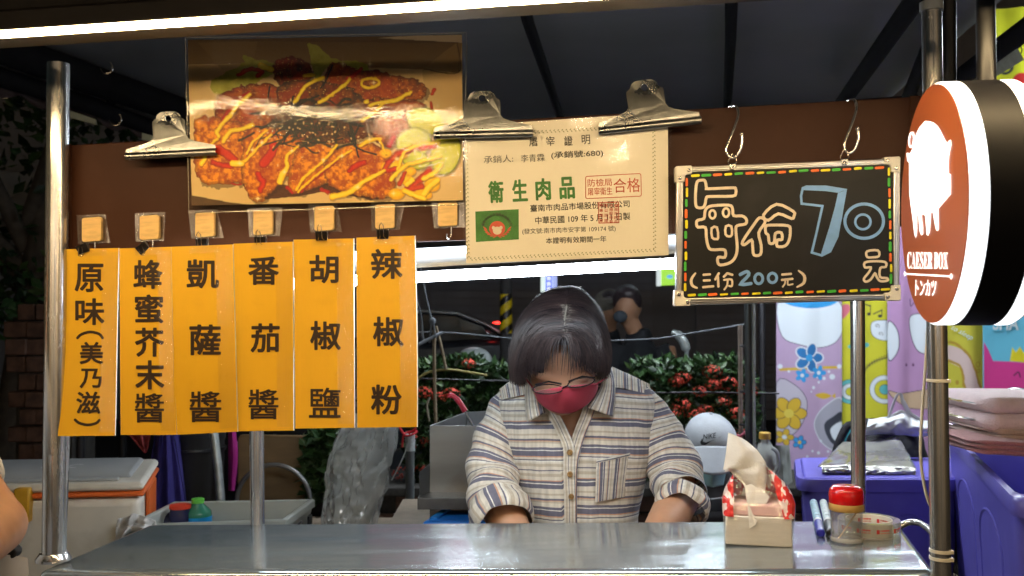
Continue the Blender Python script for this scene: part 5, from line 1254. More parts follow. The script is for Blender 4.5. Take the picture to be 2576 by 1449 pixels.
# ---------------- customer at the far left edge: bent arm with white sleeve, dark band, pale bag
cu_ = thing('person', Vector((-.86, 1.36, 0)), 'customer cut off by the picture edge, bare bent elbow below a white short sleeve', 'person')
b = MB(); S_ = P(-140, 1180, 1.30); E_ = P(-8, 1318, 1.25); Wp = P(-150, 1440, 1.02)
b.tube([S_, S_.lerp(E_, .5), E_], [.052, .044, .036], 18); b.ball(E_, .037, 14, 10); b.tube([E_, E_.lerp(Wp, .5), Wp], [.040, .036, .026], 16)
d = (Wp - E_).normalized(); sd_ = d.cross(Vector((0, 0, 1))).normalized()
b.tube([Wp, Wp + d * .04, Wp + d * .08], [.027, .034, .032], 12, flat=.5)
for k in range(4): q = Wp + d * .08 + sd_ * (-.027 + .018 * k); b.tube([q - d * .02, q + d * .035, q + d * .06 - Vector((0, 0, .02))], [.0095, .009, .0075], 8)
q = Wp + d * .03 + sd_ * .03; b.tube([q, q + d * .03 + sd_ * .02, q + d * .055 + sd_ * .02], [.012, .0105, .009], 8)
tx = -.95; ty = 1.42
b.tube([(tx, ty, .02), (tx + .01, ty, .45), (tx, ty, .85)], [.05, .06, .08], 14); b.tube([(tx - .18, ty, .02), (tx - .19, ty, .45), (tx - .16, ty, .85)], [.05, .06, .08], 14)
b.tube([(tx - .08, ty, .8), (tx - .08, ty, 1.0), (tx - .08, ty, 1.25), (tx - .08, ty, 1.36)], [.14, .13, .15, .10], 20)
b.tube([(tx - .08, ty, 1.34), (tx - .08, ty - .01, 1.46)], [.055, .052], 14); b.ball((tx - .08, ty - .02, 1.56), (.076, .095, .115), 20, 14)
b.tube([(tx - .2, ty, 1.32), (tx - .28, ty, 1.08), (tx - .27, ty - .12, .9)], [.05, .04, .028], 12)
b.tube([(tx + .02, ty, 1.30), S_], [.05, .055], 14)
blob(b, .008, 6).build('body', SKIND, cu_, smooth=True)
WS = mat('white_cotton', (.72, .70, .66), .85, 0, .05, 20, .3, 60)
b = MB(); b.tube([S_ + Vector((-.03, .02, .04)), S_.lerp(E_, .2), S_.lerp(E_, .43)], [.066, .060, .057], 24, cap=True); b.tube([(tx - .08, ty, .78), (tx - .08, ty, 1.0), (tx - .08, ty, 1.25), (tx - .08, ty, 1.38)], [.165, .155, .17, .11], 28); b.tube([(tx - .2, ty, 1.32), (tx - .27, ty, 1.15)], [.075, .07], 18); b.tube([(tx + .02, ty, 1.31), S_ + Vector((0, 0, .02))], [.075, .07], 18)
blob(b, .009, 4).build('white_top', WS, cu_, smooth=True)
b = MB(); b.tube([(tx, ty, .06), (tx + .01, ty, .45), (tx, ty, .85)], [.065, .08, .1], 16); b.tube([(tx - .18, ty, .06), (tx - .19, ty, .45), (tx - .16, ty, .85)], [.065, .08, .1], 16); b.tube([(tx - .08, ty, .75), (tx - .08, ty, .9)], [.17, .165], 20)
blob(b, .011, 3).build('trousers', mat('dark_denim', (.04, .045, .07), .8), cu_, smooth=True)
b = MB(); b.ball((tx - .08, ty + .005, 1.59), (.088, .105, .115), 20, 12); b.build('hair', HAIR, cu_, smooth=True)
bg_ = thing('shoulder_bag', P(20, 1440, 1.30), 'pale grey bag with a wide black strap under the customer elbow', 'bag')
m = MB(); m.prism([P(-40, 1352, 1.27), P(12, 1360, 1.27), P(40, 1386, 1.27), P(38, 1400, 1.27), P(-6, 1432, 1.27), P(-50, 1440, 1.27)], (0, .02, 0)); m.build('strap', mat('black_webbing', (.012, .012, .014), .8, 0, .1, 90), bg_, bevel=.003)
m = MB(); m.grid(lambda u, v: P(-120 + 190 * u - 10 * v + (8 * math.sin(v * 3)), 1405 + 160 * v - 12 * math.sin(u * 3), 1.29 - .03 * math.sin(math.pi * u)), 12, 12)
m.grid(lambda u, v: P(-120 + 190 * u, 1405 + 160 * v, 1.36), 2, 2); m.build('bag_body', mat('pale_canvas', (.38, .38, .40), .8, 0, .08, 30), bg_, smooth=True)
# ================================================================== behind the cart, left side
rnd = random.Random(3)
# brick pillar, bricks picked out one by one
BR = mat('old_brick', (.085, .045, .032), .85, 0, .4, 30, .6, 60); MORT = mat('mortar', (.035, .032, .028), .9, 0, .3, 60, .5, 80)
bpil = thing('brick_pillar', P(70, 1250, 3.2) * Vector((1, 1, 0)) if False else Vector((P(70, 1250, 3.2).x, 3.2, 0)), 'rough dark brick pillar with bricks jutting out, behind the left chrome post', 'pillar')
kk = m_at(3.2); px0 = P(52, 1000, 3.2).x
zb = P(60, 1290, 3.2).z
m = MB(); m.box((px0 + .06, 3.33, (P(60, 770, 3.2).z) / 2), (.19, .18, P(60, 770, 3.2).z)); m.build('core', MORT, bpil)
brmesh = None; yy = 765; r_i = 0
while yy < 1290:
    xs = [(20, 62), (66, 118)] if r_i % 2 else [(50, 88), (92, 130)]
    if r_i in (1, 2): xs = [(14, 64), (68, 118)]
    for (a, b) in xs:
        a += rnd.uniform(-4, 4); b += rnd.uniform(-2, 2)
        c0 = P(a, yy, 3.2 + rnd.uniform(-.01, .02)); c1 = P(b, yy + 40, 3.2)
        o = box_part('brick', ((c0.x + c1.x) / 2, c0.y + .05, (c0.z + c1.z) / 2), (abs(c1.x - c0.x), .12, abs(c1.z - c0.z)), BR, bpil, .004, Matrix.Rotation(rnd.uniform(-.03, .03), 3, 'Z'))
    yy += 44; r_i += 1
# cool box
cbx = thing('cool_box', Vector((P(200, 1400, 2.25).x, 2.3, 0)), 'big cream cool box with orange stripe and grey lid top, behind the left post', 'cool box')
CR = mat('cool_box_cream', (.70, .66, .58), .45, 0, .05, 8, .03, 60, dirt=((.40, .34, .26), 18, .3)); CG = mat('cool_box_grey', (.36, .37, .37), .5, 0, .05, 10); OG = mat('orange_plastic', (.70, .13, .02), .4, 0, .06, 20)
A = P(352, 1250, 2.12); D = P(390, 1240, 2.45); Bv = Vector((A.x - .80, A.y - .10, 0))          # front right, back right, front left
dx = Vector((Bv.x - A.x, Bv.y - A.y, 0)); dy = Vector((D.x - A.x, D.y - A.y, 0))
zt = P(352, 1209, 2.12).z; zb_ = P(352, 1250, 2.12).z; zl = P(352, 1236, 2.12).z
def CBX(u, v, z): q = Vector((A.x, A.y, 0)) + dx * u + dy * v; return Vector((q.x, q.y, z))
def slab(name, z0, z1, mt, g=0.0, bev=.012, par=None):
    c = [(-g, -g), (1 + g * .5, -g), (1 + g * .5, 1 + g), (-g, 1 + g)]; c = [(a * 1.0, b) for a, b in c]
    m = MB(); m.hexa([CBX(a, b, z0) for a, b in c], [CBX(a, b, z1) for a, b in c]); return m.build(name, mt, par or cbx, bevel=bev, seg=3)
slab('box_body', zb_ - .62, zb_, CR, 0, .02); slab('orange_stripe', zb_ + .001, zl, OG, .012, .006); lid = slab('lid', zl + .001, zt - .002, CR, .01, .016)
m = MB(); m.hexa([CBX(a, b, zt - .0015) for a, b in ((.03, .16), (.97, .16), (.97, .95), (.03, .95))], [CBX(a, b, zt + .006) for a, b in ((.04, .2), (.96, .2), (.96, .92), (.04, .92))]); m.build('lid_panel', CG, lid, bevel=.003)
m = MB(); m.hexa([CBX(a, b, zt - .001) for a, b in ((.06, .03), (.94, .03), (.94, .12), (.06, .12))], [CBX(a, b, zt + .004) for a, b in ((.06, .04), (.94, .04), (.94, .11), (.06, .11))]); m.build('lid_ridge', CG, lid, bevel=.002)
for k in range(2):
    m = MB(); c = CBX(.28 - .07 * k, .55, zt + .0065); m.add([c + Vector((.016 * math.cos(a) * rr_, .03 * math.sin(a) * rr_, .0004)) for rr_ in (1, .6) for a in [R(45 + 270 * i / 12) for i in range(13)]], [(i, i + 1, 14 + i, 13 + i) for i in range(12)]); m.build('lid_marking', mat('print_pale', (.6, .6, .6), .5), lid)
m = MB(); m.prism([CBX(-.012, .30, zb_ - .13), CBX(-.012, .8, zb_ - .13), CBX(-.012, .8, zb_ + .0), CBX(-.012, .30, zb_ + .0)], (-.008, -.002, 0)); m.build('side_handle', OG, cbx, bevel=.004)
m = MB(); c = CBX(.30, -.02, zb_ - .01); m.box(c, (.032, .03, .075), Matrix.Rotation(.12, 3, 'Z')); m.build('latch', mat('latch_yellow', (.62, .33, .02), .4), cbx, bevel=.004)
for z_, h_ in ((zb_ - .22, .006), (zb_ - .34, .008)):
    m = MB(); m.hexa([CBX(-.004, -.004, z_), CBX(1.004, -.004, z_), CBX(1.004, 1, z_), CBX(-.004, 1, z_)], [CBX(-.008, -.012, z_ + h_), CBX(1.004, -.012, z_ + h_), CBX(1.004, 1, z_ + h_), CBX(-.008, 1, z_ + h_)]); m.build('body_rib', CR, cbx, bevel=.002)
for k in range(9):
    z_ = zb_ - .40 - k * .018; m = MB(); m.hexa([CBX(.12, -.004, z_), CBX(.97, -.004, z_), CBX(.97, .3, z_), CBX(.12, .3, z_)], [CBX(.12, -.014, z_ + .008), CBX(.97, -.014, z_ + .008), CBX(.97, .3, z_ + .008), CBX(.12, .3, z_ + .008)]); m.build('body_rib', CR, cbx)
def stand(name, cx, cy_, sx, sy, z1, label, cat='table'):
    t = thing(name, Vector((cx, cy_, 0)), label, cat); WD = mat('ply_top', (.22, .17, .12), .6)
    box_part('table_top', (cx, cy_, z1 - .012), (sx, sy, .024), WD, t, .003)
    for a in (-1, 1):
        for b in (-1, 1): box_part('leg', (cx + a * (sx / 2 - .04), cy_ + b * (sy / 2 - .04), (z1 - .024) / 2), (.03, .03, z1 - .024), DARKM, t)
    return t
stand('low_table', (A.x + Bv.x) / 2, 2.25, .82, .42, zb_ - .62, 'low table hidden under the cream cool box')
# grey tray with bottles
GT = mat('grey_crate', (.36, .38, .35), .5, 0, .05, 12, dirt=((.25, .26, .24), 14, .3))
crt = thing('grey_crate', Vector((P(560, 1300, 2.3).x, 2.4, P(560, 1420, 2.2).z)), 'open pale grey plastic tub with drink bottles in it, behind the counter', 'tub')
def quad_at(pts): return [P(x, y, Y) for x, y, Y in pts]
zr = P(560, 1310, 2.12).z
def PZ(px, py, z):
    d = ray(px, py); t = (z - CAM.z) / d.z; return CAM + d * t
rim = [PZ(326, 1319, zr), PZ(716, 1306, zr), PZ(786, 1256, zr), PZ(440, 1262, zr)]
cen = sum(rim, Vector()) / 4
def ins(q, f, dz): return Vector((cen.x + (q.x - cen.x) * f, cen.y + (q.y - cen.y) * f, q.z + dz))
def tubshell(name, rim, depth, taper, wall, lip, mt, par):
    c = sum(rim, Vector()) / 4
    I = lambda q, f, dz: Vector((c.x + (q.x - c.x) * f, c.y + (q.y - c.y) * f, q.z + dz))
    rings = [[I(q, 1 + lip, -.018) for q in rim], [I(q, 1 + lip, 0) for q in rim], [I(q, 1 - wall, 0) for q in rim], [I(q, taper - wall, -depth + .01) for q in rim]]
    outer = [[I(q, 1.0, -.018) for q in rim], [I(q, taper, -depth) for q in rim]]
    m = MB(); vs = sum(rings, []); m.add(vs, [(r * 4 + k, r * 4 + (k + 1) % 4, (r + 1) * 4 + (k + 1) % 4, (r + 1) * 4 + k) for r in range(3) for k in range(4)] + [(12, 13, 14, 15)])
    m.add([rings[0][k] for k in range(4)] + outer[0] + outer[1], [(k, (k + 1) % 4, 4 + (k + 1) % 4, 4 + k) for k in range(4)] + [(4 + k, 4 + (k + 1) % 4, 8 + (k + 1) % 4, 8 + k) for k in range(4)] + [(8, 9, 10, 11)])
    return m.build(name, mt, par, bevel=.006, seg=3)
tubshell('tub_shell', rim, .16, .86, .05, .035, GT, crt)
for f in (.35, .7):
    q = rim[1].lerp(rim[2], f); box_part('handle_slot', (q.x + .012, q.y, q.z - .05), (.006, .03, .05), BLACKP, crt)
stand('folding_table', cen.x, cen.y, .5, .42, zr - .16, 'folding table under the grey tub of bottles')
def bottle(name, px, py, Y, rpx, hpx, cap, bodym, lab, group, neck=.45, capm=None):
    b0 = P(px, py, Y); K = m_at(Y); r = rpx * K; h = hpx * K
    t = thing(name, b0, lab, 'bottle', group)
    m = MB(); m.lathe(b0, [(r * .85, 0), (r, .006), (r, h * .5), (r * .96, h * .58), (r * neck, h * .82), (r * neck, h * .86)], 28); m.build('bottle_body', bodym, t, smooth=True)
    m = MB(); m.lathe(b0 + Vector((0, 0, h * .85)), [(r * neck * 1.1, 0), (r * neck * 1.1, h * .13), (r * neck * .9, h * .15)], 24); m.build('cap', capm, t, smooth=True)
    return t
GB_ = mat('bottle_green', (.05, .28, .18), .15, 0, .1, 20, trans=.3); 
t = bottle('drink_bottle', 497, 1330, 2.28, 34, 76, None, GB_, 'green capped drink bottle with a blue label in the grey tub', 'drink bottles in the grey tub', .42, mat('cap_green', (.12, .50, .06), .4))
m = MB(); c = P(497, 1312, 2.28); m.lathe(c - Vector((0, 0, .02)), [(35 * m_at(2.28), 0), (35 * m_at(2.28), .034)], 28, cap=False); m.build('label', mat('label_blue', (.01, .24, .55), .35, 0, .15, 60), t, smooth=True)
bottle('sauce_bottle', 453, 1335, 2.26, 28, 66, None, mat('bottle_navy', (.015, .015, .06), .3), 'dark bottle with a wide red cap in the grey tub', 'drink bottles in the grey tub', .85, mat('cap_red', (.60, .05, .02), .4))
pl_ = thing('round_disc', P(535, 1305, 2.3), 'round white lid leaning in the grey tub behind the bottles', 'lid')
m = MB(); m.lathe(P(538, 1312, 2.36), [(.0, 0), (.042, 0), (.044, .004), (.040, .008), (0, .009)], 32, Vector((.1, -1, .5))); m.build('lid_disc', mat('white_plastic', (.65, .66, .66), .4), pl_, smooth=True)
dk = thing('dark_pouch', P(420, 1310, 2.3), 'dark navy pouch lying in the grey tub', 'pouch')
m = MB(); m.ball(P(415, 1312, 2.28), (.07, .05, .024), 20, 12); m.build('pouch_body', mat('navy_cloth', (.015, .016, .04), .7), dk, smooth=True)
# cloth over the tub's corner
WC = mat('white_towelling', (.62, .60, .58), .95, 0, .06, 40, .8, 160)
def drape(name, lab, cat, fn, mt, nu=30, nv=30, thick=.004, group=None):
    p = fn(.5, 1.0); t = thing(name, p, lab, cat, group); m = MB(); m.grid(fn, nu, nv); o = m.build('cloth', mt, t, smooth=True)
    if thick: s_ = o.modifiers.new('t', 'SOLIDIFY'); s_.thickness = thick
    return t
def ragf(u, v):
    pts = [(318, 1308), (352, 1290), (386, 1318)]; x = 300 + 92 * u - 14 * v * (1 - u); y = 1292 + 16 * abs(u - .45) * 2 + v * (62 - 40 * u)
    n = noise.noise(Vector((u * 4, v * 3, 1))); return P(x + n * 3, y + n * 3, 2.08 - .03 * v + .02 * n + .018 * math.sin(u * 14 + v * 2))
drape('white_cloth', 'crumpled white rag hanging over the corner of the grey tub', 'cloth', ragf, WC, 36, 24)
# dark things standing behind: folded fabric, drum, pole, board, hoop
bl = thing('folded_parasol', P(410, 1300, 2.9) * 1.0, 'dark violet fabric bundle leaning behind the cream cool box', 'fabric bundle')
def vio(u, v):
    xl = 392 - 48 * v; xr = 432 + 58 * v; x = xl + (xr - xl) * u; y = 1070 + 330 * v
    return P(x, y, 2.85 - .05 * math.sin(math.pi * u) + .012 * math.sin(u * 17 + v * 2))
m = MB(); m.grid(vio, 40, 20); m.grid(lambda u, v: vio(1 - u, v) + Vector((0, .12 * math.sin(math.pi * u) + .005, 0)), 20, 20); m.build('fabric', mat('violet_fabric', (.030, .022, .16), .8, 0, .15, 20, .2, 60), bl, smooth=True)
rc = thing('red_cloth', P(340, 1120, 2.8), 'faded red cloth corner hanging behind the second yellow card', 'cloth')
m = MB(); m.grid(lambda u, v: P(300 + 84 * u * (1 - v) + 66 * v, 1060 + 78 * v, 2.8 + .02 * math.sin(u * 9)), 14, 10); o = m.build('cloth', mat('faded_red', (.30, .045, .05), .8, 0, .1, 30), rc, smooth=True); o.modifiers.new('t', 'SOLIDIFY').thickness = .004
dr = thing('dark_drum', Vector((P(490, 1300, 3.0).x, 3.0, 0)), 'tall matt black bin standing behind the violet fabric', 'bin')
m = MB(); c = Vector((P(490, 1300, 3.0).x, 3.0, 0)); m.lathe(c, [(.075, 0), (.088, 1.05), (.092, 1.06), (.092, 1.10), (.06, 1.12), (0, 1.12)], 32); m.build('bin_body', mat('black_bin', (.022, .022, .022), .6, 0, .2, 10), dr, smooth=True)
m = MB(); m.lathe(c + Vector((0, 0, 1.02)), [(.0925, 0), (.094, .006), (.0925, .012)], 32); m.build('bin_ring', BLACKP, dr, smooth=True)
gp = thing('grey_pole', P(566, 1300, 2.7), 'slanting galvanised pole behind the third and fourth yellow cards', 'pole')
m = MB(); m.tube([P(528, 1000, 2.75), P(548, 1170, 2.72), P(570, 1420, 2.7)], .012, 14); m.build('pole', mat('galvanised', (.42, .46, .46), .4, .8, .2, 30), gp, smooth=True)
mg = thing('magenta_bag', P(588, 1230, 3.0), 'narrow magenta bag edge showing beside the brown board', 'bag')
m = MB(); m.grid(lambda u, v: P(574 + 26 * u * (1 - .6 * abs(v - .4)), 1085 + 150 * v, 2.98 - .03 * math.sin(math.pi * u)), 8, 12); m.grid(lambda u, v: P(574 + 26 * u * (1 - .6 * abs(v - .4)), 1085 + 150 * v, 3.04), 3, 12); m.build('bag_body', mat('magenta_nylon', (.32, .012, .17), .6), mg, smooth=True)
wb = thing('wooden_board', P(680, 1270, 2.95), 'brown plywood board leaning behind the back post', 'board')
m = MB(); m.prism([P(604, 1094, 2.92), P(772, 1096, 2.95), P(776, 1110, 2.95), P(776, 1290, 2.93), P(596, 1290, 2.90), P(598, 1104, 2.92)], (0, .018, 0)); m.build('board', mat('brown_ply', (.15, .085, .028), .6, 0, .25, 6, .1, 60, stretch=(1, 1, 4)), wb, bevel=.004)
hp = thing('steel_hoop', P(690, 1345, 2.8), 'grey steel hoop standing on edge behind the grey tub', 'hoop')
c = P(688, 1262, 2.8); m = MB(); rr = 92 * m_at(2.8); m.tube([c + Vector((rr * math.cos(a), 0, rr * math.sin(a))) for a in [2 * math.pi * i / 48 for i in range(49)]], .0065, 8, cap=False); m.build('hoop', mat('hoop_grey', (.25, .25, .25), .35, .8, .1, 30), hp, smooth=True)
stand('back_shelf', P(650, 1300, 2.95).x, 2.95, .9, .5, P(600, 1345, 2.9).z, 'low shelf behind the tub holding the board and hoop', 'shelf')
# plastic wrapped bundle
pw_ = thing('plastic_bag', P(880, 1325, 2.35), 'large clear plastic bag of goods, crumpled and whitish, behind the last yellow cards', 'plastic bag')
PLS = film('cloudy_plastic', rough=.12, gloss=.5, bump=.35, bscale=12, haze=.52, hcol=(.60, .62, .60))
def plf(u, v, side=0):
    y = 1040 + 300 * v; xl = 868 - 50 * v - 20 * math.sin(v * 3); xr = 1002 - 62 * v ** 1.4; a = u * 2 * math.pi; x = (xl + xr) / 2 - math.cos(a) * (xr - xl) / 2
    n = noise.noise(Vector((math.cos(a) * 2.5, math.sin(a) * 2.5, v * 4))) + .6 * noise.noise(Vector((math.cos(a) * 6, math.sin(a) * 6, v * 11))) + .3 * abs(noise.noise(Vector((math.cos(a) * 13, math.sin(a) * 13, v * 20))))
    return P(x + n * 9, y, 2.42 - math.sin(a) * .10 + n * .03)
m = MB(); m.grid(plf, 90, 80); m.build('bag_body', PLS, pw_, smooth=True)
stand('crate_stand', P(900, 1330, 2.4).x, 2.42, .34, .3, P(900, 1338, 2.4).z, 'low stand under the clear plastic bag', 'stand')
# grey post with red string
gp2 = thing('grey_post', Vector((P(1030, 1300, 2.9).x, 2.9, 0)), 'dark grey pipe post with red string tied round its top', 'post')
x_ = P(1031, 1300, 2.9).x; ztop = P(1031, 1092, 2.9).z
m = MB(); m.tube([(x_ + .0, 2.9, 0), (x_, 2.9, ztop - .05)], .0135, 18); m.build('pipe', mat('grey_pipe', (.10, .11, .11), .5, 0, .2, 20), gp2, smooth=True)
m = MB(); m.tube([(x_, 2.9, ztop - .05), (x_, 2.9, ztop)], .015, 18); m.build('pipe_sleeve', mat('sleeve_label', (.45, .48, .48), .5, 0, .3, 120), gp2, smooth=True)
m = MB(); c = Vector((x_, 2.88, ztop + .005)); m.tube(smooth_pts([tuple(c + Vector(q)) for q in ((-.03, 0, .02), (-.01, -.015, -.005), (.015, -.012, 0), (.02, .01, .006), (-.01, .015, 0), (-.016, -.012, -.004), (-.02, -.016, -.04))], n=5), .0032, 8); m.tube([c + Vector((0, -.015, 0)), c + Vector((.022, -.02, .018))], .003, 8); m.build('red_string', mat('red_string', (.55, .02, .03), .6), gp2, smooth=True)
m = MB(); m.tube(smooth_pts([tuple(P(*q)) for q in ((1029, 1100, 2.86), (1022, 1130, 2.86), (1005, 1170, 2.85), (985, 1208, 2.85))], n=5), .0016, 6); m.build('loose_cord', mat('pale_cord', (.4, .42, .4), .7), gp2, smooth=True)
# steel burner housing with ladle
st = thing('steel_box', P(1140, 1290, 2.25), 'stained sheet steel cooking box, left of the person bowing', 'steel box')
SS = mat('sheet_steel', (.34, .34, .33), .34, .9, .1, 8, .03, 60, stretch=(.5, .5, 3), dirt=((.16, .085, .02), 4.0, .95))
SSI = mat('sheet_steel_inside', (.36, .38, .40), .3, .9, .08, 10)
fl, frp, bl_, br_ = (1081, 1071, 2.15), (1245, 1071, 2.15), (1100, 1062, 2.2), (1230, 1035, 2.5)
def wall(name, a, b, c, d, mt=SS, th=(0, .004, 0)): mm = MB(); mm.prism([P(*a), P(*b), P(*c), P(*d)], th); return mm.build(name, mt, st, bevel=.0008)
wall('front_panel', fl, frp, (1245, 1340, 2.15), (1081, 1340, 2.15))
wall('back_panel', (1170, 1037, 2.5), (1300, 1030, 2.5), (1300, 1230, 2.5), (1170, 1230, 2.5), SSI)
wall('side_panel', (1081, 1070, 2.155), (1170, 1037, 2.5), (1170, 1230, 2.5), (1081, 1335, 2.155), SSI, (.004, 0, 0))
wall('side_bracket', (1055, 1188, 2.1), (1081, 1166, 2.15), (1081, 1252, 2.15), (1055, 1252, 2.1), SSI, (.0, .004, 0))
wall('base_ledge', (1050, 1253, 2.08), (1250, 1253, 2.08), (1250, 1282, 2.08), (1050, 1282, 2.08), mat('ledge_steel', (.16, .155, .15), .4, .8), (0, .2, 0))
ld = thing('ladle', P(1180, 1045, 2.3), 'ladle with red plastic handle standing in the steel cooking box', 'ladle')
m = MB(); m.tube(smooth_pts([tuple(P(*q)) for q in ((1130, 1000, 2.3), (1133, 994, 2.3), (1143, 998, 2.3), (1158, 1014, 2.3), (1170, 1035, 2.3))], n=5), [.0055] * 12 + [.0068] * 9, 12); m.build('handle', mat('red_handle', (.60, .02, .05), .3, coat=.4), ld, smooth=True)
m = MB(); m.tube([P(1169, 1033, 2.3), P(1185, 1062, 2.31), P(1215, 1120, 2.32)], .0028, 8); m.ball(P(1217, 1126, 2.32), .022, 14, 8); m.build('ladle_stem', STEEL, ld, smooth=True)
bt_ = thing('blue_tub', P(1130, 1320, 2.0), 'flat blue plastic lid beside the person, behind the counter edge', 'tub lid')
zt_ = P(1120, 1272, 2.2).z
m = MB(); q = [PZ(1062, 1312, zt_), PZ(1300, 1312, zt_), PZ(1300, 1270, zt_), PZ(1128, 1270, zt_)]; m.hexa([v - Vector((0, 0, .05)) for v in q], q); m.build('lid', mat('blue_plastic', (.012, .14, .50), .4, 0, .06, 10), bt_, bevel=.006)
m = MB(); m.hexa([q[0] + Vector((.015, .015, .0)), q[0] + Vector((.03, .015, 0)), q[3] + Vector((.02, -.01, 0)), q[3] + Vector((.005, -.01, 0))], [q[0] + Vector((.015, .015, .005)), q[0] + Vector((.03, .015, .005)), q[3] + Vector((.02, -.01, .005)), q[3] + Vector((.005, -.01, .005))]); m.build('lid_ridge', mat('blue_ridge', (.02, .20, .60), .4), bt_)
stand('prep_table', P(1160, 1300, 2.25).x + .08, 2.28, .5, .52, min(zt_ - .05, P(1160, 1340, 2.15).z), 'work table under the steel box and blue lid')
# ================================================================== planter, hedge, street behind
LEAFM = [mat('leaf_%d' % i, c, .42, 0, .3, 6, spec=.4) for i, c in enumerate(((.014, .038, .010), (.022, .055, .013), (.009, .022, .008), (.040, .070, .020)))]
FLM = mat('ixora_red', (.48, .05, .025), .6, 0, .25, 20)
def leaf(mb, c, L, rs, up=.4):
    d = Vector((rs.gauss(0, 1), rs.gauss(-.3, 1), rs.gauss(up, .7))).normalized(); s_ = d.cross(Vector((rs.gauss(0, 1), rs.gauss(0, 1), rs.gauss(0, 1)))).normalized() * L * .26; n_ = s_.cross(d).normalized() * L * .07
    mb.mi = rs.choice((0, 0, 1, 1, 2, 3)); mb.add([c, c + d * L * .45 + s_ - n_, c + d * L, c + d * L * .45 - s_ - n_], [(0, 1, 2, 3)])
pw0 = thing('planter_wall', Vector((.4, 3.25, 0)), 'dark low brick planter wall under the flowering hedge', 'planter')
zpl = P(1030, 1235, 3.2).z
m = MB(); m.hexa([(-.9, 3.16, 0), (2.2, 3.16, 0), (2.2, 3.7, 0), (-.9, 3.7, 0)], [(-.9, 3.16, zpl - .01), (2.2, 3.16, zpl - .01), (2.2, 3.7, zpl - .01), (-.9, 3.7, zpl - .01)]); m.build('wall_core', MORT, pw0)
for r_ in range(5):
    for k in range(24):
        x = -.9 + k * .13 + (.065 if r_ % 2 else 0); z = zpl - .03 - r_ * .062
        if x > 2.1 or not (-.45 < x < .95): continue
        box_part('brick', (x + .06, 3.155, z), (.122, .03, .054), BR, pw0, .003)
cp = MB(); cp.box((.65, 3.2, zpl + .008), (3.1, .14, .03)); cp.build('coping', MORT, pw0, bevel=.004)
def bush(name, xa, xb, ytop, ybot, Yc, dep, n, lab, flowers, seed, L=.036):
    rs = random.Random(seed); A_, B_ = P(xa, ytop, Yc), P(xb, ytop, Yc); zt, zb = A_.z, P(xa, ybot, Yc).z
    t = thing(name, Vector(((A_.x + B_.x) / 2, Yc, zb)), lab, 'hedge', 'flowering shrubs in the planter'); mb = MB()
    wd = (B_.x - A_.x) / 2; cx = (A_.x + B_.x) / 2
    def surf():
        x = rs.uniform(-1, 1); top = zt + (.035 * noise.noise(Vector(((cx + x * wd) * 9, seed, 0))) + .02 * noise.noise(Vector(((cx + x * wd) * 26, seed, 3)))) - .05 * abs(x) ** 6
        f = rs.random() ** .7; z = zb + (top - zb) * f; y = Yc - dep * (1 - (abs(f - .35) / .75) ** 3) * rs.uniform(.55, 1.05) + .05 * noise.noise(Vector((x * 7, z * 12, seed)))
        if rs.random() < .18: z = top + rs.uniform(-.01, .02); y = Yc + rs.uniform(-dep, dep)
        return Vector((cx + x * wd, y, z))
    for _ in range(n): leaf(mb, surf(), L * rs.uniform(.6, 1.25), rs)
    fo = mb.build('foliage', LEAFM, t, fix=False); fo['kind'] = 'stuff'
    st_ = MB()
    for _ in range(26):
        q = surf(); b0 = Vector((q.x + rs.uniform(-.05, .05), Yc, zb)); st_.tube([b0, b0.lerp(q, .6) + Vector((0, 0, .02)), q + Vector((0, .03, -.02))], [.006, .004, .002], 5)
    st_.build('stems', mat('stem_' + name, (.06, .045, .03), .8), t)
    for (fx, fy) in flowers:
        c = P(fx, fy, Yc - dep * .95); fm_ = MB(); r = rs.uniform(.018, .027)
        for _ in range(46):
            d = Vector((rs.gauss(0, 1), rs.gauss(-.6, .6), rs.gauss(.2, .8))).normalized(); p = c + Vector((d.x * r * 1.3, d.y * r, d.z * r * .9)); s_ = d.orthogonal().normalized() * .0042; s2 = d.cross(s_).normalized() * .0042
            w = d * .002; fm_.add([p + s_ * 1.4, p + s2 * .4 + w, p - s_ * 1.4, p - s2 * .4 + w], [(0, 1, 2, 3)]); fm_.add([p + s2 * 1.4, p + s_ * .4 + w, p - s2 * 1.4, p - s_ * .4 + w], [(0, 1, 2, 3)])
        o = fm_.build('flower_head', FLM, t, fix=False)
    return t
bush('ixora_shrub', 1035, 1310, 925, 1250, 3.32, .10, 4200, 'dense green shrub with a few red flowers, left of the bowing person', [(1135, 992), (1068, 988), (1105, 1000), (1000 + 180, 915), (1060, 1180), (1010, 1190), (1090, 1215), (1055, 1110)], 21)
bush('ixora_shrub', 1590, 1700, 925, 1250, 3.36, .10, 1800, 'narrow green shrub right behind the shoulder of the bowing person', [(1700, 1010), (1660, 968)], 22)
bush('ixora_shrub', 1650, 1885, 925, 1280, 3.24, .11, 4200, 'green shrub crowded with orange-red flower heads, right of the bowing person', [(1700, 960), (1718, 950), (1760, 985), (1795, 968), (1792, 935), (1716, 1020), (1775, 1030), (1745, 1045), (1830, 965), (1850, 1040), (1762, 1060), (1820, 1010), (1690, 1040), (1880, 985), (1870, 1090)], 23)
cl = thing('potted_foliage', P(815, 1200, 2.9), 'lighter green leafy twigs beside the clear plastic bag', 'plant'); mb = MB(); rs = random.Random(8)
for _ in range(420): q = P(rs.gauss(812, 22), rs.uniform(1085, 1260), 2.9 + rs.uniform(-.05, .05)); leaf(mb, q, .05 * rs.uniform(.6, 1.2), rs)
o = mb.build('foliage', [LEAFM[1], LEAFM[3], LEAFM[0], LEAFM[1]], cl, fix=False); o['kind'] = 'stuff'
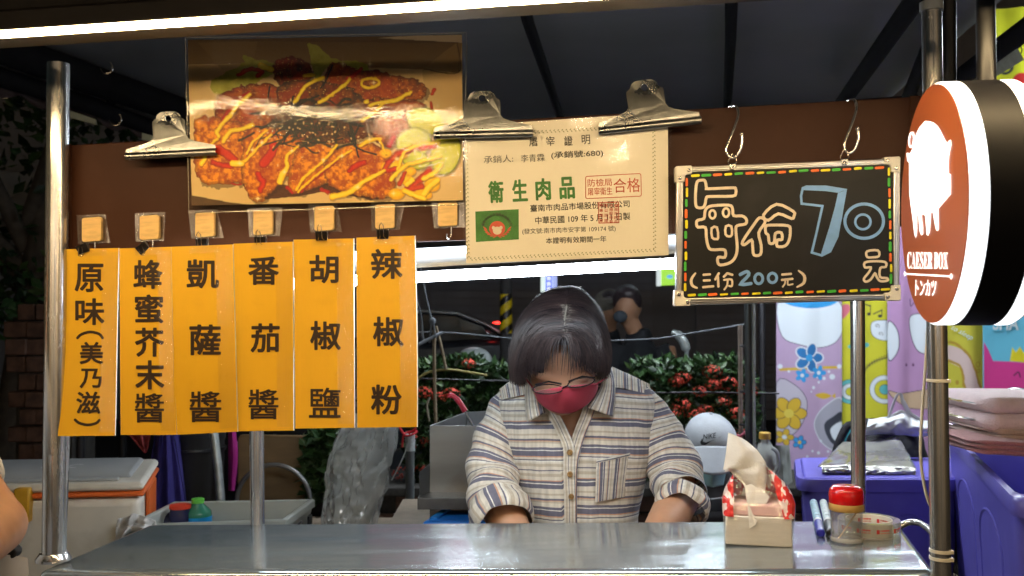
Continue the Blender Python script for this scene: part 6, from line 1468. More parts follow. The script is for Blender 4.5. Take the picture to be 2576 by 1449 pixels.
mb = MB(); mb.tube([P(815, 1340, 2.9), P(812, 1200, 2.9), P(808, 1090, 2.9)], [.01, .007, .004], 6); mb.build('stem', MORT, cl)
# dark tree at the left edge
tr = thing('tree', Vector((-2.75, 5.2, 0)), 'dark leafy tree beyond the left end of the canopy', 'tree'); mb = MB(); rs = random.Random(9)
for _ in range(60):
    c = Vector((rs.uniform(-3.6, -1.3), rs.uniform(4.6, 6.0), rs.uniform(1.3, 3.0))); 
    for _ in range(70): leaf(mb, c + Vector((rs.gauss(0, .16), rs.gauss(0, .16), rs.gauss(0, .13))), .09 * rs.uniform(.6, 1.2), rs)
o = mb.build('crown', LEAFM, tr, fix=False); o['kind'] = 'stuff'
mb = MB(); mb.tube([(-2.75, 5.2, 0), (-2.7, 5.22, .8), (-2.6, 5.2, 1.6), (-2.5, 5.2, 2.3)], [.14, .12, .09, .05], 14)
for k in range(7): a = k * .9; mb.tube([(-2.65, 5.2, 1.2 + .12 * k), (-2.65 + .5 * math.cos(a), 5.2 + .35 * math.sin(a), 1.6 + .15 * k), (-2.65 + .9 * math.cos(a), 5.2 + .6 * math.sin(a), 1.9 + .15 * k)], [.05, .03, .012], 8)
mb.build('trunk', mat('bark', (.05, .04, .03), .9, 0, .3, 20, .8, 30), tr, smooth=True)
# canvas canopy over cart and stalls
CAN = mat('canopy_canvas', (.22, .22, .225), .85, 0, .06, 3, .2, 20)
can = thing('market_canopy', Vector((.3, 3.2, 0)), 'dark grey canvas market canopy on black steel frame with scalloped edge', 'canopy')
zc = 2.30
def cz(x, y): return zc + .10 - .06 * abs(x - .4) * .5 - .012 * y + .006 * math.sin(x * 9)
xs_l = lambda y: -1.95 + (y - 2.9) * .25
m = MB()
def canf(u, v):
    y = 1.5 + 3.4 * v; xl = xs_l(y); x = xl + (1.36 + max(0, y - 2.5) * .13 - xl) * u
    return Vector((x, y, cz(x, y)))
m.grid(canf, 40, 24); o = m.build('canvas', CAN, can, smooth=True); o.modifiers.new('t', 'SOLIDIFY').thickness = .004
def fitc(px, py, z): return PZ(px, py, z)
STRUT = mat('strut_black', (.010, .010, .012), .8, 0, .1, 20, spec=.1)
def strut(pts, r, nm='strut'):
    m = MB(); m.tube(pts, r, 10); return m.build(nm, STRUT, can, smooth=True)
strut([fitc(1305, -30, 2.27), fitc(1330, 60, 2.27), fitc(1415, 310, 2.27)], .017); strut([fitc(1841, -60, 2.27), fitc(1838, 100, 2.27), fitc(1828, 300, 2.27)], .017)
strut([fitc(2345, -60, 2.2), fitc(2108, 275, 2.2)], .026); strut([fitc(2340, 110, 2.2), fitc(2272, 275, 2.2)], .022); strut([fitc(2090, 268, 2.22), fitc(2310, 250, 2.22)], .018)
strut([P(300, 45, 3.3), P(345, 95, 3.3), P(500, 230, 3.7)], .016); strut([P(274, 130, 3.4), P(279, 262, 3.4)], .016); strut([P(820, 60, 3.6), P(850, 90, 3.6)], .014)
strut([fitc(-60, 95, 2.22), fitc(200, 190, 2.22), fitc(520, 300, 2.22)], .05, 'edge_beam'); strut([fitc(-60, 175, 2.16), fitc(220, 262, 2.16), fitc(520, 372, 2.16)], .03, 'edge_beam')
strut([fitc(2640, 30, 2.2), fitc(2325, 262, 2.2)], .03, 'edge_beam')
# scalloped valance, left and right
VAL = mat('valance', (.055, .035, .032), .8, 0, .1, 10)
def valance(a, b, n, drop, nm='valance'):
    m = MB()
    def f(u, v):
        q = a.lerp(b, u); d = drop * (.72 + .28 * abs(math.sin(u * n * math.pi))); return q - Vector((0, 0, d * v))
    m.grid(f, n * 10, 4); o = m.build(nm, VAL, can, smooth=True); o.modifiers.new('t', 'SOLIDIFY').thickness = .003
valance(fitc(-60, 150, 2.2), fitc(520, 345, 2.2), 7, .09)
valance(fitc(2640, 40, 2.2), fitc(2325, 262, 2.2), 6, .035)
PG = mat('pale_plastic_strip', (.36, .38, .28), .5)
for (a, b, c, d) in (((176, 278), (192, 280), (240, 300), (242, 314)), ((357, 334), (378, 337), (400, 345), (396, 355))):
    m = MB(); m.prism([P(a[0], a[1], 3.1), P(c[0], c[1], 3.1), P(d[0], d[1], 3.1), P(a[0], a[1] + 18, 3.1)], (0, .01, 0)); m.build('valance_strip', PG, can)
m = MB(); m.prism([P(2482, 178, 2.7), P(2560, 122, 2.5), P(2576, 150, 2.5), P(2486, 205, 2.7)], (0, .01, 0)); m.build('valance_strip', PG, can)
for (x, y, s_) in ((12, 232, 1), (290, 300, 1), (268, 170, 0), (2395, 200, 1), (2555, 125, 1)):
    c = P(x, y, 3.0); rr = 16 * m_at(3.0); m = MB(); m.tube([c + Vector((rr * math.cos(a), 0, rr * math.sin(a))) for a in [math.pi + i * math.pi * 1.3 / 10 for i in range(11)]], .002, 6); m.build('curtain_hook', SCREW, can, smooth=True)
for x, y in ((-1.95, 4.8), (2.9, 4.8)):
    m = MB(); m.tube([(x, y, 0), (x, y, 2.3)], .02, 12); m.build('canopy_leg', BLACKP, can, smooth=True)
# neighbour stall's own lamps on a rail behind the header board (they light the towels)
lr = thing('lamp_rail', Vector((.4, 3.1, 1.9)), 'rail of cool white tube lamps hung under the canopy, behind the header board', 'lamps')
for k, (x0, x1) in enumerate(((-.28, .10), (.34, .92), (1.05, 1.65))):
    z_ = 1.86
    m = MB(); m.tube([(x0, 3.0, z_), (x1, 3.0, z_)], .013, 14); m.build('tube_lamp', emat('neighbour_tube', (.84, .92, 1.0), 190, (.9, .9, .9)), lr, smooth=True)
    box_part('lamp_housing', ((x0 + x1) / 2, 3.0, z_ + .028), (x1 - x0 + .06, .16, .022), REFL, lr, .003)  # unseen housing, widened to keep the tubes' light off the canopy
m = MB(); m.tube([(-1.36, 3.02, 1.905), (2.1, 3.02, 1.905)], .012, 10); m.build('rail_bar', DARKM, lr, smooth=True)
for x in (-1.36, 2.1): m = MB(); m.tube([(x, 3.02, 0), (x, 3.02, 1.9)], .014, 10); m.build('rail_leg', DARKM, lr, smooth=True)
nl = thing('hanging_lamp', Vector((2.3, 3.2, 2.5)), 'single tube lamp of the stall beyond the yellow cloth', 'lamp')
m = MB(); m.tube([(2.0, 3.2, 2.5), (2.6, 3.2, 2.5)], .013, 12); m.build('tube_lamp', emat('side_tube', (.86, .93, 1.0), 90, (.9, .9, .9)), nl, smooth=True)
box_part('lamp_housing', (2.3, 3.2, 2.525), (.66, .06, .02), REFL, nl, .003)
for x in (2.05, 2.55): m = MB(); m.tube([(x, 3.2, 2.53), (x, 3.2, 3.0)], .003, 6); m.build('hanger_rod', DARKM, nl)
# a neighbour's lit fascia further down the lane, mirrored in the counter top
fs_ = thing('stall_fascia', Vector((.3, 5.9, 1.9)), 'pale lit fascia boards of the next stalls, mirrored in the steel counter', 'stall front')
for k, (x0, x1, c) in enumerate(((-3.6, -2.0, (.35, .33, .30)), (-1.9, -1.0, (.55, .5, .45)), (-.95, -.1, (.62, .32, .40)), (-.05, 1.1, (.55, .70, .74)), (1.15, 2.6, (.55, .68, .60)))):
    box_part('fascia_board', ((x0 + x1) / 2, 5.95, 2.13), (x1 - x0, .03, .40), mat('fascia_%d' % k, c, .7, 0, .15, 3), fs_, .003)
for k, (x0, x1) in enumerate(((-.5, .05), (.85, 1.6))):
    m = MB(); m.tube([(x0, 5.8, 2.30), (x1, 5.8, 2.30)], .012, 12); m.build('tube_lamp', emat('fascia_tube', (.86, .93, 1.0), 18, (.9, .9, .9)), fs_, smooth=True)
for x in (-1.95, 2.65): m = MB(); m.tube([(x, 6, 0), (x, 6, 2.3)], .02, 10); m.build('fascia_leg', DARKM, fs_, smooth=True)
# stalls on the other side of the lane, behind the viewer (seen only as reflections in the chrome)
op = thing('opposite_stalls', Vector((0, -4.5, 0)), 'row of stalls across the lane with warm bulbs, reflected in the chrome posts', 'stalls')
for k, xx in enumerate((-4.2, -1.4, 1.4, 4.2)):
    box_part('back_cloth', (xx, -5.4, 1.25), (2.3, .04, 2.5), mat('back_cloth_%d' % k, ((.45, .35, .25), (.5, .5, .5), (.25, .3, .4), (.5, .4, .3))[k], .9, 0, .1, 2), op)
    box_part('stall_table', (xx, -4.4, .45), (2.1, .7, .9), mat('stall_table_%d' % k, (.35, .33, .3), .7), op, .01)
    box_part('stall_roof', (xx, -4.8, 2.6), (2.5, 1.6, .05), mat('stall_roof_%d' % k, (.2, .2, .22), .8), op)
    for dx_ in (-.6, .6):
        m = MB(); m.ball((xx + dx_, -4.6, 2.2), .055, 14, 10); m.build('bulb', emat('bulb_%d' % k, (1, .74, .45), 200, (.9, .9, .9)), op, smooth=True)
        m = MB(); m.tube([(xx + dx_, -4.6, 2.25), (xx + dx_, -4.6, 2.58)], .006, 6); m.build('bulb_cord', DARKM, op)
    for sx_ in (-1.2, 1.2): m = MB(); m.tube([(xx + sx_, -4.1, 0), (xx + sx_, -4.1, 2.6)], .02, 8); m.build('stall_post', DARKM, op)
# far street: shutter wall, car, striped post, lit signs, scooter, two passers-by
fw = thing('far_building', Vector((0, 13, 0)), 'unlit building with roller shutters across the street', 'building')
FWM = mat('night_wall', (.30, .32, .38), .8, 0, .1, 2)
m = MB(); m.hexa([(-9, 13, 0), (11, 13, 0), (11, 16, 0), (-9, 16, 0)], [(-9, 13, 6), (11, 13, 6), (11, 16, 6), (-9, 16, 6)]); m.build('wall', FWM, fw)
for k, xx in enumerate((-3.2, .4, 4.0)):
    m = MB()
    for j in range(26): m.box((xx, 12.96, .1 + j * .1), (3.0, .04, .085))
    m.build('roller_shutter', mat('shutter_%d' % k, (.32, .34, .42), .6, .0, .1, 3), fw)
car = thing('parked_car', Vector((P(1130, 900, 7.5).x, 7.5, 0)), 'dark parked car seen from the side with its red tail light glowing', 'car')
cyc = 7.2; K = m_at(cyc)
CARP = mat('car_paint', (.03, .036, .045), .25, .3, .05, 4, coat=.8); GLS = mat('car_glass', (.008, .012, .014), .08, 0, .05, 5, spec=.8)
def carprof(pts, y0, y1, name, mt, bev=.03):
    m = MB(); m.prism([P(x, y, y0) for x, y in pts], (0, y1 - y0, 0)); return m.build(name, mt, car, bevel=bev, seg=3)
zg = lambda py: py
carprof([(560, 1085), (560, 950), (700, 900), (880, 872), (1290, 850), (1330, 880), (1345, 960), (1345, 1110), (1200, 1145), (1130, 1100), (1060, 1145), (760, 1145), (690, 1100), (620, 1145)], 7.2, 8.8, 'body', CARP, .05)
carprof([(860, 874), (960, 795), (1060, 780), (1150, 786), (1225, 815), (1275, 852)], 7.32, 8.68, 'cabin', CARP, .05)
carprof([(885, 868), (970, 802), (1055, 790), (1055, 862)], 7.305, 7.33, 'side_window', GLS, .004); carprof([(1063, 862), (1063, 790), (1145, 795), (1215, 822), (1238, 852)], 7.305, 7.33, 'side_window', GLS, .004)
for wx in (655, 1128):
    c = P(wx, 1130, 7.22); wh = MB(); wh.lathe(c, [(0.0, 0), (.30, 0), (.32, .02), (.32, .18), (.30, .2)], 36, Vector((0, 1, 0))); w_ = wh.build('wheel', mat('tyre', (.015, .015, .015), .8), car, smooth=True)
    wh = MB(); wh.lathe(c + Vector((0, -.01, 0)), [(0, 0), (.19, 0), (.20, .02)], 28, Vector((0, 1, 0))); wh.build('rim', mat('wheel_rim', (.4, .4, .42), .3, .9), w_, smooth=True)
m = MB(); m.box(P(1252, 812, 7.14), (.035, .03, .018)); m.box(P(1248, 812, 7.16), (.05, .03, .008)); m.build('tail_light', emat('tail_red', (1, .03, .02), 6, (.4, 0, 0)), car, bevel=.004)
m = MB(); m.tube([P(950, 803, 7.29), P(1060, 782, 7.28), P(1150, 788, 7.28), P(1222, 815, 7.29), P(1285, 852, 7.28)], .012, 8); m.build('roof_highlight', mat('highlight_grey', (.45, .5, .52), .3, .6), car, smooth=True)  # pale tube in place of the highlight along the dark roofline
sp_ = thing('striped_post', Vector((P(1273, 900, 6.4).x, 6.4, 0)), 'yellow and black diagonally striped concrete post in the street behind', 'post')
YP = mat('post_yellow', (.75, .55, .01), .5, emit=(.75, .5, .01), es=.0); c = Vector((P(1273, 900, 6.4).x, 6.4, 0)); rp = 15.5 * m_at(6.4)
zt1 = P(1273, 740, 6.4).z; zb1 = P(1273, 838, 6.4).z
m = MB(); m.lathe(c, [(rp * .98, 0), (rp * .98, zb1), (rp * .98, 4.2)], 28); m.build('post_shaft', mat('post_grey', (.05, .05, .055), .8), sp_, smooth=True)
m = MB(); m.lathe(c + Vector((0, 0, zb1)), [(rp, 0), (rp, zt1 - zb1)], 32, cap=False); m.build('yellow_sleeve', YP, sp_, smooth=True)
for k in range(4):
    z0 = zb1 - .05 + k * .105; m = MB()
    def fb(u, v, z0=z0):
        a = R(180) + u * math.pi; z = z0 + u * .085 + v * .048; z = min(zt1, max(zb1, z)); return c + Vector((math.cos(a) * rp * 1.012, math.sin(a) * rp * 1.012, z))
    m.grid(fb, 14, 1); m.build('black_stripe', BLACKP, sp_)
ls = thing('lit_street_sign', P(1380, 735, 8.0), 'narrow lit blue and white shop sign far behind, above the bowing head', 'sign')
m = MB(); m.prism([P(1361, 672, 8.0), P(1372, 672, 8.0), P(1372, 735, 8.0), P(1361, 735, 8.0)], (0, .1, 0)); m.build('white_edge', emat('sign_white', (.75, .9, .85), 1.0), ls)
m = MB(); m.prism([P(1373, 672, 8.0), P(1388, 672, 8.0), P(1388, 738, 8.0), P(1373, 738, 8.0)], (0, .1, 0)); m.build('blue_panel', emat('sign_blue', (.02, .08, .85), .9), ls)
m = MB(); m.prism([P(1388.5, 672, 8.0), P(1401, 672, 8.0), P(1401, 733, 8.0), P(1388.5, 733, 8.0)], (0, .1, 0)); m.build('pale_panel', emat('sign_pale', (.45, .55, 1.0), 1.0), ls)
m = MB(); 
for k, ch in enumerate('中信房屋'): put_text(m, ch, 1380.5, 686 + k * 14, 10, 10, lambda x, y: P(x, y, 7.99), 0, .03)
m.build('lettering', emat('sign_lettering', (.9, .95, 1), 1.2), ls)
m = MB()
for k in range(9): fill(m, [(1391, 690 + k * 4.6), (1399, 690 + k * 4.6), (1399, 691.6 + k * 4.6), (1391, 691.6 + k * 4.6)], lambda x, y: P(x, y, 7.99))
m.build('small_print', emat('sign_print', (.1, .15, .6), .5), ls)
gs_ = thing('green_sign', P(1680, 720, 7.5), 'small bright green lit sign far behind, just left of the blackboard', 'sign')
m = MB(); m.prism([P(1664, 672, 7.5), P(1705, 672, 7.5), P(1705, 716, 7.5), P(1664, 718, 7.5)], (0, .08, 0)); m.build('green_panel', emat('sign_green', (.35, .75, .03), 1.0), gs_)
m = MB(); m.prism([P(1655, 672, 7.5), P(1663, 672, 7.5), P(1663, 719, 7.5), P(1655, 719, 7.5)], (0, .08, 0)); m.build('white_edge', emat('sign_white2', (.8, .9, .9), .8), gs_)
m = MB(); fill(m, ell(1685, 696, 8, 5, 16), lambda x, y: P(x, y, 7.49)); m.build('blue_mark', emat('mark_blue', (.1, .45, .9), .9), gs_)
for (x, y, s_) in ((1450 - 36 - 40 - 290 + 1200 - 970 + 0, 0, 0),): pass
# scooter with white helmet, mirror
sc_t = thing('scooter', Vector((P(1150, 950, 4.6).x, 4.6, 0)), 'dark motor scooter behind the left shrub', 'scooter')
X0 = P(1150, 950, 4.6).x; DK_ = mat('scooter_black', (.015, .017, .02), .3, 0, .1, 10, coat=.5)
m = MB(); m.tube([(X0 - .45, 4.6, .62), (X0 - .1, 4.6, .74), (X0 + .25, 4.6, .80), (X0 + .42, 4.6, .80)], [.10, .13, .12, .07], 16); m.build('seat', DK_, sc_t, smooth=True)
m = MB(); m.tube([(X0 - .55, 4.6, .5), (X0 - .2, 4.6, .45), (X0 + .1, 4.6, .35), (X0 + .5, 4.6, .30)], [.10, .15, .12, .08], 16); m.tube([(X0 - .62, 4.6, .3), (X0 - .66, 4.6, .7), (X0 - .5, 4.6, 1.02)], [.08, .14, .07], 14); m.build('body', DK_, sc_t, smooth=True)
for wx in (-.78, .5):
    wh = MB(); wh.lathe((X0 + wx, 4.55, .24), [(.12, 0), (.22, .0), (.24, .03), (.24, .08), (.22, .1), (.12, .1)], 32, Vector((0, 1, 0))); wh.build('wheel', mat('scooter_tyre', (.015, .015, .015), .8), sc_t, smooth=True)
m = MB(); m.tube([(X0 - .50, 4.25, 1.10), (X0 - .5, 4.6, 1.04), (X0 - .50, 4.95, 1.10)], .015, 10); m.build('handlebar', DARKM, sc_t, smooth=True)
hl = thing('helmet', P(1190, 945, 4.3), 'grey-white open motorcycle helmet resting on the scooter', 'helmet')
c = P(1192, 912, 4.45); rr = 46 * m_at(4.45); m = MB()
m.ball(c, (rr * 1.05, rr * 1.1, rr * .86), 28, 18); m.build('shell', mat('helmet_white', (.32, .36, .36), .2, 0, .06, 20, coat=.6), hl, smooth=True)
m = MB(); m.grid(lambda u, v: c + Vector((math.cos(R(100 + 120 * u)) * rr * 1.07, -math.sin(R(100 + 120 * u)) * rr * 1.12 * .9 - .004, (-.62 + 1.0 * v) * rr)), 16, 8); o = m.build('visor', mat('visor', (.04, .05, .05), .1, 0, 0, 1, coat=.5), hl, smooth=True); o.modifiers.new('t', 'SOLIDIFY').thickness = .003
m = MB(); m.tube([c + Vector((-rr, 0, -rr * .7)), c + Vector((0, -rr * .6, -rr * .95)), c + Vector((rr, 0, -rr * .75))], .008, 8); m.build('helmet_trim', BLACKP, hl, smooth=True)
mr_ = thing('scooter_mirror', P(1720, 930, 3.9), 'chrome-edged scooter mirror on a stalk behind the right shrub', 'mirror')
m = MB(); m.tube(smooth_pts([tuple(P(*q)) for q in ((1690, 836, 3.9), (1705, 842, 3.9), (1722, 866, 3.9), (1728, 905, 3.9), (1730, 1000, 3.9))], n=5), [.012] * 5 + [.020] * 8 + [.008] * 8, 12); m.build('mirror_body', mat('mirror_grey', (.25, .28, .28), .25, .5), mr_, smooth=True)
m = MB(); m.ball(P(1800, 945, 3.9), (.085, .05, .03), 20, 10); m.build('scooter_cowl', mat('cowl', (.12, .16, .16), .3), mr_, smooth=True)
# ---- passers-by
def figure(name, lab, cx, Y, ztop, pose, mats, hair=True, cap=None):
    """clothed figure: one skin body, hair and clothes as children"""
    t = thing(name, Vector((cx, Y, 0)), lab, 'person'); H = ztop; sk, top, low, hr = mats
    s_ = H / 1.7
    hd = Vector((cx + pose.get('hx', 0), Y + pose.get('hy', -.06), H - .12 * s_))
    b = MB(); b.ball(hd, (.075 * s_, .092 * s_, .115 * s_), 20, 14, Matrix.Rotation(pose.get('bow', .4), 3, 'X') @ Matrix.Rotation(pose.get('turn', 0), 3, 'Z'))
    fw_ = Vector((math.sin(pose.get('turn', 0)), -math.cos(pose.get('turn', 0)), 0))
    b.ball(hd + fw_ * .09 * s_ + Vector((0, 0, -.03)), (.013, .013, .016), 8, 6); [b.ball(hd + Vector((q_ * .075 * s_, .01, -.01)), (.010, .018, .028), 8, 6) for q_ in (-1, 1)]
    nk = Vector((cx, Y, H - .30 * s_)); b.tube([nk, hd - Vector((0, 0, .05))], [.055 * s_, .05 * s_], 14)
    ch = Vector((cx, Y, H - .45 * s_)); hp_ = Vector((cx + pose.get('px', 0), Y + .02, H * .53))
    b.tube([nk - Vector((0, 0, .02)), ch, ch.lerp(hp_, .6), hp_], [.09 * s_, .14 * s_, .12 * s_, .135 * s_], 22, flat=.75)
    arms = []
    for sd_ in (-1, 1):
        sh = nk + Vector((sd_ * .17 * s_, 0, -.06 * s_)); el = Vector(pose['el' + ('L' if sd_ < 0 else 'R')]) ; wr = Vector(pose['wr' + ('L' if sd_ < 0 else 'R')]); el = nk + el; wr = nk + wr
        b.tube([sh, sh.lerp(el, .5), el, el.lerp(wr, .5), wr], [.052 * s_, .046 * s_, .038 * s_, .035 * s_, .026 * s_], 12); arms.append((sh, el, wr))
        d = (wr - el).normalized(); q_ = d.cross(Vector((0, 0, 1))).normalized(); b.tube([wr, wr + d * .04, wr + d * .08], [.026, .034, .03], 10, flat=.5)
        for k in range(4): w = wr + d * .08 + q_ * (-.027 + .018 * k); b.tube([w - d * .02, w + d * .035, w + d * (.055 + .01 * (k in (1, 2))) - Vector((0, 0, .018))], [.0095, .009, .0075], 6)
        b.tube([wr + d * .03 - q_ * sd_ * .028, wr + d * .06 - q_ * sd_ * .045], [.012, .009], 6)
    feet = pose.get('feet', None)
    for sd_ in (-1, 1):
        a = hp_ + Vector((sd_ * .08, 0, -.03))
        if pose.get('sit'): kn = a + Vector((sd_ * .06, -.38, .02)); ft = Vector((kn.x, kn.y + .04, .08))
        else: kn = a + Vector((sd_ * .02, -.02, -.42 * s_)); ft = Vector((a.x + sd_ * .02, a.y + .03, .08))
        b.tube([a, a.lerp(kn, .5), kn, kn.lerp(ft, .5), ft], [.085 * s_, .075 * s_, .055 * s_, .05 * s_, .038 * s_], 14); b.tube([ft, ft + Vector((0, -.14, -.04))], [.04, .035], 10)
        pose['leg%d' % sd_] = (a, kn, ft)
    blob(b, .011, 4).build('body', sk, t, smooth=True)
    c = MB(); c.tube([nk + Vector((0, 0, .055)), nk], [.066 * s_, .085 * s_], 20); c.tube([nk - Vector((0, 0, .0)), ch, ch.lerp(hp_, .6), hp_ - Vector((0, 0, .04))], [.085 * s_, .165 * s_, .145 * s_, .155 * s_], 26, flat=.8)
    for sh, el, wr in arms:
        c.tube([sh - Vector(((sh - nk).x * .3, 0, 0)), sh.lerp(el, .5), el.lerp(sh, .15 if pose.get('long') is None else 0)] + ([el.lerp(wr, .85)] if pose.get('long') else []), [.07 * s_, .064 * s_, .058 * s_] + ([.042 * s_] if pose.get('long') else []), 16)
    blob(c, .012, 3).build('top', top, t, smooth=True)
    c = MB(); c.tube([hp_ + Vector((0, 0, .06)), hp_ - Vector((0, 0, .06))], [.15 * s_, .15 * s_], 22, flat=.8)
    for sd_ in (-1, 1): a, kn, ft = pose['leg%d' % sd_]; c.tube([a, kn, ft], [.1 * s_, .072 * s_, .056 * s_], 16)
    blob(c, .012, 3).build('trousers', low, t, smooth=True)
    if hair:
        c = MB(); c.ball(hd + Vector((0, .014, .040)), (.089 * s_, .103 * s_, .100 * s_), 22, 14); c.ball(hd + Vector((0, -.035, .075)), (.065 * s_, .06 * s_, .05 * s_), 16, 10); blob(c, .008, 1).build('hair', hr, t, smooth=True)
    return t, hd, s_
DKT = mat('black_tshirt', (.010, .012, .016), .8); DKP = mat('black_trousers', (.012, .012, .014), .8)
f1, hd, s_ = figure('person', 'young passer-by in black looking at a phone, in the street behind', P(1607, 800, 5.4).x, 5.4, P(1590, 724, 5.4).z, dict(hx=-.07, hy=-.05, bow=.5, turn=-.45, elL=(-.22, -.10, -.32), wrL=(-.16, -.32, -.28), elR=(.20, -.06, -.33), wrR=(-.05, -.30, -.30)), (SKIND, DKT, DKP, HAIR))
m = MB(); m.ball(hd + Vector((-.05, -.085, -.05)), (.040, .034, .034), 14, 10); m.build('face_mask', mat('mask_blue_dark', (.05, .065, .085), .8), f1, smooth=True)
f2, hd, s_ = figure('person', 'second passer-by in dark clothes and a pale cap, partly behind the bowing head', P(1530, 820, 5.9).x, 5.9, P(1520, 735, 5.9).z, dict(hx=0, hy=-.05, bow=.3, turn=.5, elL=(-.2, -.05, -.32), wrL=(-.12, -.28, -.34), elR=(.22, -.05, -.32), wrR=(.18, -.28, -.34)), (SKIND, DKT, DKP, HAIR))
c = MB(); c.ball(hd + Vector((0, .01, .045)), (.092, .105, .085), 20, 12); c.prism([hd + Vector((-.06, -.07, .05)), hd + Vector((.06, -.07, .05)), hd + Vector((.09, -.17, .03)), hd + Vector((.02, -.19, .03))], (0, 0, .008)); c.build('cap', mat('cap_khaki', (.16, .15, .13), .8), f2, smooth=True)
# ---- seated person with the white cap and phone
CX = P(1795, 1100, 2.9).x; zt = P(1790, 1040, 2.9).z
f3, hd, s_ = figure('person', 'seated person in white cap and pale teal mask bent over a phone', CX + .02, 3.0, zt - .01, dict(hx=-.02, hy=-.03, bow=.7, turn=.0, sit=1, px=0, elL=(-.20, -.14, -.22), wrL=(-.08, -.30, -.14), elR=(.20, -.14, -.22), wrR=(.02, -.31, -.13), long=1), (SKIND, mat('dark_hoodie', (.03, .028, .03), .85), DKP, HAIR), hair=False)
WCAP = mat('white_cap', (.40, .42, .45), .8, 0, .04, 40, .2, 300)
# cap in its own frame: crown seen from the front, peak pointing down towards us
cc = P(1791, 1098, 2.86); K = m_at(2.86)
def capc(u, v):
    a = u * 2 * math.pi; b = v * math.pi / 2
    w = 65 * K; hx = 61 * K
    q = Vector((math.cos(a) * math.cos(b) * w, math.sin(a) * math.cos(b) * .105, math.sin(b) * hx + 0 * .02))
    q = Matrix.Rotation(R(18), 3, 'X') @ q; return cc + q + Vector((0, .02, -.010))
m = MB(); m.grid(capc, 48, 16); m.grid(lambda u, v: capc(u, 0) - Vector((0, 0, .018 * v)), 48, 1); crown = m.build('cap_crown', WCAP, f3, smooth=True)
pkq = [(1728, 1114), (1852, 1112)]
def peak(u, v):
    a = math.pi * u; xb = 1790 - math.cos(a) * 64; yb = 1127 - 5 * math.sin(a)
    xo = 1792 - math.cos(a) * 52; yo = 1165 + 28 * math.sin(a) ** .8 - 4 * math.cos(a)
    x = xb + (xo - xb) * v; y = yb + (yo - yb) * v
    return P(x, y, 2.77 - .035 * math.sin(a) - .065 * v)
m = MB(); m.grid(peak, 28, 12); o = m.build('cap_peak', WCAP, f3, smooth=True); o.modifiers.new('t', 'SOLIDIFY').thickness = .004
m = MB(); m.ball(P(1789, 1042, 2.88), .006, 10, 6); m.build('cap_button', WCAP, crown, smooth=True)
def capsurf(x, y):
    # sit the logo just in front of the crown
    Mi = Matrix.Rotation(R(-18), 3, 'X'); c0 = cc + Vector((0, .02, -.010)); d = ray(x, y); rad = (65 * K, .105, 61 * K)
    o_ = Mi @ (CAM - c0); dd = Mi @ d; o_ = Vector([o_[i] / rad[i] for i in range(3)]); dd = Vector([dd[i] / rad[i] for i in range(3)])
    b_ = o_.dot(dd); q_ = b_ * b_ - dd.dot(dd) * (o_.dot(o_) - 1); t = (-b_ - math.sqrt(max(0, q_))) / dd.dot(dd); return CAM + d * (t - .0015)
LG = mat('logo_black', (.01, .01, .012), .6)
m = MB(); put_text(m, 'NIKE', 1785, 1097, 32, 13, capsurf, -.14, .02, .22); m.build('logo_lettering', LG, crown)
m = MB(); sw = [(1767, 1102), (1761, 1112), (1764, 1119), (1773, 1120), (1788, 1114), (1815, 1098), (1789, 1109), (1776, 1113), (1769, 1111)]; fill(m, sw, lambda x, y: capsurf(x, y) - Vector((0, .0006, 0))); m.build('logo_swoosh', LG, crown)
m = MB(); m.grid(lambda u, v: P(1757 + 74 * u - (u - .5) * 22 * v, 1168 + 58 * v - 10 * abs(u - .5) * v, 2.83 - .055 * math.sin(math.pi * u) * (1 - .2 * v)), 18, 12); o = m.build('face_mask', mat('mask_pale_teal', (.30, .50, .50), .8, 0, .05, 60), f3, smooth=True); o.modifiers.new('t', 'SOLIDIFY').thickness = .002
phn = thing('phone', P(1795, 1275, 2.60), 'black smartphone held by the seated person with the white cap', 'phone')
m = MB(); m.prism([P(1772, 1258, 2.60), P(1836, 1250, 2.62), P(1838, 1285, 2.60), P(1768, 1290, 2.58)], (0, .008, .002)); m.build('phone_body', BLACKP, phn, bevel=.003)
stl = thing('stool', Vector((CX, 3.1, 0)), 'plastic stool under the seated person', 'stool'); box_part('seat', (CX, 3.08, .44), (.32, .3, .03), mat('stool_red', (.3, .03, .03), .4), stl, .01)
for a in (-1, 1):
    for b_ in (-1, 1): m = MB(); m.tube([(CX + a * .15, 3.08 + b_ * .14, 0), (CX + a * .12, 3.08 + b_ * .11, .43)], .014, 8); m.build('leg', mat('stool_leg', (.3, .03, .03), .4), stl, smooth=True)
# ---- ropes, wires, sticks
ROPE = mat('rope', (.09, .10, .11), .8, 0, .15, 60)
def cord(name, pts, r, lab, cat, mt=ROPE, group=None):
    P3 = [tuple(P(*q)) for q in pts]; t = thing(name, P3[-1], lab, cat, group); m = MB(); m.tube(smooth_pts(P3, n=6), r, 8); m.build(name + '_strand', mt, t, smooth=True); return t
t = cord('rope', [(1052, 650, 2.9), (1068, 730, 2.9), (1085, 802, 2.9), (1092, 815, 2.9)], .0035, 'pale rope knotted above the stick, beside the last yellow card', 'rope')
m = MB(); m.ball(P(1088, 808, 2.9), .011, 10, 8); m.tube([P(1086, 812, 2.88), P(1080, 862, 2.88)], .003, 6); m.tube([P(1090, 812, 2.88), P(1096, 850, 2.88)], .003, 6); m.tube([P(1046, 870, 2.85), P(1075, 855, 2.87), P(1112, 836, 2.9)], .0055, 6); m.build('knot', ROPE, t, smooth=True)
cord('rope', [(1046, 745, 2.9), (1060, 800, 2.9), (1064, 850, 2.9), (1072, 862, 2.9)], .003, 'second thinner pale rope right against the last yellow card', 'rope')
BAM = mat('bamboo', (.17, .13, .08), .7, 0, .25, 60)
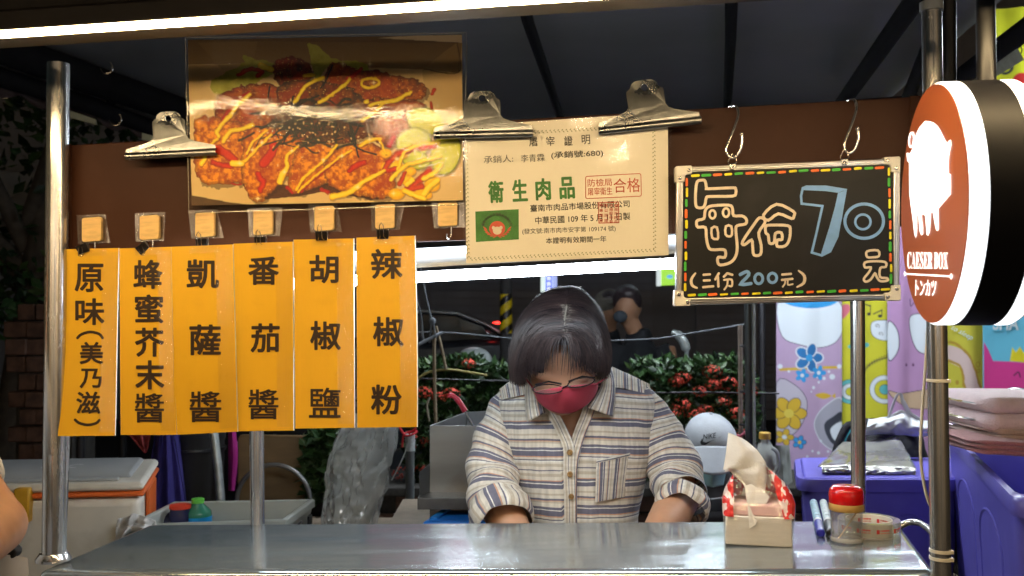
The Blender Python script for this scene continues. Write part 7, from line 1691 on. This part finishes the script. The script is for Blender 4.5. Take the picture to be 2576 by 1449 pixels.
cord('bamboo_stick', [(1092, 830, 2.95), (1093, 960, 2.95), (1097, 1080, 2.95)], .0055, 'thin upright bamboo stick in the left shrub', 'stick', BAM)
cord('bamboo_stick', [(1097, 820, 3.0), (1112, 880, 3.0), (1122, 930, 3.0)], .0045, 'short slanting bamboo stick next to the upright one', 'stick', BAM)
cord('wire', [(1045, 835, 3.1), (1150, 838, 3.1), (1290, 852, 3.1)], .0022, 'grey wire crossing behind the bowing head, left of it', 'wire')
cord('wire', [(1535, 857, 3.1), (1650, 852, 3.1), (1740, 838, 3.1), (1880, 815, 3.1)], .0026, 'pale wire crossing the street view right of the bowing head', 'wire')
cord('wire', [(1048, 952, 3.15), (1150, 955, 3.15), (1330, 960, 3.15)], .003, 'black wire along the top of the left shrub', 'wire', BLACKP)
cord('wire', [(1600, 990, 3.12), (1750, 987, 3.12), (1960, 990, 3.12)], .0028, 'black wire across the right shrub', 'wire', BLACKP)
cord('yellow_cable', [(1048, 955, 3.0), (1080, 936, 3.0), (1130, 930, 3.0), (1200, 940, 3.0), (1225, 945, 3.0)], .004, 'yellow cable arching over the left shrub', 'cable', mat('cable_yellow', (.24, .20, .06), .6))
cord('twigs', [(1080, 1060, 2.9), (1074, 1020, 2.9), (1082, 1000, 2.9)], .003, 'dry pale twigs stuck in the left shrub', 'twig', mat('twig', (.3, .26, .2), .8))
fp = thing('fence_pole', Vector((P(1862, 1100, 3.05).x, 3.05, 0)), 'rusty upright rod carrying the wires, right of the red flowers', 'pole')
m = MB(); m.tube([(P(1862, 830, 3.05).x, 3.05, 0), (P(1862, 830, 3.05).x, 3.05, P(1862, 818, 3.05).z)], .0075, 10); m.build('rod', mat('rust_rod', (.12, .09, .07), .8, 0, .3, 40), fp, smooth=True)
for yy in (870, 985, 1068): m = MB(); m.tube([P(1862, yy, 3.04), P(1890, yy + 2, 3.0)], .004, 6); m.build('cross_wire', DARKM, fp)
fp = thing('canopy_pole', Vector((P(1884, 1100, 2.9).x, 2.9, 0)), 'slim grey upright pole with a pale cable beside it, left of the towels', 'pole')
xx = P(1882, 830, 2.9).x; m = MB(); m.tube([(xx, 2.9, 0), (xx, 2.9, 2.04)], .011, 12); m.build('pole_tube', mat('pole_dark', (.05, .055, .055), .4, .6), fp, smooth=True)
m = MB(); m.tube([(xx + .016, 2.89, 0), (xx + .014, 2.89, 1.2), (xx + .017, 2.89, 2.04)], .0045, 8); m.build('cable', mat('cable_pale', (.30, .32, .30), .6), fp, smooth=True)
# ================================================================== right side: hanging towels, tubs, linen
def towel(name, lab, xa, xb, ya, yb, Y, nx, ny, painter, seed, fold=.022, bottom_wave=True, top=0):
    """hanging printed towel: a rippled sheet with its print in a colour layer (D picture units)"""
    pt = Paint(xa, ya, xb, yb, nx, ny); painter(pt); t = thing(name, P((xa + xb) / 2, yb, Y), lab, 'towel', 'printed towels hung in a row')
    k = m_at(Y); vs = []; cols = []; 
    for j in range(ny):
        for i in range(nx):
            u, v = i / (nx - 1), j / (ny - 1); x = xa + (xb - xa) * u; y = ya + (yb - ya) * v
            q = P(x, y, Y); q.y += fold * (math.sin(u * 9 + seed + v * .8) * .35 + .5 * noise.noise(Vector((u * 3.2, v * 1.2, seed)))) ; q.y += .05 * (u - .5) ** 2
            vs.append(q); c = pt.C[j, i]; cols.append((c[0], c[1], c[2], 1))
    o0 = WL[t.name]; me = bpy.data.meshes.new('printed_cloth'); idx = np.arange(nx * ny).reshape(ny, nx); F = np.stack([idx[:-1, :-1], idx[1:, :-1], idx[1:, 1:], idx[:-1, 1:]], -1).reshape(-1, 4)
    me.from_pydata([tuple(v - o0) for v in vs], [], F.tolist()); ca = me.color_attributes.new('Col', 'FLOAT_COLOR', 'POINT'); ca.data.foreach_set('color', np.array(cols, np.float32).ravel())
    me.polygons.foreach_set('use_smooth', [True] * len(me.polygons)); me.materials.append(TWM); o = bpy.data.objects.new('printed_cloth', me); COL.objects.link(o); o.parent = t
    s_ = o.modifiers.new('t', 'SOLIDIFY'); s_.thickness = .003; s_.offset = 1
    return t
TWM = attr_mat('towel_cloth', .92, bump=.35, bscale=420)
def base(pt, c, c2=None, sc=60, seed=1, k=.06):
    n = fbm(pt.X, pt.Y, sc, seed)[..., None]; c = np.array(c); pt.C = c[None, None, :] * (1 - k + 2 * k * n)
def blot(pt, pts, col, seed=0, outline=None, smooth=4):
    mk_, d = pt.poly(pts, 0, 30, seed, smooth)
    if outline is not None:
        m2, _ = pt.poly(pts, 0, 30, seed, smooth); pt.blend(np.clip(.5 + (d + outline[1]) / pt.px / 1.2, 0, 1), outline[0])
    pt.blend(mk_, col)
def dot(pt, x, y, r, col, ry=None): blot(pt, ell(x, y, r, ry or r, 20), col, smooth=0)
WHT = (.62, .68, .74); DB = (.02, .14, .36); SB = (.03, .28, .62); LIL = (.42, .30, .46); YLW = (.52, .50, .03); MUS = (.55, .36, .03); NAV = (.02, .02, .04)
def petals(pt, cx, cy_, r, n, col, mid, ol=None):
    for k in range(n): a = 2 * math.pi * k / n; blot(pt, ell(cx + math.cos(a) * r * .6, cy_ + math.sin(a) * r * .6, r * .48, r * .34, 16, a), col, 0, ol, 0)
    dot(pt, cx, cy_, r * .28, mid)
def p1(pt):                                     # lilac towel: clouds, sea-blue bells, bubbles, little fish
    base(pt, LIL, k=.1)
    blot(pt, [(1958, 770), (1990, 752), (2090, 752), (2120, 775), (2120, 830), (2100, 862), (2060, 874), (2010, 866), (1970, 845)], WHT, 0, (NAV, 1.6))
    blot(pt, [(1980, 752), (2100, 752), (2092, 768), (2040, 776), (1988, 768)], SB)
    mk_, _ = pt.line([(1966, 930), (2030, 926), (2118, 924)], 7); pt.blend(mk_, MUS)
    petals(pt, 2034, 900, 34, 5, DB, SB, (WHT, 3)); petals(pt, 2016, 944, 17, 5, SB, WHT); petals(pt, 2060, 938, 18, 5, SB, WHT)
    blot(pt, [(1958, 962), (2000, 970), (2028, 1010), (2018, 1060), (1990, 1095), (1958, 1100)], (.45, .42, .50), 0, (NAV, 1.6))
    petals(pt, 1985, 1040, 40, 6, MUS, (.62, .50, .08), (NAV, 1.6)); petals(pt, 2010, 1112, 16, 5, SB, MUS, (NAV, 1.2)); petals(pt, 1975, 1100, 20, 5, MUS, WHT, (NAV, 1.2))
    blot(pt, [(2050, 994), (2072, 988), (2092, 996), (2072, 1004)], MUS); blot(pt, [(2092, 996), (2102, 989), (2102, 1003)], MUS, smooth=0)
    blot(pt, [(2050, 1060), (2080, 1020), (2120, 1008), (2120, 1130), (2088, 1128), (2060, 1100)], (.33, .33, .40), 0, (WHT, 2)); blot(pt, [(2074, 1070), (2096, 1048), (2120, 1040), (2120, 1122), (2090, 1112)], (.03, .035, .05)); blot(pt, [(2090, 1078), (2120, 1062), (2120, 1110), (2098, 1106)], WHT)
    for x, y, r in ((1965, 922, 6), (2112, 922, 6), (1985, 934, 3), (2094, 948, 7), (2074, 952, 4), (2060, 962, 3), (2046, 975, 4), (2056, 950, 2), (2086, 935, 3), (2040, 985, 2), (2066, 1110, 3), (2044, 1135, 3), (2060, 1140, 4), (2084, 1136, 3), (2030, 1148, 3)): dot(pt, x, y, r, WHT)
def p2(pt):                                     # yellow towel: music notes, curls, rings
    base(pt, YLW, k=.10)
    blot(pt, [(2118, 770), (2134, 766), (2138, 780), (2124, 800), (2118, 798)], (.55, .14, .20))
    for x, y, h in ((2170, 772, 14), (2188, 780, 20), (2215, 788, 14)):
        dot(pt, x, y + h * .5, 5, NAV, 4); mk_, _ = pt.line([(x + 4, y + h * .5), (x + 4, y - h * .6)], 2); pt.blend(mk_, NAV)
    mk_, _ = pt.line([(2174, 764), (2192, 770)], 3); pt.blend(mk_, NAV); mk_, _ = pt.line([(2200, 790), (2219, 780)], 3); pt.blend(mk_, NAV)
    blot(pt, [(2196, 812), (2222, 806), (2238, 812), (2238, 852), (2214, 854), (2196, 840)], WHT, 0, (NAV, 1.4), 3)
    for cx, cy_ in ((2208, 820), (2216, 840)):
        mk_, _ = pt.line([(cx + r_ * math.cos(a), cy_ + r_ * math.sin(a)) for a, r_ in [(i * .7, .5 + i * .55) for i in range(11)]], 1.2); pt.blend(mk_, NAV)
    dot(pt, 2180, 868, 9, (.10, .42, .45), 6); dot(pt, 2140, 872, 8, (.10, .42, .45), 5)
    for s_ in range(9):
        x = 2182 + s_ * 6; y = 925 - s_ * 4 + (s_ * s_) * .1; mk_, _ = pt.line([(x - 4, y + 4), (x + 2, y - 8)], 1.6); pt.blend(mk_, NAV)
    mk_, _ = pt.line([(2176, 940), (2184, 924), (2205, 908), (2238, 898)], 2); pt.blend(mk_, NAV)
    for k, r_ in enumerate((36, 24, 12)): blot(pt, ell(2226, 980, r_, r_ * .98, 30), (WHT, YLW, (.10, .42, .45))[k], 0, (NAV, 1.2), 0)
    for k, r_ in enumerate((30, 20, 10)): blot(pt, ell(2138, 985, r_, r_, 30), ((.10, .42, .45), WHT, YLW)[k], 0, (NAV, 1.2), 0)
    blot(pt, [(2112, 1068), (2240, 1070), (2240, 1180), (2112, 1180)], (.02, .20, .24), smooth=0); mk_, _ = pt.line([(2112, 1124), (2240, 1124)], 3); pt.blend(mk_, YLW)
def p3(pt):                                     # lilac-pink towel: large leaves and a scalloped wave
    base(pt, (.43, .25, .45), k=.1)
    blot(pt, [(2238, 812), (2256, 830), (2260, 870), (2250, 898), (2238, 900)], WHT, 0, (NAV, 2)); blot(pt, [(2290, 800), (2318, 790), (2350, 800), (2350, 880), (2316, 886), (2296, 850)], WHT, 0, (NAV, 2))
    for x in (2280, 2299): dot(pt, x, 918, 3, (.12, .05, .12), 4)
    blot(pt, [(2238, 985), (2262, 990), (2290, 988), (2330, 980), (2350, 974), (2350, 1020), (2300, 1028), (2260, 1012)], (.50, .36, .24), 0, (NAV, 1.8))
    mk_, _ = pt.line([(2290, 752), (2292, 770), (2302, 760)], 2); pt.blend(mk_, NAV)
def p4(pt):                                     # yellow-white towel: brown brush loops
    base(pt, (.50, .46, .05), k=.08)
    blot(pt, [(2375, 1000), (2420, 1004), (2476, 1000), (2476, 1190), (2375, 1190)], (.62, .62, .60), smooth=0)
    blot(pt, [(2380, 870), (2420, 880), (2446, 915), (2462, 960), (2476, 990), (2476, 1000), (2430, 985), (2420, 930), (2380, 905)], (.62, .48, .46))
    B_ = (.38, .24, .03)
    for p in ([(2378, 862), (2404, 864), (2430, 886), (2450, 925), (2464, 965), (2476, 985)], [(2378, 906), (2404, 912), (2420, 935), (2424, 972), (2440, 992), (2476, 1003)], [(2380, 1000), (2400, 1008), (2420, 1004), (2424, 985), (2408, 985), (2402, 998)]):
        mk_, _ = pt.line(p, 6, 3, 12, 4); pt.blend(mk_, B_)
    for x, y, r_ in ((2461, 917, 6), (2462, 933, 4)):
        mk_, _ = pt.line([(x + r_ * math.cos(a), y + r_ * math.sin(a)) for a in np.linspace(0, 6.28, 12)], 2); pt.blend(mk_, B_)
    dot(pt, 2408, 962, 4, B_, 6); 
    mk_, _ = pt.line([(2378, 1046), (2430, 1044), (2476, 1046)], 4); pt.blend(mk_, B_)
def p5(pt):                                     # blue over hot pink, small yellow bunting
    base(pt, (.13, .48, .66), k=.06)
    blot(pt, [(2476, 860), (2488, 880), (2500, 908), (2600, 912), (2640, 912), (2640, 1190), (2476, 1190)], (.62, .045, .26), smooth=0)
    blot(pt, [(2540, 908), (2546, 874), (2554, 886), (2564, 872), (2572, 888), (2584, 880), (2580, 912)], (.72, .62, .02), smooth=0)
    mk_, _ = pt.line([(2550, 944), (2560, 936), (2564, 948)], 3); pt.blend(mk_, NAV)
def p6(pt): base(pt, (.58, .62, .02), k=.05); dot(pt, 2530, 170, 18, (.03, .035, .04)); dot(pt, 2530, 170, 11, (.58, .62, .02)); dot(pt, 2565, 205, 20, (.55, .02, .02))
towel('hanging_towel', 'lilac printed towel with white cloud and blue shapes, leftmost of the hanging towels', 1956, 2119, 560, 1182, 4.00, 110, 300, p1, 1)
towel('hanging_towel', 'yellow-green towel with music notes and ringed circles, partly behind the back post', 2112, 2242, 560, 1182, 4.03, 90, 300, p2, 2)
towel('hanging_towel', 'pink-lilac towel with white leaf shapes and a beige wave, left of the right chrome post', 2236, 2352, 560, 1185, 4.00, 80, 280, p3, 3)
towel('hanging_towel', 'mustard and white towel with brown brush loops, just right of the chrome post', 2346, 2477, 560, 1190, 3.97, 90, 280, p4, 4)
towel('hanging_towel', 'sky blue and hot pink towel at the right edge of the row', 2474, 2640, 560, 1195, 3.92, 100, 280, p5, 5)
t = towel('hanging_towel', 'bright yellow cloth hanging high at the top right corner, above the round sign', 2494, 2640, 20, 420, 3.7, 90, 200, p6, 6)
m = MB()
put_text(m, 'SHA', 2530, 813, 66, 36, lambda x, y: P(x, y, 3.895), .02, .03); put_text(m, 'go', 2462, 806, 26, 24, lambda x, y: P(x, y, 3.945), .5, .0, .3); put_text(m, 'to sleep', 2420, 838, 60, 17, lambda x, y: P(x, y, 3.945), .5, 0, .3)
tw = [o for o in bpy.data.objects if o.get('label', '').startswith('sky blue')][0]
m.build('lettering', mat('pale_print', (.55, .66, .70), .9), tw)
rl = thing('towel_rail', P(2300, 555, 4.0), 'steel rail from which the printed towels hang', 'rail')
m = MB(); m.tube([P(1900, 556, 4.03), P(2680, 556, 3.95)], .012, 12); m.build('rail_tube', STEEL, rl, smooth=True)
for xx in (P(1915, 800, 4.06).x, P(2660, 800, 4.0).x): m = MB(); m.tube([(xx, 4.05, 0), (xx, 4.05, P(1900, 556, 4.03).z)], .014, 12); m.build('rail_post', DARKM, rl, smooth=True)
# purple tubs
PUR = mat('purple_plastic', (.135, .115, .50), .38, 0, .06, 6, .02, 40, dirt=((.20, .18, .58), 16, .35))
PUI = mat('purple_inside', (.10, .075, .40), .5, 0, .08, 8)
def bigtub(name, rimpx, zr, depth, taper, lab, parts=True, by=None):
    rim = [PZ(x, y, zr) for x, y in rimpx]; c = sum(rim, Vector()) / 4
    t = thing(name, Vector((c.x, c.y, zr - depth)), lab, 'tub', 'purple plastic tubs')
    I = lambda q, f, dz, g=0.0: Vector((c.x + (q.x - c.x) * f, c.y + (q.y - c.y) * f, q.z + dz))
    def rounded(f, dz, rad=.16, n=6):
        out = []
        Q = [I(q, f, dz) for q in rim]
        for k in range(4):
            p, a, b = Q[k], Q[k - 1], Q[(k + 1) % 4]; r = rad * min((a - p).length, (b - p).length)
            s_ = p + (a - p).normalized() * r; e_ = p + (b - p).normalized() * r
            for j in range(n + 1):
                u = j / n; out.append(s_ * (1 - u) ** 2 + p * 2 * u * (1 - u) + e_ * u * u)
        return out
    prof = [(taper, -depth), (.955, -.05), (.955, -.034), (1.035, -.034), (1.04, -.028), (1.04, -.006), (1.03, 0), (.96, 0), (.94, -.008), (taper - .04, -depth + .02)]
    m = MB(); rings = [rounded(f, dz) for f, dz in prof]; n = len(rings[0]); vs = sum(rings, [])
    m.add(vs, [(r * n + k, r * n + (k + 1) % n, (r + 1) * n + (k + 1) % n, (r + 1) * n + k) for r in range(len(prof) - 1) for k in range(n)] + [tuple(range(n)), tuple((len(prof) - 1) * n + k for k in range(n))])
    m.build('tub_shell', PUR, t, smooth=True)
    for side in range(4):                                   # pressed arches in each wall
        for f in (.32, .68):
            a, b = rim[side], rim[(side + 1) % 4]; ctr = a.lerp(b, f); d = (b - a).normalized(); L = (b - a).length * .14; pts = []
            for j in range(13):
                an = math.pi * j / 12; x_ = math.cos(an) * L; z_ = -.17 + math.sin(an) * .07
                fr_ = 1 - .045 - (1 - .045 - (taper)) * (-z_ / depth); q = I(ctr, fr_ + .004, z_) + d * x_ * fr_; pts.append(q)
            q0 = pts[0]; q1 = pts[-1]
            lo = lambda q: I(Vector((c.x + (q.x - c.x) / .95, c.y + (q.y - c.y) / .95, rim[0].z)), taper + .01, -depth + .03)
            m = MB(); m.tube([lo(q0)] + pts + [lo(q1)], .004, 6); m.build('pressed_rib', PUR, t, smooth=True)
    return t, rim, c
tb1, rim1, c1 = bigtub('purple_tub', [(2012, 1206), (2420, 1206), (2400, 1152), (2004, 1152)], P(2100, 1190, 2.75).z, .36, .88, 'purple lidded tub behind the toothpick jar, silver bag lying on it')
m = MB(); q = [Vector((c1.x + (v.x - c1.x) * .95, c1.y + (v.y - c1.y) * .95, v.z)) for v in rim1]; m.hexa([v + Vector((0, 0, -.012)) for v in q], [v + Vector((0, 0, .003)) for v in q]); m.build('tub_lid', PUR, tb1, bevel=.006, seg=3)
tb2, rim2, c2 = bigtub('purple_tub', [(2560, 1255), (2980, 1225), (2760, 1075), (2372, 1068)], P(2560, 1240, 1.75).z, .46, .86, 'large open purple tub at the right edge, heaped with towels')
tb2.location = tb2.location
stand('trestle_table', c1.x, c1.y, .62, .42, tb1.location.z, 'table under the purple lidded tub')
stand('trestle_table', c2.x, c2.y, .7, .66, tb2.location.z, 'table under the large purple tub at the right')
# silver foil bag on the tub
sb = thing('silver_bag', P(2180, 1190, 2.8), 'folded silver foil bag lying on the purple tub behind the back post', 'bag')
SIL = mat('silver_foil', (.46, .45, .41), .28, .75, .12, 14, .5, 22, rvar=.1)
zl_ = rim1[0].z + .004
def silf(k):
    def f(u, v):
        xl, yl = 2062 + 2 * k, 1172 + 4 * k; a = (2058 + 10 * k, 1172 + 8 * k); b = (2305 - 8 * k, 1178 + 8 * k); c_ = (2262 - 4 * k, 1100 + 14 * k); d = (2120 + 8 * k, 1112 + 14 * k)
        x = (a[0] * (1 - u) + b[0] * u) * (1 - v) + (d[0] * (1 - u) + c_[0] * u) * v; y = (a[1] * (1 - u) + b[1] * u) * (1 - v) + (d[1] * (1 - u) + c_[1] * u) * v
        n = noise.noise(Vector((u * 5, v * 4, k))) + .5 * noise.noise(Vector((u * 13, v * 9, k + 4)))
        return P(x, y + n * 3, 2.72 + .26 * v + n * .008)
    return f
for k in range(3):
    m = MB(); m.grid(silf(k), 36, 20); o = m.build('foil_layer', SIL, sb, smooth=True); o.modifiers.new('t', 'SOLIDIFY').thickness = .003
m = MB(); m.grid(lambda u, v: P(2068 + 236 * u, 1172 + 24 * v + 6 * u + 2 * noise.noise(Vector((u * 8, v * 3, 0))), 2.715 + .02 * math.sin(v * 3.1) * -1 + .01 * noise.noise(Vector((u * 14, v * 5, 3)))), 40, 10); m.build('front_fold', SIL, sb, smooth=True)
# black bag and white carrier bag behind
bb = thing('black_bag', P(2220, 1200, 3.1), 'slumped black cloth bag behind the silver bag', 'bag')
BCL = mat('black_cloth', (.014, .013, .015), .9, 0, .2, 30, .5, 60)
m = MB(); 
def bbf(u, v):
    a = u * 2 * math.pi; y = 1052 + 150 * v; w = 90 * math.sin(min(1, v * 1.6 + .25) * math.pi / 2) + 10; n = noise.noise(Vector((math.cos(a) * 2, math.sin(a) * 2, v * 3)))
    return P(2222 + 18 * v + math.cos(a) * w + n * 8, y, 3.12 + math.sin(a) * .10 + n * .03)
m.grid(bbf, 48, 24); m.build('bag_body', BCL, bb, smooth=True)
m = MB(); m.tube(smooth_pts([tuple(P(*q)) for q in ((2100, 1150, 3.05), (2112, 1110, 3.05), (2135, 1070, 3.05), (2170, 1075, 3.05))], n=5), .013, 10); m.build('strap', BCL, bb, smooth=True)
wc = thing('carrier_bag', P(2240, 1090, 3.0), 'thin white plastic carrier bag with looped handle on the black bag', 'plastic bag')
WPL = film('thin_white_plastic', rough=.3, gloss=.15, bump=.2, bscale=40, haze=.72, hcol=(.80, .82, .84))
m = MB(); m.grid(lambda u, v: P(2185 + 150 * u - 10 * v * (1 - u), 1050 + 42 * v + 12 * abs(u - .3) - 22 * math.exp(-((u - .55) / .16) ** 2) * (1 - v) + 2 * noise.noise(Vector((u * 7, v * 4, 0))), 3.0 - .04 * math.sin(math.pi * v) + .010 * noise.noise(Vector((u * 9, v * 5, 2)))), 44, 20); o = m.build('bag_body', WPL, wc, smooth=True); o.modifiers.new('t', 'SOLIDIFY').thickness = .0015
m = MB(); m.tube(smooth_pts([tuple(P(*q)) for q in ((2232, 1060, 3.0), (2246, 1020, 2.99), (2257, 994, 2.99), (2266, 992, 2.99), (2272, 1010, 2.99), (2290, 1040, 3.0), (2315, 1055, 3.0))], n=6), [.008] * 12 + [.006] * 12 + [.009] * 13, 8, flat=.4); m.build('bag_handle', WPL, wc, smooth=True)
# milk jug
mj = thing('plastic_jug', P(1922, 1250, 2.95), 'translucent plastic jug with yellow cap, between the white cap and the towels', 'jug')
JM = mat('jug_milky', (.42, .44, .42), .4, 0, .06, 20, trans=.2); c = P(1925, 1250, 2.95); K = m_at(2.95)
m = MB(); m.lathe(c, [(.030, 0), (.036, .006), (.036, .10), (.033, .125), (.024, .155), (.014, .172), (.014, .18)], 28); m.build('jug_body', JM, mj, smooth=True)
m = MB(); m.tube(smooth_pts([tuple(c + Vector((.012, -.034, z_ * 1.0)) + Vector((x_, 0, 0))) for x_, z_ in ((0, .155), (.016, .14), (.018, .1), (.004, .075))], n=4), .006, 8); m.build('jug_handle', JM, mj, smooth=True)
m = MB(); m.lathe(c + Vector((0, 0, .178)), [(.0175, 0), (.0175, .018), (.015, .020)], 24); m.build('jug_cap', mat('cap_yellow2', (.50, .30, .05), .45), mj, smooth=True)
sk_ = thing('white_sack', P(1975, 1290, 3.2), 'pale plastic sack slumped beside the purple tub', 'sack')
m = MB(); m.grid(lambda u, v: P(1968 - math.cos(u * 2 * math.pi) * (18 + 16 * v), 1120 + 190 * v, 3.25 - math.sin(u * 2 * math.pi) * .07 + .02 * noise.noise(Vector((math.cos(u * 6.28) * 2, math.sin(u * 6.28) * 2, v * 5)))), 30, 20); m.build('sack_body', mat('sack_pale', (.32, .34, .32), .6, 0, .1, 20, .5, 30), sk_, smooth=True)
pc = thing('pink_clip', P(1820, 1095, 2.9), 'small pink plastic clip hanging on the rusty rod behind the white cap', 'clip')
m = MB(); m.tube([P(1838, 1092, 2.95), P(1862, 1098, 2.95), P(1868, 1130, 2.95), P(1860, 1150, 2.95)], .006, 8); m.tube([P(1862, 1098, 2.95), P(1884, 1080, 2.95)], .005, 8); m.build('clip_body', mat('pink_plastic', (.35, .06, .09), .4), pc, smooth=True)
# linen on the big tub: rolled pale towel, folded ones
PT_ = mat('pink_towelling', (.80, .60, .60), .95, 0, .06, 60, 1.0, 260, sheen=.5); PT2 = mat('beige_towelling', (.52, .36, .30), .95, 0, .06, 60, 1.0, 260, sheen=.4); PT3 = mat('rose_towelling', (.46, .17, .17), .95, 0, .08, 60, 1.0, 260, sheen=.4)
def folded(name, lab, pts, Y, depth, mt, layers, thick, bend=0.0, grp='folded towels on the purple tub'):
    """stack of soft layers: each a rounded slab with a rolled front edge; pts = px left, right and y of the front edge top"""
    t = thing(name, P((pts[0] + pts[1]) / 2, pts[2] + thick * layers, Y), lab, 'towel', grp)
    for L in range(layers):
        m = MB(); y0 = pts[2] + L * thick
        def f(u, v, L=L, y0=y0):
            # v runs over the top from the back, round the front edge and under to the back
            x = pts[0] + (pts[1] - pts[0]) * u; r = thick * .5; x += 10 * noise.noise(Vector((v * 3, L, pts[0] * .1)))
            if v < .35: s_ = v / .35; yy_ = y0; dep = depth * (1 - s_) + r * m_at(Y)
            elif v < .65: a = (v - .35) / .3 * math.pi; yy_ = y0 + r - r * math.cos(a); dep = r * m_at(Y) * (1 - math.sin(a))
            else: s_ = (v - .65) / .35; yy_ = y0 + 2 * r; dep = depth * s_ + r * m_at(Y)
            n = noise.noise(Vector((u * 3, v * 3, L + pts[0]))); e = 1 - min(1, u * 9); q = P(x, yy_ + bend * (u * u) * 30 + n * 8 + (y0 + r - yy_) * e ** 2 * .9, Y)
            return q + Vector((0, dep + .004 * n + .05 * e * e, .006 * (n)))
        m.grid(f, 40, 44); m.build('towel_layer', mt, t, smooth=True)
    return t
folded('rolled_towel', 'thick rolled pale pink bath towel on top of the heap at the right edge', (2484, 2760, 1000), 2.05, .24, PT_, 2, 43, .1)
folded('folded_towel', 'folded beige towel under the pale pink roll', (2496, 2760, 1080), 2.05, .2, PT2, 2, 15, .45)
folded('folded_towel', 'folded dusty rose towel lowest in the heap', (2458, 2740, 1108), 1.98, .2, PT3, 3, 12, 1.0)
bx = thing('dark_box', P(2440, 1090, 2.3), 'dark patterned flat box leaning in the big purple tub', 'box')
m = MB(); m.prism([P(2428, 1100, 2.25), P(2478, 1044, 2.25), P(2525, 1050, 2.3), P(2500, 1112, 2.25)], (.0, .05, .02)); m.build('box_shell', mat('box_pattern', (.045, .022, .018), .35, 0, .9, 40), bx, bevel=.002)
pb_ = thing('clear_packet', P(2430, 1075, 2.5), 'clear packet of yellowish cloth at the left end of the big purple tub', 'packet')
m = MB(); m.grid(lambda u, v: P(2374 + 110 * u, 1042 + 6 * math.sin(u * 4) + 26 * v, 2.6 - .05 * v + .012 * noise.noise(Vector((u * 6, v * 4, 7)))), 26, 12); m.grid(lambda u, v: P(2374 + 110 * u, 1066 + 4 * v, 2.55 - .05 * v), 10, 4); o = m.build('packet_body', mat('packet', (.42, .38, .22), .25, 0, .15, 20, .5, 30, coat=.5), pb_, smooth=True); o.modifiers.new('t', 'SOLIDIFY').thickness = .01
pk2 = thing('purple_packet', P(2400, 1090, 2.45), 'glossy violet-pink wrapped packet inside the big purple tub', 'packet')
m = MB(); m.ball(P(2402, 1084, 2.45), (.045, .06, .018), 24, 12, Matrix.Rotation(.5, 3, 'Y')); m.build('packet_body', mat('violet_wrap', (.35, .12, .36), .2, 0, .3, 30, .8, 40, coat=.6), pk2, smooth=True)
wn_ = thing('white_packet', P(2552, 1000, 2.3), 'small clear wrapped packet with black print on the heap of towels', 'packet')
m = MB(); m.ball(P(2556, 995, 2.3), (.035, .03, .02), 20, 12); m.build('packet_body', mat('packet_white', (.5, .55, .58), .2, 0, .2, 60, .8, 60, coat=.5), wn_, smooth=True)
# steel handle at the cart's right end and pale sheet under the big tub
hb_ = thing('cart_handle', P(2320, 1340, 1.5), 'bent steel push handle at the right end of the counter', 'handle')
m = MB(); m.tube(smooth_pts([tuple(P(*q)) for q in ((2262, 1326, 1.62), (2285, 1314, 1.62), (2312, 1316, 1.6), (2334, 1330, 1.55), (2352, 1352, 1.5), (2366, 1400, 1.47))], n=6), .0052, 12); m.build('handle_tube', STEEL, hb_, smooth=True)
ps = thing('pale_sheet', P(2480, 1445, 1.9), 'pale grey cloth sheet spread under the big purple tub', 'sheet')
m = MB()
def psf(u, v): q = P(2330 + 330 * u, 1330 + 190 * v + 30 * (1 - u), 2.3 - .55 * v); n = noise.noise(Vector((u * 5, v * 5, 1))); return Vector((q.x, q.y + .02 * n, q.z - .12 + .02 * n))
m.grid(psf, 30, 20); o = m.build('sheet_cloth', mat('sheet_grey', (.26, .28, .28), .85, 0, .1, 14, .4, 40), ps, smooth=True); o.modifiers.new('t', 'SOLIDIFY').thickness = .004
